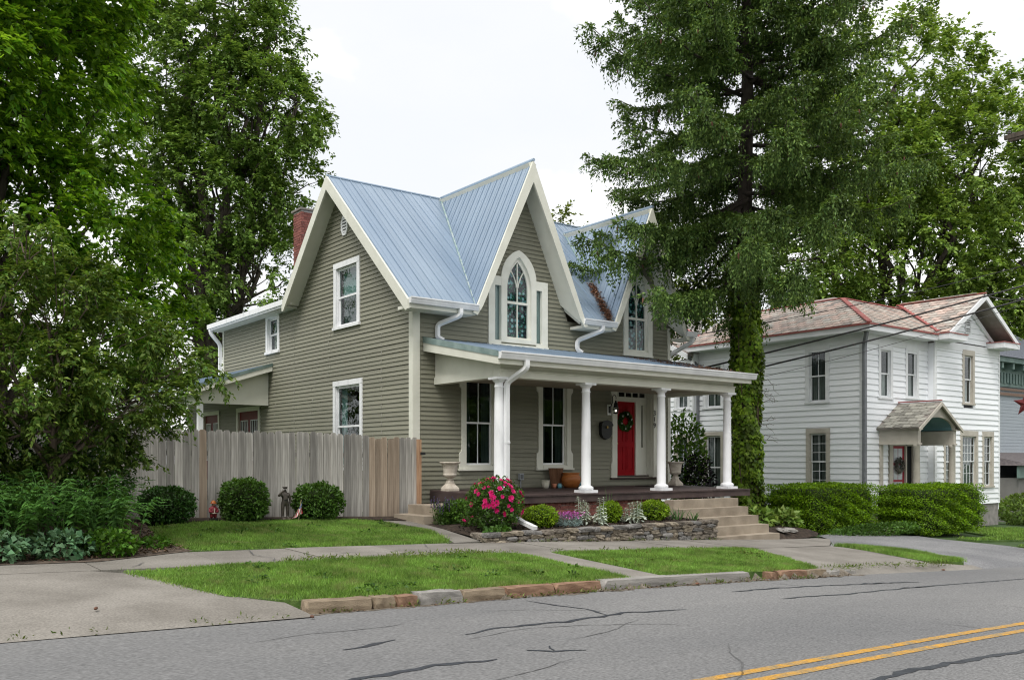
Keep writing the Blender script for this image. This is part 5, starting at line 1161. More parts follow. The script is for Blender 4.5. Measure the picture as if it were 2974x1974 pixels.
for i in range(72):
    d = unit(rg.normal(size=3)); 
    if d[2] < -.4 or (d[1] > .5): d[1] *= -1; d[2] = abs(d[2])
    p = np.array([10.5, 14.25, bed_z(10.5, 14.2) + .48]) + d * np.array([.54, .52, .52]) * rg.uniform(.95, 1.06)
    inst('blossom', random.choice(BL), rose, tuple(p), Vector(d).to_track_quat('Z', 'Y').to_euler(), (random.uniform(.75, 1.25),) * 3)
# low side shoots of the rose with a few blooms
r2 = shrub('rose_sprig', 'low rose shoot with three blooms left of the rose bush', (10.42, 15.0, bed_z(10.4, 15)), .22, .2, .28, 500, .045, .03, GRN_M, 33)
for q in ((10.34, 14.82, .28), (10.5, 14.8, .24), (10.22, 14.9, .17)): inst('blossom', BL[1], r2, (q[0], q[1], bed_z(10.4, 15) + q[2] * .7), (.6, 0, .3))
shrub('leafy_perennial', 'fresh green bushy perennial in front of the side steps', (10.58, 15.62, bed_z(10.6, 15.6)), .36, .28, .46, 2200, .07, .032, leafmat('fresh_leaf', (.05, .13, .015), (.11, .21, .03), trans=.3), 34)
def spikes(name, label, c, n, spread, h, mleaf, mflow, seed, fl=.12, fw=.018, lean=.25, leaves=600, ll=.06, lw=.014, cat='flower'):
    rg = np.random.default_rng(seed); t = thing(name, label, cat, c); mb = MB(); P = []; random.seed(seed)
    for i in range(n):
        a, q = random.uniform(0, 6.28), math.sqrt(random.random()) * spread; b = Vector((c[0] + q * math.cos(a), c[1] + q * math.sin(a), c[2])); tp = b + Vector((lean * q * math.cos(a) * 1.5, lean * q * math.sin(a), h * random.uniform(.75, 1.1))); mb.tube([b, b.lerp(tp, .5), tp], .004, 4); P.append((b, tp))
    obj('stems', mb, mleaf, t)
    V = []; 
    tops = np.array([p[1] for p in P]); I = rg.integers(0, n, n * 26); f = rg.uniform(0, 1, len(I))[:, None]; base = tops[I] - np.array([0, 0, fl]) * f
    V, F = leaf_quads(base, rg.normal(size=(len(I), 3)) + np.array([0, 0, .5]), rg.normal(size=(len(I), 3)), .026, fw); fast('flowers', V, F, mflow, t, kind='stuff')
    B = np.array([p[0] for p in P]); T_ = np.array([p[1] for p in P]); I = rg.integers(0, n, leaves); f = rg.uniform(0, .75, leaves)[:, None]
    V, F = leaf_quads(B[I] + (T_[I] - B[I]) * f + rg.normal(size=(leaves, 3)) * .02, rg.normal(size=(leaves, 3)) + np.array([0, 0, .4]), rg.normal(size=(leaves, 3)) * .4 + np.array([0, 0, 1]), ll, lw); fast('foliage', V, F, mleaf, t)
    return t
spikes('salvia_plant', 'purple spiked sage plant at the left end of the bed', (10.25, 15.68, bed_z(10.3, 15.6)), 30, .22, .52, GRN_M, leafmat('purple_spike', (.06, .04, .13), (.13, .08, .20), trans=.1), 41, leaves=900, fl=.2)
def woolly(name, label, c, n, h, seed, basal=160, spread=.26):
    rg = np.random.default_rng(seed); t = thing(name, label, 'plant', c); random.seed(seed); mb = MB(); LV = []; LF = []
    def add(P, D, Nn, L, Wd):
        V, F = leaf_quads(np.array(P), np.array(D), np.array(Nn), np.array(L), np.array(Wd), .12); LF.append(F + sum(len(v) for v in LV)); LV.append(V)
    for i in range(n):
        a, q = random.uniform(0, 6.28), math.sqrt(random.random()) * spread; b = Vector((c[0] + q * math.cos(a), c[1] + q * math.sin(a), c[2])); hh = h * random.uniform(.6, 1.08); tp = b + Vector((random.uniform(-.06, .06), random.uniform(-.06, .06), hh)); mb.tube([b, b.lerp(tp, .5) + Vector((.01, 0, 0)), tp], [.009, .008, .006], 6)
        P, D, Nn, L, Wd = [], [], [], [], []
        for k in range(11):
            f = .3 + .7 * k / 10; p = b.lerp(tp, f)
            for s in range(3 if k > 6 else 2):
                an = k * 1.57 + s * (2.1 if k > 6 else 3.14); P.append(p); D.append((math.cos(an), math.sin(an), .35 - .5 * (k < 7))); Nn.append((0, 0, 1)); L.append(.13 * (1.25 - f) + .035); Wd.append((.13 * (1.25 - f) + .035) * .38)
        add(P, D, Nn, L, Wd)
    m = basal; a = rg.uniform(0, 6.28, m); q = np.sqrt(rg.uniform(0, 1, m)) * spread * 1.15
    add(np.column_stack([c[0] + q * np.cos(a), c[1] + q * np.sin(a), c[2] + rg.uniform(.02, .16, m)]), np.column_stack([np.cos(a), np.sin(a), rg.uniform(-.3, .6, m)]) + rg.normal(size=(m, 3)) * .3, np.column_stack([rg.normal(size=(m, 2)) * .4, np.ones(m)]), rg.uniform(.08, .15, m), rg.uniform(.03, .05, m))
    obj('stems', mb, GRN_S, t); fast('leaves', np.concatenate(LV), np.concatenate(LF), GRN_S, t); return t
woolly('lambs_ear', 'silvery woolly plant with tall pale stalks in front of the brick skirt', (12.85, 14.05, bed_z(12.9, 14)), 9, .58, 51)
woolly('lambs_ear', 'smaller silvery woolly plant left of the iris leaves', (14.0, 14.0, bed_z(13.9, 14)), 6, .46, 52, basal=110, spread=.2)
pk = shrub('pink_dianthus', 'grey-leaved cushion with purple-pink flowers left of the silvery plant', (12.22, 14.05, bed_z(12.6, 14)), .26, .22, .22, 1500, .07, .008, leafmat('blue_grey_leaf', (.14, .22, .22), (.24, .32, .31), trans=.15), 55, cat='flower', stems=3)
rg = np.random.default_rng(3); n = 420; P = np.column_stack([12.22 + rg.normal(size=n) * .14, 14.05 + rg.normal(size=n) * .12, bed_z(12.6, 14) + .22 + rg.uniform(-.04, .08, n)])
V, F = leaf_quads(P, rg.normal(size=(n, 3)), rg.normal(size=(n, 3)) + np.array([0, -.5, 1]), .032, .03); fast('flowers', V, F, leafmat('magenta_petals', (.36, .06, .30), (.52, .16, .46), trans=.2), pk)
def blades_plant(name, label, c, n, h, w, spread, mt, seed, arch=.35, cat='plant'):
    """sword leaves that arch outward"""
    rg = random.Random(seed); V = []; F = []
    for i in range(n):
        a = rg.uniform(0, 6.28); q = rg.uniform(0, spread); b = Vector((c[0] + q * math.cos(a), c[1] + q * math.sin(a) * .6, c[2])); o = Vector((math.cos(a), math.sin(a), 0)); s = Vector((-o.y, o.x, 0)); L = h * rg.uniform(.6, 1.1); k0 = len(V); K_ = 5
        for k in range(K_ + 1):
            f = k / K_; p = b + Vector((0, 0, L * (f - .25 * arch * f * f))) + o * L * arch * f * f; ww = w * (1 - f) ** .6 / 2 if k < K_ else .001
            V += [tuple(p - s * ww), tuple(p + s * ww)]
        for k in range(K_): F.append((k0 + 2 * k, k0 + 2 * k + 1, k0 + 2 * k + 3, k0 + 2 * k + 2))
    return fast(name, [(x - c[0], y - c[1], z - c[2]) for x, y, z in V] if False else V, F, mt, origin=c, label=label, cat=cat)
IRIS = leafmat('iris_leaf', (.05, .12, .035), (.10, .19, .06), trans=.25)
blades_plant('iris_clump', 'upright sword-leaved iris left of the third globe shrub', (14.47, 14.3, bed_z(14.4, 14.3)), 14, .52, .03, .12, IRIS, 61, .15)
blades_plant('iris_clump', 'two tall iris leaves rising behind the middle globe shrub', (14.05, 14.8, bed_z(14, 14.8)), 7, .72, .028, .12, IRIS, 62, .12)
blades_plant('iris_clump', 'low arching iris leaves beside the porch steps', (15.5, 14.1, bed_z(15.5, 14)), 34, .30, .028, .32, IRIS, 63, .6)
blades_plant('iris_clump', 'short iris leaves at the right corner of the stone wall', (15.8, 13.85, bed_z(15.8, 13.8)), 16, .24, .028, .18, IRIS, 64, .6)
shrub('strawberry_plant', 'low clump of scalloped green leaves at the left end of the stone wall', (10.2, 13.75, bed_z(10.2, 13.7)), .26, .12, .12, 260, .08, .06, leafmat('scalloped_leaf', (.05, .13, .02), (.10, .20, .04), trans=.3), 66, cat='plant', stems=2)
HOS = leafmat('hosta_leaf', (.10, .20, .03), (.22, .30, .08), trans=.3)
for i, (x, y) in enumerate(((19.3, 14.75), (20.3, 14.75))): shrub('hosta_plant', ['lime green hosta beside the porch steps', 'variegated hosta at the edge of the asphalt drive'][i], (x, y, gz(x, y) + .16), .38, .32, .34, 260, .22, .12, HOS, 70 + i, cat='plant', stems=3)
for i, (x, y, a) in enumerate(((19.0, 13.8, .2), (19.42, 13.88, -.3))): inst('edging_stone', rockmesh('edging_stone', GREYS, 300 + i, jit=.09), None, (x, y, gz(x, y) + .17), (.25, .1, a), (.34, .24, .06), label=['pale flat stone in the mulch by the steps, the left one', 'pale flat stone in the mulch by the steps, the right one'][i], cat='stone')
shrub('leafy_undergrowth', 'low green undergrowth at the foot of the hedge by the drive', (24.5, 14.35, gz(24.5, 14.3)), 2.6, .35, .30, 2600, .08, .05, GRN_M, 75, cat='plant')
shrub('ivy_shrub', 'dull green bush at the base of the ivy-covered trunk', (21.9, 16.9, gz(22, 16.6)), .8, .6, .8, 2600, .07, .045, leafmat('dull_leaf', (.05, .08, .03), (.10, .14, .05), trans=.25), 76)
shrub('garden_bush', 'green bushes in front of the grey house at the right edge', (42.5, 17.8, gz(42, 17)), 2.6, 1.2, 1.3, 3600, .16, .09, leafmat('pale_bush_leaf', (.07, .13, .02), (.14, .21, .04), trans=.3), 77)
# tall dark-leaved shrub beyond the right porch urn
shrub('dark_elder', 'tall shrub with green and purple-black leaves behind the right porch urn', (21.95, 19.6, gz(21, 20)), .62, .7, 3.2, 1500, .17, .085, leafmat('elder_leaf', (.05, .13, .015), (.12, .22, .03), trans=.3, amt=.5), 78, inner=.5)
shrub('dark_elder', 'purple-black leaved shrub low behind the right porch urn', (22.0, 19.2, gz(21, 20)), .55, .55, 1.9, 1300, .12, .07, leafmat('black_leaf', (.008, .007, .010), (.02, .014, .022), trans=.1), 79, inner=.5)

# ================================================================== LEFT SIDE: UNDERGROWTH AND TREES
def fronds(name, label, spots, mt, seed, L=.75, cat='plant'):
    """arching feathery stems with paired leaflets"""
    rg = np.random.default_rng(seed); t = thing(name, label, cat, (spots[0][0], spots[0][1], gz(spots[0][0], spots[0][1]))); P, D, Nn, LL, WW = [], [], [], [], []; mb = MB()
    for (x, y, n, hh) in spots:
        z0 = gz(x, y)
        for i in range(n):
            a = rg.uniform(0, 6.28); o = np.array([math.cos(a), math.sin(a), 0]); s = np.array([-o[1], o[0], 0]); b = np.array([x, y, z0]) + o * rg.uniform(0, .3) + np.array([0, 0, 0.0]); l = L * rg.uniform(.6, 1.15); up_ = hh * rg.uniform(.6, 1.15); K_ = 16; pts = []
            for k in range(K_):
                f = k / (K_ - 1); p = b + o * l * f ** 1.3 + np.array([0, 0, up_ * math.sin(min(1, f * 1.25) * 1.9) * .95]); pts.append(p)
                if f > .25:
                    w = .135 * (1.15 - f)
                    for sg in (-1, 1): P.append(p); D.append(s * sg + o * .5 - np.array([0, 0, .25])); Nn.append((0, 0, 1)); LL.append(w * 1.25); WW.append(w * .42)
            mb.tube(pts[::3] + [pts[-1]], .004, 4)
    obj('stems', mb, mt, t); V, F = leaf_quads(np.array(P), np.array(D), np.array(Nn) + rg.normal(size=(len(P), 3)) * .25, np.array(LL), np.array(WW)); fast('leaflets', V, F, mt, t); return t
rg = random.Random(8)
for j, (xa, xb, lb) in enumerate(((.2, 1.7, 'mass of feathery arching green fronds at the left edge under the trees'), (1.7, 3.4, 'mass of feathery arching green fronds left of the bare litter bed'))):
    fronds('feathery_plant', lb, [(rg.uniform(xa, xb), rg.uniform(13.1, 14.5), 13, rg.uniform(.75, 1.1)) for i in range(13)], GRN_F, 80 + j, .62)
GREYG = leafmat('grey_green_leaf', (.06, .15, .07), (.15, .26, .14), rough=.8, trans=.2, amt=.25)
for i, (x, y, r) in enumerate(((1.75, 12.75, .36), (2.55, 12.85, .34))): shrub('grey_leaved_plant', ['low grey-green broad-leaved plant at the left edge by the pavement', 'low grey-green broad-leaved plant in front of the feathery fronds'][i], (x, y, gz(x, y)), r, r * .8, .34, 420, .10, .066, GREYG, 90 + i, cat='plant', stems=4)
shrub('groundcover_clump', 'round-leaved green ground cover at the corner of the litter bed', (3.15, 12.95, gz(3.1, 13)), .35, .25, .35, 700, .07, .06, GRN_B if False else leafmat('lime_leaf', (.05, .15, .012), (.11, .22, .03), trans=.3), 92, cat='plant', stems=3)
shrub('groundcover_clump', 'small bright green clump alone in the bare litter bed', (3.95, 13.7, gz(4, 13.7)), .2, .18, .16, 300, .06, .04, MATS['lime_leaf'], 93, cat='plant', stems=2)
shrub('shade_bush', 'dark leafy bush filling the shade behind the fronds', (1.2, 15.6, gz(1, 15.5)), 2.2, .9, 1.6, 6000, .10, .06, GRN_D, 94, inner=.5)
shrub('shade_bush', 'dark leafy bush against the fence behind the slim trunk', (3.5, 16.3, gz(3.5, 16)), .8, .55, 1.5, 3800, .09, .05, GRN_D, 95, inner=.5)

CRAB = leafmat('bronze_green_leaf', (.06, .145, .022), (.19, .265, .055), rough=.45, trans=.3, amt=.45)
MAG = leafmat('lush_leaf', (.055, .165, .010), (.22, .39, .03), rough=.4, trans=.42, amt=.4)
OAK = leafmat('oak_leaf', (.085, .17, .03), (.21, .325, .075), rough=.5, trans=.3, amt=.35)
MAPLE = leafmat('maple_leaf', (.10, .19, .028), (.25, .36, .08), rough=.5, trans=.35, amt=.35)
gz0 = gz(2.7, 14.5)
broad_tree('small_tree', 'small bronze-green leaved tree on a slim pinkish trunk at the left', (2.7, 14.5, gz0), 1.6,
  [(2.2, 14.4, 2.7, 1.4, 1.1, .8), (.7, 14.2, 2.9, 1.3, 1.2, 1.0), (3.7, 14.6, 2.5, 1.1, .7, .5), (4.7, 14.9, 3.1, .75, .4, .22), (5.1, 15.1, 3.0, .4, .3, .15), (1.6, 14.3, 4.0, 1.0, .8, .5), (2.9, 14.5, 4.1, .8, .7, .4), (3.5, 14.7, 3.5, 1.0, .7, .45), (2.9, 15.0, 1.9, 1.2, .7, .6), (4.0, 14.9, 2.0, .65, .4, .5), (.4, 14.0, 4.1, 1.0, .8, .5), (1.4, 14.3, 1.7, 1.0, .7, .5), (2.3, 14.3, 4.7, .5, .5, .3), (4.3, 14.7, 2.7, .6, .4, .25)],
  680, 92, .36, .092, .042, CRAB, BARK2, r0=.06, seed=3, twigs=120, droop=.35, flat=.6, shell=.4, trunk_top=(2.78, 14.5, gz0 + 1.6))
broad_tree('lush_tree', 'tall lush bright green tree filling the upper left corner', (2.6, 19.0, gz(2.6, 19)), 3.0,
  [(2.6, 18.8, 9.6, 2.4, 2.4, 2.4), (1.2, 18.2, 8.0, 2.6, 2.4, 2.2), (3.7, 19.0, 8.6, 1.6, 1.7, 2.0), (3.2, 18.6, 11.0, 2.1, 2.0, 1.8), (4.2, 18.8, 6.1, 1.7, 1.5, 1.1), (2.4, 18.0, 6.2, 2.2, 1.5, 1.2), (5.3, 19.2, 5.2, 1.2, 1.1, .8), (4.4, 18.6, 4.2, 1.8, 1.2, .9), (2.6, 18.2, 4.6, 2.2, 1.2, 1.0), (-.8, 18, 8, 2.4, 2.2, 4.5), (.6, 18, 11, 2.4, 2.2, 2.2)],
  1650, 74, .50, .15, .075, MAG, BARK, r0=.2, seed=4, twigs=60, droop=.45, flat=.55, shell=.6)
broad_tree('oak_tree', 'big airy dark green tree behind the rear wing at left', (15.0, 42.0, .6), 7.0,
  [(14.8, 42, 13.8, 3.4, 3.6, 3.2), (16.0, 41, 17.4, 3.3, 3.6, 3.0), (13.4, 42, 19.5, 3.2, 3.2, 3.2), (14.8, 42, 22.8, 3.2, 3.2, 3.0), (17.6, 40.5, 14.4, 1.9, 2.2, 2.2), (18.3, 40.5, 18.6, 1.5, 1.8, 1.4), (13.0, 42, 10.2, 2.8, 3, 2.2), (16.6, 41, 10.4, 2.2, 2.6, 2.0), (11.8, 43, 15, 2.6, 3, 4), (14.2, 42, 7.0, 3.6, 3, 1.8), (17.0, 41, 21.0, 1.6, 1.8, 1.5)],
  1350, 84, .95, .20, .13, OAK, BARK, r0=.5, seed=5, twigs=160, droop=.3, flat=.5, shell=.62, trunk_top=(14.2, 42, 9.0))
broad_tree('maple_tree', 'huge spreading green maple behind the white house', (55, 31, -1.5), 8.0,
  [(53.5, 30, 14, 6.5, 6, 4.5), (56.5, 28, 19, 6.0, 6, 5), (51, 31.5, 19.5, 5.0, 5, 5), (54, 31, 25, 5.6, 5, 4.6), (61, 26, 14.5, 5, 5, 5), (60, 28, 22, 5, 5, 5), (49, 33, 14, 4, 4, 4), (57.5, 27, 10.5, 6, 4, 2.5), (51.5, 32, 10, 4, 3, 2.5), (63, 25, 9.5, 4, 4, 3)],
  1700, 84, 1.3, .27, .18, MAPLE, BARK, r0=.62, seed=6, twigs=140, droop=.3, flat=.5, shell=.62)
broad_tree('pale_tree', 'yellow-green tree glimpsed behind the roof and under the spruce', (36, 36, -1), 5.0,
  [(36, 36, 9, 4.8, 4, 4.5), (33, 38.5, 12, 3.6, 3, 3.2), (39.5, 34, 8, 3.6, 3, 3.5), (30.6, 40, 12.6, 2.6, 2.5, 2.2)], 420, 60, 1.2, .24, .16, leafmat('pale_leaf', (.09, .14, .02), (.17, .22, .05), trans=.35), BARK, r0=.4, seed=7, twigs=40)
broad_tree('background_tree', 'dark tree far behind the left fence', (-4, 46, .6), 5.0, [(-4, 46, 9, 5, 4, 6), (2, 48, 6, 4, 4, 4)], 300, 50, 1.3, .3, .2, OAK, BARK, r0=.4, seed=8, twigs=30)
broad_tree('background_tree', 'rounded tree far behind the side porch at the left', (8, 52, .6), 3.0, [(8, 52, 4.5, 4.6, 3, 2.6), (14, 54, 4.5, 4, 3, 2.5)], 240, 50, 1.2, .3, .2, OAK, BARK, r0=.35, seed=9, twigs=30)
# ================================================================== SPRUCE WITH IVY
SPX, SPY = 21.0, 16.5; SPZ = gz(SPX, SPY)
NEED = leafmat('spruce_needles', (.045, .10, .024), (.145, .22, .052), rough=.6, trans=.2, amt=.45)
SBARK = mat('spruce_bark', (.035, .028, .025), (.085, .07, .06), scale=7, rough=.95, bump=.9, bscale=30, stretch=(1, 1, .4))
def spruce():
    rg = np.random.default_rng(77); random.seed(77)
    t = thing('spruce_tree', 'tall dark drooping spruce rising in front of the white house', 'tree', (SPX, SPY, SPZ))
    H = 23.
    mb = MB(); pts = [(SPX + .04 * math.sin(i * .9), SPY + .03 * math.cos(i), SPZ - .3 + H * i / 16) for i in range(17)]
    mb.tube(pts, [.40 if i == 0 else .33 - .30 * i / 16 for i in range(17)], 12); obj('trunk', mb, SBARK, t, smooth=True)
    br = MB(); P, D, Nn, L, W_ = [], [], [], [], []
    cones = []
    z = 7.2; k = 0
    while z < 20:
        n = 8
        for j in range(n):
            az = k * 2.4 + j * 2 * math.pi / n + rg.uniform(-.3, .3); zz = z + rg.uniform(-.35, .35)
            ln = (5.5 - .26 * max(0, zz - 8.5)) * rg.uniform(.68, 1.08)
            # fuller on the street-left side, as the crown leans out over the roof
            ln *= 1.0 + .10 * math.cos(az - 3.9)
            rt = max(0, math.cos(az + .65)); droop_x = .11 * (1 - rt) if zz < 9.5 else 0
            if zz < 9.5: ln *= 1 - .38 * rt
            if rt > .25 and zz < 9.2: continue
            o = np.array([math.cos(az), math.sin(az), 0]); s = np.array([-o[1], o[0], 0]); K_ = 14; bp = []
            droop = rg.uniform(.22, .36) + droop_x if zz < 12 else rg.uniform(.05, .22)
            for i in range(K_ + 1):
                f = i / K_; bp.append(np.array([SPX, SPY, SPZ + zz]) + o * ln * f + s * ln * .06 * math.sin(f * 3 + j) + np.array([0, 0, ln * (-droop * f * 1.2 + .26 * f ** 3.0 + .02 * math.sin(7 * f + j))]))
            br.tube([tuple(q) for q in bp[::2]], [.055 * (1 - i / (K_ / 2)) + .008 for i in range(len(bp[::2]))], 5)
            # side twigs with hanging curtains
            m = int(ln * 20)
            for q in range(m):
                f = rg.uniform(.16, 1.0); i = min(K_ - 1, int(f * K_)); b = bp[i] + (bp[i + 1] - bp[i]) * (f * K_ - i); sg = rg.choice((-1, 1)); tl = (.22 + .75 * (1 - abs(f - .5) * 1.4)) * rg.uniform(.5, 1.1) * min(1, ln / 4 + .2)
                dv = o * rg.uniform(.35, .9) + s * sg * rg.uniform(.5, 1.0) + np.array([0, 0, rg.uniform(-.3, .12)]); dv /= np.linalg.norm(dv)
                steps = max(2, int(tl / .09)); hang = rg.random() < .75
                for w in range(steps):
                    ff = (w + .5) / steps; p = b + dv * tl * ff + np.array([0, 0, -.25 * tl * ff * ff])
                    for r in range(4):
                        P.append(p + rg.normal(size=3) * .025); D.append(dv + rg.normal(size=3) * .55 + np.array([0, 0, -.15 if r else .2])); Nn.append(rg.normal(size=3) * .5 + np.array([0, 0, 1.])); L.append(rg.uniform(.08, .14)); W_.append(rg.uniform(.045, .065))
                    if hang and rg.random() < .5:
                        hl = rg.uniform(.2, .65) * (1.15 if zz < 10.5 else .85); hs = max(2, int(hl / .085))
                        for h in range(hs):
                            pp = p + np.array([rg.normal() * .02, rg.normal() * .02, -hl * h / hs])
                            for r in range(2 if zz < 10.5 else 1):
                                P.append(pp); D.append(np.array([rg.normal() * .5, rg.normal() * .5, -1.])); Nn.append(rg.normal(size=3)); L.append(rg.uniform(.07, .125)); W_.append(rg.uniform(.032, .05))
                if rg.random() < .035 and f > .55: cones.append(b + dv * tl * .6 + np.array([0, 0, -.12]))
        z += rg.uniform(.66, .84); k += 1
    # thin dead twigs below the crown
    for i in range(26):
        az = rg.uniform(0, 6.28); zz = rg.uniform(6, 9); o = np.array([math.cos(az), math.sin(az), -.15]); l = rg.uniform(.5, 1.4); limb(br, (SPX, SPY, SPZ + zz), tuple(np.array([SPX, SPY, SPZ + zz]) + o * l), .015, .004, sag=-.1, wig=.5, k=5)
    obj('branches', br, SBARK, t, smooth=True)
    V, F = leaf_quads(np.array(P), np.array(D), np.array(Nn), np.array(L), np.array(W_), .1); fast('needles', V, F, NEED, t)
    cm = mesh_of('cone', MB().lathe((0, 0, 0), [(.006, 0), (.02, -.03), (.023, -.07), (.016, -.12), (.004, -.15)], 7), mat('cone_brown', (.10, .05, .035), (.17, .085, .055), scale=30, rough=.8, rnd=.25), smooth=True)
    rg.shuffle(cones)
    for c in cones[:220]: inst('cone', cm, t, tuple(c), (rg.uniform(-.3, .3), rg.uniform(-.3, .3), 0), (rg.uniform(.8, 1.15),) * 3)
    return len(P)
NSP = spruce()
def ivy():
    rg = np.random.default_rng(6); t = thing('ivy_vine', 'dense green ivy clothing the lower trunk of the spruce', 'vine', (SPX, SPY - .4, SPZ))
    n = 10500; z = rg.uniform(0, 1, n) ** .95 * 7.4; a = rg.uniform(0, 6.28, n); r = (.37 + .07 * np.sin(z * 2.3 + a * 2) + .05 * np.sin(z * 5 + a * 3) + .10 * np.exp(-z * 1.6)) * np.where(z > 5.8, 1 - .14 * (z - 5.8), 1) + rg.uniform(-.05, .05, n)
    keep = rg.uniform(size=n) < np.where(z > 6.2, .5, 1); z, a, r = z[keep], a[keep], r[keep]; n = len(z); o = np.column_stack([np.cos(a), np.sin(a), np.zeros(n)])
    P = np.array([SPX, SPY, SPZ]) + o * r[:, None] + np.column_stack([np.zeros((n, 2)), z]); D = np.column_stack([np.zeros((n, 2)), -np.ones(n)]) + o * .3 + rg.normal(size=(n, 3)) * .45; Nn = o + np.array([0, 0, .6]) + rg.normal(size=(n, 3)) * .35; s = rg.uniform(.6, 1.25, n)
    V, F = leaf_quads(P, D, Nn, .125 * s, .11 * s, .08); fast('leaves', V, F, leafmat('ivy_leaf', (.07, .15, .010), (.19, .28, .028), trans=.3, amt=.5, clump=1.6, cl=.5), t)
    mb = MB(); random.seed(4)
    for i in range(14):
        a = random.uniform(0, 6.28); pts = [(SPX + .36 * math.cos(a + .15 * math.sin(k * 1.3)), SPY + .36 * math.sin(a + .15 * math.sin(k * 1.3)), SPZ + k * .6) for k in range(10)]; mb.tube(pts, .014, 5)
    for i in range(7):   # bare tendrils poking out to the right
        z0 = random.uniform(2.4, 4.2); a = random.uniform(-.9, -.2); b = Vector((SPX + .36 * math.cos(a), SPY + .36 * math.sin(a), SPZ + z0)); e_ = b + Vector((.45 * random.uniform(.5, 1.2), -.3, random.uniform(-.5, .35))); pp = limb(mb, b, e_, .010, .004, sag=.15, wig=.9, k=6); limb(mb, pp[3], pp[3] + Vector((.25, -.1, random.uniform(-.3, .2))), .006, .002, wig=.8, k=4)
    obj('vine_stems', mb, TWIG, t)
ivy()

# ================================================================== PORCH FURNISHINGS
STONE = mat('cast_stone', (.42, .37, .31), (.56, .51, .44), scale=9, rough=.9, bump=.4, bscale=50, detail=8)
def urn(label, x, y):
    z = zdk(y) + .001; t = thing('garden_urn', label, 'urn', (x, y, z), 'cast stone urns on the porch')
    sq = MB(); 
    for (r0, z0), (r1, z1) in zip([(.15, 0), (.15, .05), (.13, .09), (.075, .16)], [(.15, .05), (.13, .09), (.075, .16), (.062, .24)]): sq.hexa([(x - r0, y - r0, z + z0), (x + r0, y - r0, z + z0), (x + r0, y + r0, z + z0), (x - r0, y + r0, z + z0), (x - r1, y - r1, z + z1), (x + r1, y - r1, z + z1), (x + r1, y + r1, z + z1), (x - r1, y + r1, z + z1)])
    obj('pedestal', sq, STONE, t)
    o = obj('bowl', MB().lathe((x, y, z), [(.062, .24), (.075, .25), (.075, .265), (.058, .275), (.07, .29), (.13, .315), (.155, .35), (.158, .375), (.148, .385), (.15, .40), (.165, .50), (.178, .57), (.19, .60), (.235, .625), (.24, .64), (.235, .655), (.20, .655), (.17, .62), (.16, .58), (.02, .58)], 28), STONE, t)
    for p in o.data.polygons: p.use_smooth = len(p.vertices) == 4
    obj('soil', MB().lathe((x, y, z), [(.01, .59), (.155, .59), (.14, .61), (.02, .63)], 14), SOIL, t)
urn('pale cast stone urn at the left end of the porch', 11.42, 17.2); urn('pale cast stone urn at the right end of the porch behind the third column', 18.74, 17.1)
def pot(name, label, x, y, prof, mt, n=22, cat='pot'):
    z = zdk(y) + .001; o = obj(name, MB().lathe((x, y, z), prof, n), mt, origin=(x, y, z), label=label, cat=cat)
    for p in o.data.polygons: p.use_smooth = len(p.vertices) == 4
    return o
pot('flower_pot', 'small cream flower pot at the left end of the pots by the wall', 14.30, 17.3, [(.06, 0), (.085, .06), (.098, .13), (.10, .18), (.104, .185), (.104, .195), (.09, .195), (.085, .14), (.01, .13)], mat('cream_glaze', (.55, .53, .44), (.64, .62, .53), scale=6, rough=.4))
pot('flower_pot', 'tiny pale grey cup beside the cream flower pot', 14.45, 17.42, [(.045, 0), (.055, .1), (.062, .17), (.055, .17), (.045, .1), (.01, .09)], mat('grey_glaze', (.42, .42, .46), rough=.5))
pot('flower_pot', 'tiny salmon pink pot beside the blue jar', 14.56, 17.27, [(.045, 0), (.05, .06), (.056, .11), (.05, .11), (.045, .06), (.01, .05)], mat('salmon_clay', (.50, .20, .12), rough=.7))
pot('glass_jar', 'small teal blue jar on the porch floor', 14.70, 17.24, [(.05, 0), (.056, .03), (.056, .08), (.04, .10), (.04, .115), (.034, .115), (.03, .09), (.01, .03)], mat('teal_glass', (.10, .28, .34), rough=.25, spec=.5), cat='jar')
pot('terracotta_bowl', 'large round-bellied orange terracotta pot on the porch', 15.08, 17.25, [(.15, 0), (.20, .05), (.245, .14), (.255, .20), (.245, .27), (.215, .31), (.205, .33), (.225, .36), (.23, .375), (.215, .38), (.195, .34), (.19, .25), (.02, .24)], mat('orange_terracotta', (.27, .085, .02), (.36, .13, .035), scale=4, rough=.4, stretch=(1, 1, 4)), 28)
pot('glass_jar', 'teal pot half hidden behind the second column', 15.42, 17.3, [(.07, 0), (.085, .08), (.08, .18), (.07, .18), (.06, .08), (.01, .07)], MATS['teal_glass'], cat='jar')
x, y = 14.76, 17.45; z = zdk(y) + .001
o = obj('wooden_planter', MB().hexa([(x - .09, y - .09, z), (x + .09, y - .09, z), (x + .09, y + .09, z), (x - .09, y + .09, z), (x - .145, y - .145, z + .48), (x + .145, y - .145, z + .48), (x + .145, y + .145, z + .48), (x - .145, y + .145, z + .48)]), mat('brown_planter', (.10, .045, .022), (.20, .10, .055), scale=5, rough=.7, stretch=(4, 4, .5)), origin=(x, y, z), label='tall tapered brown wooden planter behind the terracotta pot', cat='planter'); o.rotation_euler = (0, 0, R(30))
obj('planter_rim', MB().box(x - .15, x + .15, y - .15, y + .15, z + .47, z + .49), MATS['brown_planter'], o)
BOXM = mat('grey_box', (.30, .32, .34), rough=.5)
ob = thing('outlet_box', 'grey electrical outlet box low on the porch wall', 'outlet', (13.8, Y0 - .03, .95))
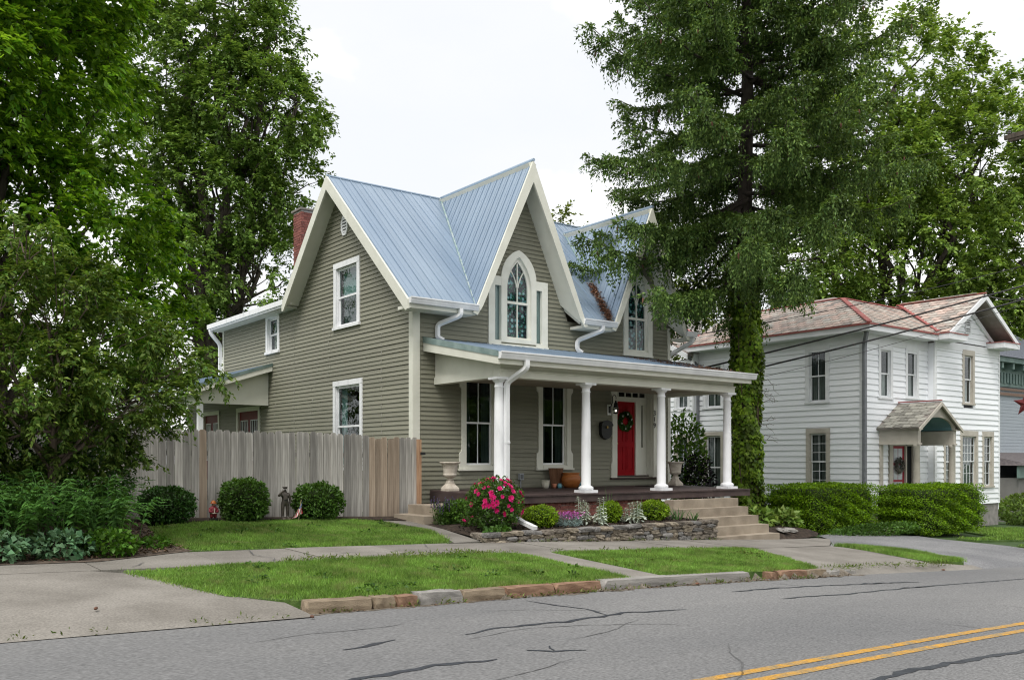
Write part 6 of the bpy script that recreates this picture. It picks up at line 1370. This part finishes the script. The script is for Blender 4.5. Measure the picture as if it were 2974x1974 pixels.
obj('cover', MB().box(13.74, 13.86, Y0 - .10, Y0 - .02, 1.12, 1.28), BOXM, ob); obj('lid', MB().box(13.765, 13.835, Y0 - .112, Y0 - .10, 1.15, 1.25), mat('dark_lid', (.12, .13, .14), rough=.4), ob); obj('conduit', MB().tube([(13.8, Y0 - .05, .93), (13.8, Y0 - .05, 1.12)], .014, 8), BOXM, ob)
mbx = thing('mailbox', 'black wall mailbox left of the red door', 'mailbox', (16.62, Y0 - .03, 2.15))
sh = [(16.44, 2.28), (16.50, 2.20), (16.62, 2.15), (16.74, 2.20), (16.80, 2.28), (16.81, 2.52), (16.77, 2.60), (16.69, 2.605), (16.62, 2.64), (16.55, 2.605), (16.47, 2.60), (16.43, 2.52)]
obj('body', MB().fprism(FR, sh, .02, .13), IRON, mbx); obj('lid', MB().fprism(FR, [(16.42, 2.50), (16.82, 2.50), (16.83, 2.54), (16.77, 2.62), (16.62, 2.66), (16.47, 2.62), (16.41, 2.54)], .13, .16), IRON, mbx); obj('clasp', MB().fbox(FR, 16.60, 16.64, 2.44, 2.5, .13, .165), MATS['brass'], mbx)
ln = thing('wall_lantern', 'black wall lantern with lit bulb beside the front door', 'lantern', (16.82, Y0 - .03, 2.9))
obj('backplate', MB().fbox(FR, 16.73, 16.86, 2.80, 3.08, .02, .045), WHITE, ln); obj('bracket_plate', MB().fbox(FR, 16.76, 16.83, 2.85, 3.03, .045, .06), IRON, ln)
hp = [(16.80, Y0 - .06, 3.0), (16.80, Y0 - .16, 3.12)] + [(16.80 + .0 * a, Y0 - .22 - .07 * math.cos(a), 3.24 + .08 * math.sin(a)) for a in np.linspace(math.pi, -.4, 9)]
obj('scroll_arm', MB().tube(hp, .010, 6), IRON, ln)
lx, ly = 16.80, Y0 - .28
obj('hood', MB().lathe((lx, ly, 2.98), [(.075, 0), (.055, .05), (.05, .12), (.025, .15), (.02, .19), (.005, .2)], 16), IRON, ln, smooth=True); obj('glass_shade', MB().lathe((lx, ly, 2.86), [(.06, 0), (.078, .05), (.075, .12)], 16), GLASS, ln, smooth=True)
obj('bulb', MB().lathe((lx, ly, 2.88), [(.012, 0), (.024, .025), (.016, .055), (.006, .07)], 12), emit('lit_bulb', (1, .9, .72), 2.5), ln, smooth=True); obj('base_cap', MB().lathe((lx, ly, 2.82), [(.02, 0), (.07, .02), (.07, .04)], 14), IRON, ln)
obj('crown_rim', MB().lathe((lx, ly, 2.925), [(.082, 0), (.088, .012), (.082, .024)], 16), IRON, ln)
def wreath(label, c, r, tube, n, mt, seed, dots=None, fr=FR, d0=-.17):
    rg = np.random.default_rng(seed); p0 = fr(c[0], c[1], d0); t = thing('door_wreath', label, 'wreath', p0)
    a = rg.uniform(0, 6.28, n); b = rg.uniform(0, 6.28, n); rr = r + tube * np.cos(b) * rg.uniform(.5, 1.1, n); P = np.column_stack([p0[0] + rr * np.cos(a), p0[1] - np.abs(tube * np.sin(b)) * .9, p0[2] + rr * np.sin(a)])
    D = np.column_stack([-np.sin(a), np.zeros(n), np.cos(a)]) + rg.normal(size=(n, 3)) * .6 + np.array([0, -.4, 0]); V, F = leaf_quads(P, D, rg.normal(size=(n, 3)) + np.array([0, -1, .4]), .075, .028); fast('foliage', V, F, mt, t)
    obj('ring', MB().tube([(p0[0] + r * math.cos(x_), p0[1] - .01, p0[2] + r * math.sin(x_)) for x_ in np.linspace(0, 6.283, 24)], .02, 6), TWIG, t)
    if dots:
        bm2 = bloom(dots, 3, .035)
        for i in range(6): x_ = i * 1.05 + .3; inst('flower', bm2, t, (p0[0] + r * math.cos(x_), p0[1] - tube - .01, p0[2] + r * math.sin(x_)), (R(90), 0, 0))
    return t
wreath('dark green wreath with white flowers on the red front door', (17.63, 2.66), .20, .075, 900, GRN_D, 4, mat('white_petal', (.7, .7, .66), rough=.7), d0=-.25)
wreath('pale flowered wreath on the crimson door of the white house', (29.86, 1.42), .2, .08, 700, leafmat('mixed_wreath', (.05, .07, .05), (.30, .28, .26), trans=.1, amt=.5), 5, None, fr=NF, d0=.02)
obj('door_mat', MB().box(17.4, 18.3, 16.75, 17.3, zdk(17) + .008, zdk(17.3) + .018), mat('dark_mat', (.03, .024, .022), (.05, .04, .036), scale=30, rough=1.), origin=(17.8, 17, .9), label='dark door mat on the porch floor before the red door', cat='mat')
obj('spout_extension', MB().tube([(11.05, 14.6, .58), (10.95, 13.95, .40), (10.92, 13.52, .31)], .05, sq=(.05, .035)), GUTTER, origin=(10.95, 13.9, .3), label='white downspout extension lying across the bed beside the rose bush', cat='downspout')

# ================================================================== GARDEN FIGURES AND FLAG
def skin(name, verts, edges, radii, mt, parent, sub=2):
    me = bpy.data.meshes.new(name); org = wloc(parent); me.from_pydata([tuple(Vector(v) - org) for v in verts], edges, []); me.materials.append(mt)
    o = bpy.data.objects.new(name, me); COL.objects.link(o); o.parent = parent; WL[o.name] = org
    m = o.modifiers.new('skin', 'SKIN'); 
    for i, r in enumerate(radii): me.skin_vertices[0].data[i].radius = (r, r) if not isinstance(r, tuple) else r
    me.skin_vertices[0].data[0].use_root = True
    s = o.modifiers.new('sub', 'SUBSURF'); s.levels = sub; s.render_levels = sub; m.use_smooth_shade = True
    return o
BRZ = mat('dark_bronze', (.035, .030, .026), (.085, .072, .06), scale=12, rough=.45, metal=.4, spec=.5)
sx, sy = 7.27, 16.72; sz = gz(sx, sy) + .02
sol = thing('soldier_statue', 'dark bronze statue of a saluting soldier before the fence', 'statue', (sx, sy, sz))
S_ = lambda dx, dy, dz: (sx + dx, sy + dy, sz + dz)
bv = [S_(0, 0, .33), S_(0, 0, .40), S_(0, 0, .47), S_(0, 0, .515), S_(0, 0, .545),           # pelvis, waist, chest, neck, head base
      S_(-.045, 0, .30), S_(-.05, -.005, .18), S_(-.052, .0, .05), S_(-.055, -.05, .022),       # left leg, foot
      S_(.045, 0, .30), S_(.05, -.005, .18), S_(.052, .0, .05), S_(.055, -.05, .022),
      S_(-.075, 0, .485), S_(-.145, -.02, .455), S_(-.075, -.06, .545), S_(-.04, -.065, .565),   # saluting arm
      S_(.075, 0, .485), S_(.10, -.0, .40), S_(.10, -.015, .32), S_(.10, -.02, .285), S_(0, 0, .585)]
be = [(0, 1), (1, 2), (2, 3), (3, 4), (0, 5), (5, 6), (6, 7), (7, 8), (0, 9), (9, 10), (10, 11), (11, 12), (2, 13), (13, 14), (14, 15), (15, 16), (2, 17), (17, 18), (18, 19), (19, 20), (4, 21)]
brr = [.055, .05, .06, .022, .03, .042, .034, .026, .02, .042, .034, .026, .02, .033, .024, .018, .014, .033, .025, .02, .017, .032]
skin('body', bv, be, brr, BRZ, sol)
cap = obj('cap', MB().lathe(S_(0, 0, .595), [(.036, 0), (.036, .012), (.05, .022), (.048, .034), (.01, .04)], 16).prism([S_(-.035, -.03, .597), S_(.035, -.03, .597), S_(.028, -.06, .588), S_(-.028, -.06, .588)], (0, 0, .006)), BRZ, sol, smooth=False)
obj('nose', MB().lathe(S_(0, -.032, .563), [(.004, 0), (.007, .006), (.003, .016)], 6), BRZ, sol)
obj('belt', MB().lathe(S_(0, 0, .372), [(.054, 0), (.057, .003), (.057, .014), (.054, .017)], 16), IRON, sol)
obj('boots', MB().box(sx - .08, sx - .025, sy - .09, sy + .03, sz, sz + .035).box(sx + .025, sx + .08, sy - .09, sy + .03, sz, sz + .035), mat('worn_bronze', (.16, .13, .11), rough=.5, metal=.3), sol)
fx, fy = 5.87, 16.72; fz = gz(fx, fy) + .02; T_ = lambda a, b, c: (fx + a, fy + b, fz + c)
fm = thing('firefighter_figurine', 'small garden figurine of a firefighter in red helmet and coat', 'figurine', (fx, fy, fz))
COAT = mat('maroon_coat', (.14, .012, .02), (.22, .03, .04), scale=8, rough=.5)
skin('body', [T_(0, 0, .12), T_(0, 0, .18), T_(0, 0, .225), T_(0, 0, .26), T_(-.035, 0, .09), T_(-.035, -.005, .03), T_(.035, 0, .09), T_(.035, -.005, .03), T_(-.06, 0, .205), T_(-.075, -.03, .15), T_(-.035, -.065, .15), T_(.06, 0, .205), T_(.075, -.03, .15), T_(.035, -.065, .15), T_(0, -.004, .285)], [(0, 1), (1, 2), (2, 3), (0, 4), (4, 5), (0, 6), (6, 7), (2, 8), (8, 9), (9, 10), (2, 11), (11, 12), (12, 13), (3, 14)],
     [.062, .06, .05, .022, .035, .03, .035, .03, .03, .024, .018, .03, .024, .018, .034], COAT, fm)
obj('face', MB().lathe(T_(0, -.012, .262), [(.01, 0), (.03, .012), (.034, .03), (.026, .05), (.005, .055)], 12), mat('painted_skin', (.45, .25, .17), rough=.6), fm, smooth=True)
obj('helmet', MB().lathe(T_(0, 0, .305), [(.062, 0), (.058, .006), (.044, .01), (.042, .03), (.028, .05), (.006, .058)], 16), mat('red_helmet', (.26, .035, .02), (.36, .12, .02), scale=10, rough=.35), fm, smooth=True)
obj('coat_trim', MB().lathe(T_(0, 0, .12), [(.068, 0), (.07, .004), (.07, .012), (.068, .016)], 14).box(fx - .008, fx + .008, fy - .07, fy - .055, fz + .12, fz + .22), mat('pale_trim', (.5, .42, .36), rough=.6), fm)
obj('boots', MB().box(fx - .065, fx - .012, fy - .05, fy + .03, fz, fz + .035).box(fx + .012, fx + .065, fy - .05, fy + .03, fz, fz + .035), IRON, fm)
def flagmat():
    m = bpy.data.materials.new('striped_flag'); m.use_nodes = True; t = m.node_tree; N = t.nodes; L = t.links; b = N['Principled BSDF']; b.inputs['Roughness'].default_value = .8
    uv = N.new('ShaderNodeUVMap'); uv.uv_map = 'flag'; sp = N.new('ShaderNodeSeparateXYZ'); L.new(uv.outputs[0], sp.inputs[0])
    def mth(op, a, v):
        n_ = N.new('ShaderNodeMath'); n_.operation = op; L.new(a, n_.inputs[0]); n_.inputs[1].default_value = v; return n_.outputs[0]
    st_ = mth('GREATER_THAN', mth('FRACT', mth('MULTIPLY', sp.outputs[1], 6.5), 0), .5)
    m1 = N.new('ShaderNodeMix'); m1.data_type = 'RGBA'; m1.inputs['A'].default_value = (.45, .02, .03, 1); m1.inputs['B'].default_value = (.72, .72, .70, 1); L.new(st_, m1.inputs['Factor'])
    ca = N.new('ShaderNodeMath'); ca.operation = 'MULTIPLY'; L.new(mth('LESS_THAN', sp.outputs[0], .4), ca.inputs[0]); L.new(mth('GREATER_THAN', sp.outputs[1], .4615), ca.inputs[1])
    # stars: dots on a staggered grid inside the canton
    def dots(ox, oy):
        cx = mth('SUBTRACT', mth('FRACT', mth('ADD', mth('MULTIPLY', sp.outputs[0], 15.), ox), 0), .5); cy = mth('SUBTRACT', mth('FRACT', mth('ADD', mth('MULTIPLY', sp.outputs[1], 9.3), oy), 0), .5)
        d = N.new('ShaderNodeMath'); d.operation = 'ADD'; L.new(mth('POWER', mth('ABSOLUTE', cx, 0), 2), d.inputs[0]); L.new(mth('POWER', mth('ABSOLUTE', cy, 0), 2), d.inputs[1]); return mth('LESS_THAN', d.outputs[0], .055)
    m3 = N.new('ShaderNodeMix'); m3.data_type = 'RGBA'; m3.inputs['A'].default_value = (.02, .06, .22, 1); m3.inputs['B'].default_value = (.7, .7, .72, 1); L.new(dots(0, 0), m3.inputs['Factor'])
    m2 = N.new('ShaderNodeMix'); m2.data_type = 'RGBA'; L.new(ca.outputs[0], m2.inputs['Factor']); L.new(m1.outputs['Result'], m2.inputs['A']); L.new(m3.outputs['Result'], m2.inputs['B']); L.new(m2.outputs['Result'], b.inputs['Base Color']); return m
flx, fly = 7.50, 16.55; flz = gz(flx, fly)
fl = thing('small_flag', 'small stars and stripes flag on a stick beside the saluting statue', 'flag', (flx, fly, flz))
obj('stick', MB().tube([(flx - .03, fly, flz), (flx + .03, fly, flz + .42)], .005, 6), mat('pale_stick', (.5, .4, .25), rough=.7), fl)
# the cloth hangs down from the stick
V, F, UV = [], [], []; n, m = 10, 8
for i in range(n + 1):
    for j in range(m + 1):
        u, v = i / n, j / m     # u along the fly (hanging down), v along the hoist
        top = Vector((flx - .0 + .024 * v, fly - .004, flz + .24 + .16 * v)); V.append(tuple(top + Vector((-.07 * u + .16 * (v - .5) * (.45 + .75 * u), -.02 * math.sin(u * 4 + v * 9) * (.4 + u), -.25 * u * (.78 + .22 * v) - .0)))); UV.append((u, v))
for i in range(n):
    for j in range(m): a = i * (m + 1) + j; F.append((a, a + 1, a + m + 2, a + m + 1))
fo = fast('cloth', V, F, flagmat(), fl, smooth=True); ul = fo.data.uv_layers.new(name='flag')
for lp in fo.data.loops: ul.data[lp.index].uv = UV[lp.vertex_index]

# ================================================================== UTILITY POLE, CABLES, STAR POST
PWOOD = mat('pole_wood', (.06, .05, .04), (.11, .09, .075), scale=6, rough=.95, stretch=(3, 3, .3))
PXX, PYY = 29.0, 11.2
pole = thing('utility_pole', 'wooden utility pole whose paired crossarms reach in at the right edge', 'pole', (PXX, PYY, gz(PXX, PYY)))
obj('post', MB().tube([(PXX, PYY, gz(PXX, PYY) - .3), (PXX, PYY, 12.6)], [.16, .11], 12), PWOOD, pole)
for dx, z in ((-.09, 11.35), (.09, 11.35)):
    obj('crossarm', MB().box(PXX + dx * 1.5 - .05, PXX + dx * 1.5 + .05, PYY - 1.5, PYY + 1.75, z, z + .13), PWOOD, pole)
    for yy in (1.62, .9, -1.3): obj('insulator', MB().lathe((PXX + dx * 1.5, PYY + yy, z + .13), [(.03, 0), (.055, .03), (.04, .06), (.055, .09), (.03, .13)], 10), mat('dark_porcelain', (.06, .055, .055), rough=.3), pole)
def cable(label, a, b, sag, r, name='utility_cable', grp='overhead cables across the white house'):
    a, b = Vector(a), Vector(b); pts = []
    for i in range(25):
        t = i / 24; p = a.lerp(b, t); p.z -= sag * 4 * t * (1 - t); pts.append(p)
    return obj(name, MB().tube(pts, r, 6), IRON, origin=tuple(a), label=label, cat='cable', group=grp)
cable('thick black overhead cable, upper of the pair crossing the white house', (PXX, PYY, 7.05), (19.2, 20.0, 3.78), .12, .028)
cable('thick black overhead cable, lower of the pair crossing the white house', (PXX, PYY + .1, 6.63), (19.2, 20.0, 3.40), .12, .028)
cable('thin black wire just under the lower cable', (PXX, PYY + .1, 6.55), (19.2, 20.3, 3.2), .3, .008)
cable('thin wire running to the upper right eave of the olive house', (PXX, PYY, 7.6), (19.6, 17.4, 5.1), .15, .012)
cable('thin high wire running right behind the spruce to the crossarm', (PXX, PYY + 1.6, 11.6), (14, 60, 9), .5, .008)
# looped drip of the service line
lp = [(PXX - .05 * k + .0, PYY + .18 * k, 7.05 - .42 * math.sin(k / 12 * math.pi) - .27 * k / 8) for k in range(13)]
obj('service_loop', MB().tube(lp, .018, 6), IRON, origin=lp[0], label='loose loop of black service line hanging from the upper cable', cat='cable')
STR = mat('barn_red_metal', (.11, .016, .018), (.16, .026, .028), scale=5, rough=.5)
kx, ky = 24.27, 10.35; kz = gz(kx, ky)
sp_ = thing('star_post', 'slim dark red post with a red metal star at the right edge', 'post', (kx, ky, kz))
obj('post', MB().box(kx - .03, kx + .03, ky - .03, ky + .03, kz - .1, 3.35), STR, sp_)
stp = []
for i in range(10): a = R(90 + 36 * i); r = .33 if i % 2 == 0 else .135; stp.append((ky + r * math.cos(a), 3.02 + r * math.sin(a)))
mb = MB(); fs_ = side(kx - .05); c0 = fs_(ky, 3.02, .07)
for i in range(10): mb.poly([fs_(*stp[i], 0), fs_(*stp[(i + 1) % 10], 0), c0])
mb.poly([fs_(*p, 0) for p in stp]); obj('star', mb, STR, sp_)

# ================================================================== LITTLE THINGS ON THE GROUND AND ROOF
cm2 = mesh_of('pine_cone', MB().lathe((0, 0, 0), [(.004, -.06), (.022, -.04), (.027, 0), (.02, .04), (.004, .06)], 8), MATS['cone_brown'])
for i, (x, y, lb) in enumerate(((3.99, 8.51, 'fallen spruce cone on the road by the tan kerbstone'), (10.05, 8.75, 'fallen spruce cone against the long concrete kerb'), (2.14, 9.3, 'fallen spruce cone on the driveway apron'), (17.2, 8.85, 'fallen spruce cone on the road before the grass tongue'))):
    inst('pine_cone', cm2, None, (x, y, gz(x, y) + (.03 if y < 8.95 else -.02 + .03)), (R(90), 0, i * 1.3), (.6, .6, .6), label=lb, cat='cone')
NDL = leafmat('brown_needles', (.13, .06, .035), (.24, .13, .085), trans=.1, amt=.4)
rg = np.random.default_rng(12)
def litter(name, label, A, B, n, spread, lift):
    f = rg.uniform(0, 1, n)[:, None]; P = np.array(A) * (1 - f) + np.array(B) * f + rg.normal(size=(n, 3)) * np.array(spread); P[:, 2] += lift
    V, F = leaf_quads(P, rg.normal(size=(n, 3)) * np.array([1, 1, .3]), np.array([0, -.5, 1]) + rg.normal(size=(n, 3)) * .4, .09, .025); return fast(name, V, F, NDL, kind='stuff', label=label)
litter('needle_litter', 'brown spruce litter lying in the roof valley by the second gable', (16.42, 17.24, 5.22), (16.95, 18.55, 6.4), 900, (.06, .04, .03), .03)
f = rg.uniform(0, 1, 900); P = np.column_stack([17.0 + 2.0 * rg.uniform(0, 1, 900) ** .8, 14.9 + 2.7 * f ** 1.5, 3.79 + (14.9 + 2.7 * f ** 1.5 - 14.86) * .204 + .035]); V, F = leaf_quads(P, rg.normal(size=(900, 3)) * np.array([1, 1, .2]), np.array([0, 0, 1]) + rg.normal(size=(900, 3)) * .3, .08, .025); fast('needle_litter', V, F, NDL, kind='stuff', label='brown spruce litter on the right end of the porch roof')
n = 5000; Q = np.column_stack([rg.uniform(0.3, 4.6, n), rg.uniform(12.6, 16.5, n)]); Q = Q[inpoly(Q, [(0, 12.58), (2.9, 12.6), (4.35, 13.4), (4.2, 14.3), (4.5, 16.4), (0, 16.4)])]; n = len(Q); P = np.column_stack([Q, g(Q[:, 0], Q[:, 1]) + .035])
V, F = leaf_quads(P, rg.normal(size=(n, 3)) * np.array([1, 1, .25]), np.array([0, 0, 1]) + rg.normal(size=(n, 3)) * .4, .06, .035); fast('dead_leaves', V, F, leafmat('dead_leaf', (.07, .045, .03), (.16, .11, .075), trans=.1, amt=.5), kind='stuff', label='dry brown leaves on the bare bed at left')
n = 2600; Q = np.column_stack([rg.uniform(9.9, 15.95, n), rg.uniform(13.5, 15.05, n)]); P = np.column_stack([Q, [bed_z(a, b) + .02 for a, b in Q]]); V, F = leaf_quads(P, rg.normal(size=(n, 3)) * np.array([1, 1, .3]), np.array([0, 0, 1]) + rg.normal(size=(n, 3)) * .5, .05, .022); fast('mulch_chips', V, F, leafmat('mulch_chip', (.02, .014, .010), (.06, .042, .03), trans=0., amt=.5), kind='stuff', label='dark mulch chips of the flower bed')
# weeds in the pavement joints and along the kerb
wk = [(x_, 11.62 + random.uniform(-.03, .1)) for x_ in np.arange(5.6, 9.0, .09)] + [(5.0 + 3.6 * random.random(), 11.62 + abs(random.gauss(0, .22))) for _ in range(60)] + [(9.74 + random.random() * 4, 11.63) for _ in range(20)] + [(13.5 + 4.4 * random.random(), 9.05 + .12 * random.random()) for _ in range(40)] + [(4.1 + 9 * random.random(), 8.86) for _ in range(50)] + [(10 + 6 * random.random(), 13.3) for _ in range(22)] + [(-1 + 5 * random.random(), 8.7) for _ in range(10)]
C = np.array([(a, b, gz(a, max(b, 8.98) if b > 8.95 else b) + .01) for a, b in wk]); V, F = cloud(C, 16, .045, .05, .014, rg, droop=-.6, flat=.35); fast('weeds', V, F, leafmat('weed_leaf', (.07, .13, .02), (.16, .20, .05), trans=.3), kind='stuff', label='small weeds in the pavement joints and along the kerb')
for pl_, k_ in ((LAWN1, 9), (LAWN2, 6), (LAWN3, 9)):
    q_ = rg.uniform(np.min(pl_, 0), np.max(pl_, 0), (k_ * 2, 2)); q_ = q_[inpoly(q_, pl_)]; C = np.column_stack([q_, g(q_[:, 0], q_[:, 1]) + .035]); V, F = cloud(C, 22, .06, .055, .035, rg, droop=0., flat=.25); fast('lawn_weeds', V, F, MATS['mid_green_leaf'] if k_ != 6 else MATS['weed_leaf'], kind='stuff', label='clover and small weeds scattered in the mown grass')
n = 420; Q = np.column_stack([rg.uniform(3.2, 14, n), rg.choice([8.82, 8.86, 8.9], n) + rg.normal(size=n) * .03]); P = np.column_stack([Q, rz(Q[:, 0]) + .008]); V, F = leaf_quads(P, rg.normal(size=(n, 3)) * np.array([1, 1, .1]), np.array([0, 0, 1]) + rg.normal(size=(n, 3)) * .2, .05, .03); fast('gutter_debris', V, F, MATS['dead_leaf'], kind='stuff', label='bits of dry leaf lying along the kerb')
rg = np.random.default_rng(99); LB = [(x_, -19 + 3 * math.sin(x_), 3.6 + 1.0 * math.sin(x_ * .7), 4.5, 3.0, 3.6) for x_ in np.arange(-40, 75, 6.)]
C, o_ = in_lobes(LB, 1500, rg, .7); V, F = cloud(C, 16, .9, .9, .6, rg, o_); fast('unseen_tree_line', V, F, OAK, kind='stuff', label='unseen line of trees across the street behind the viewer, added to darken the window reflections')  # out-of-view trees, added so window glass reflects dark and front light drops
print('needles', NSP, 'objects', len(bpy.data.objects), 'tris ~', sum(sum(len(p.vertices) - 2 for p in o.data.polygons) for o in bpy.data.objects if o.type == 'MESH' and len(o.data.polygons) < 3000) + sum(2 * len(o.data.polygons) for o in bpy.data.objects if o.type == 'MESH' and len(o.data.polygons) >= 3000))
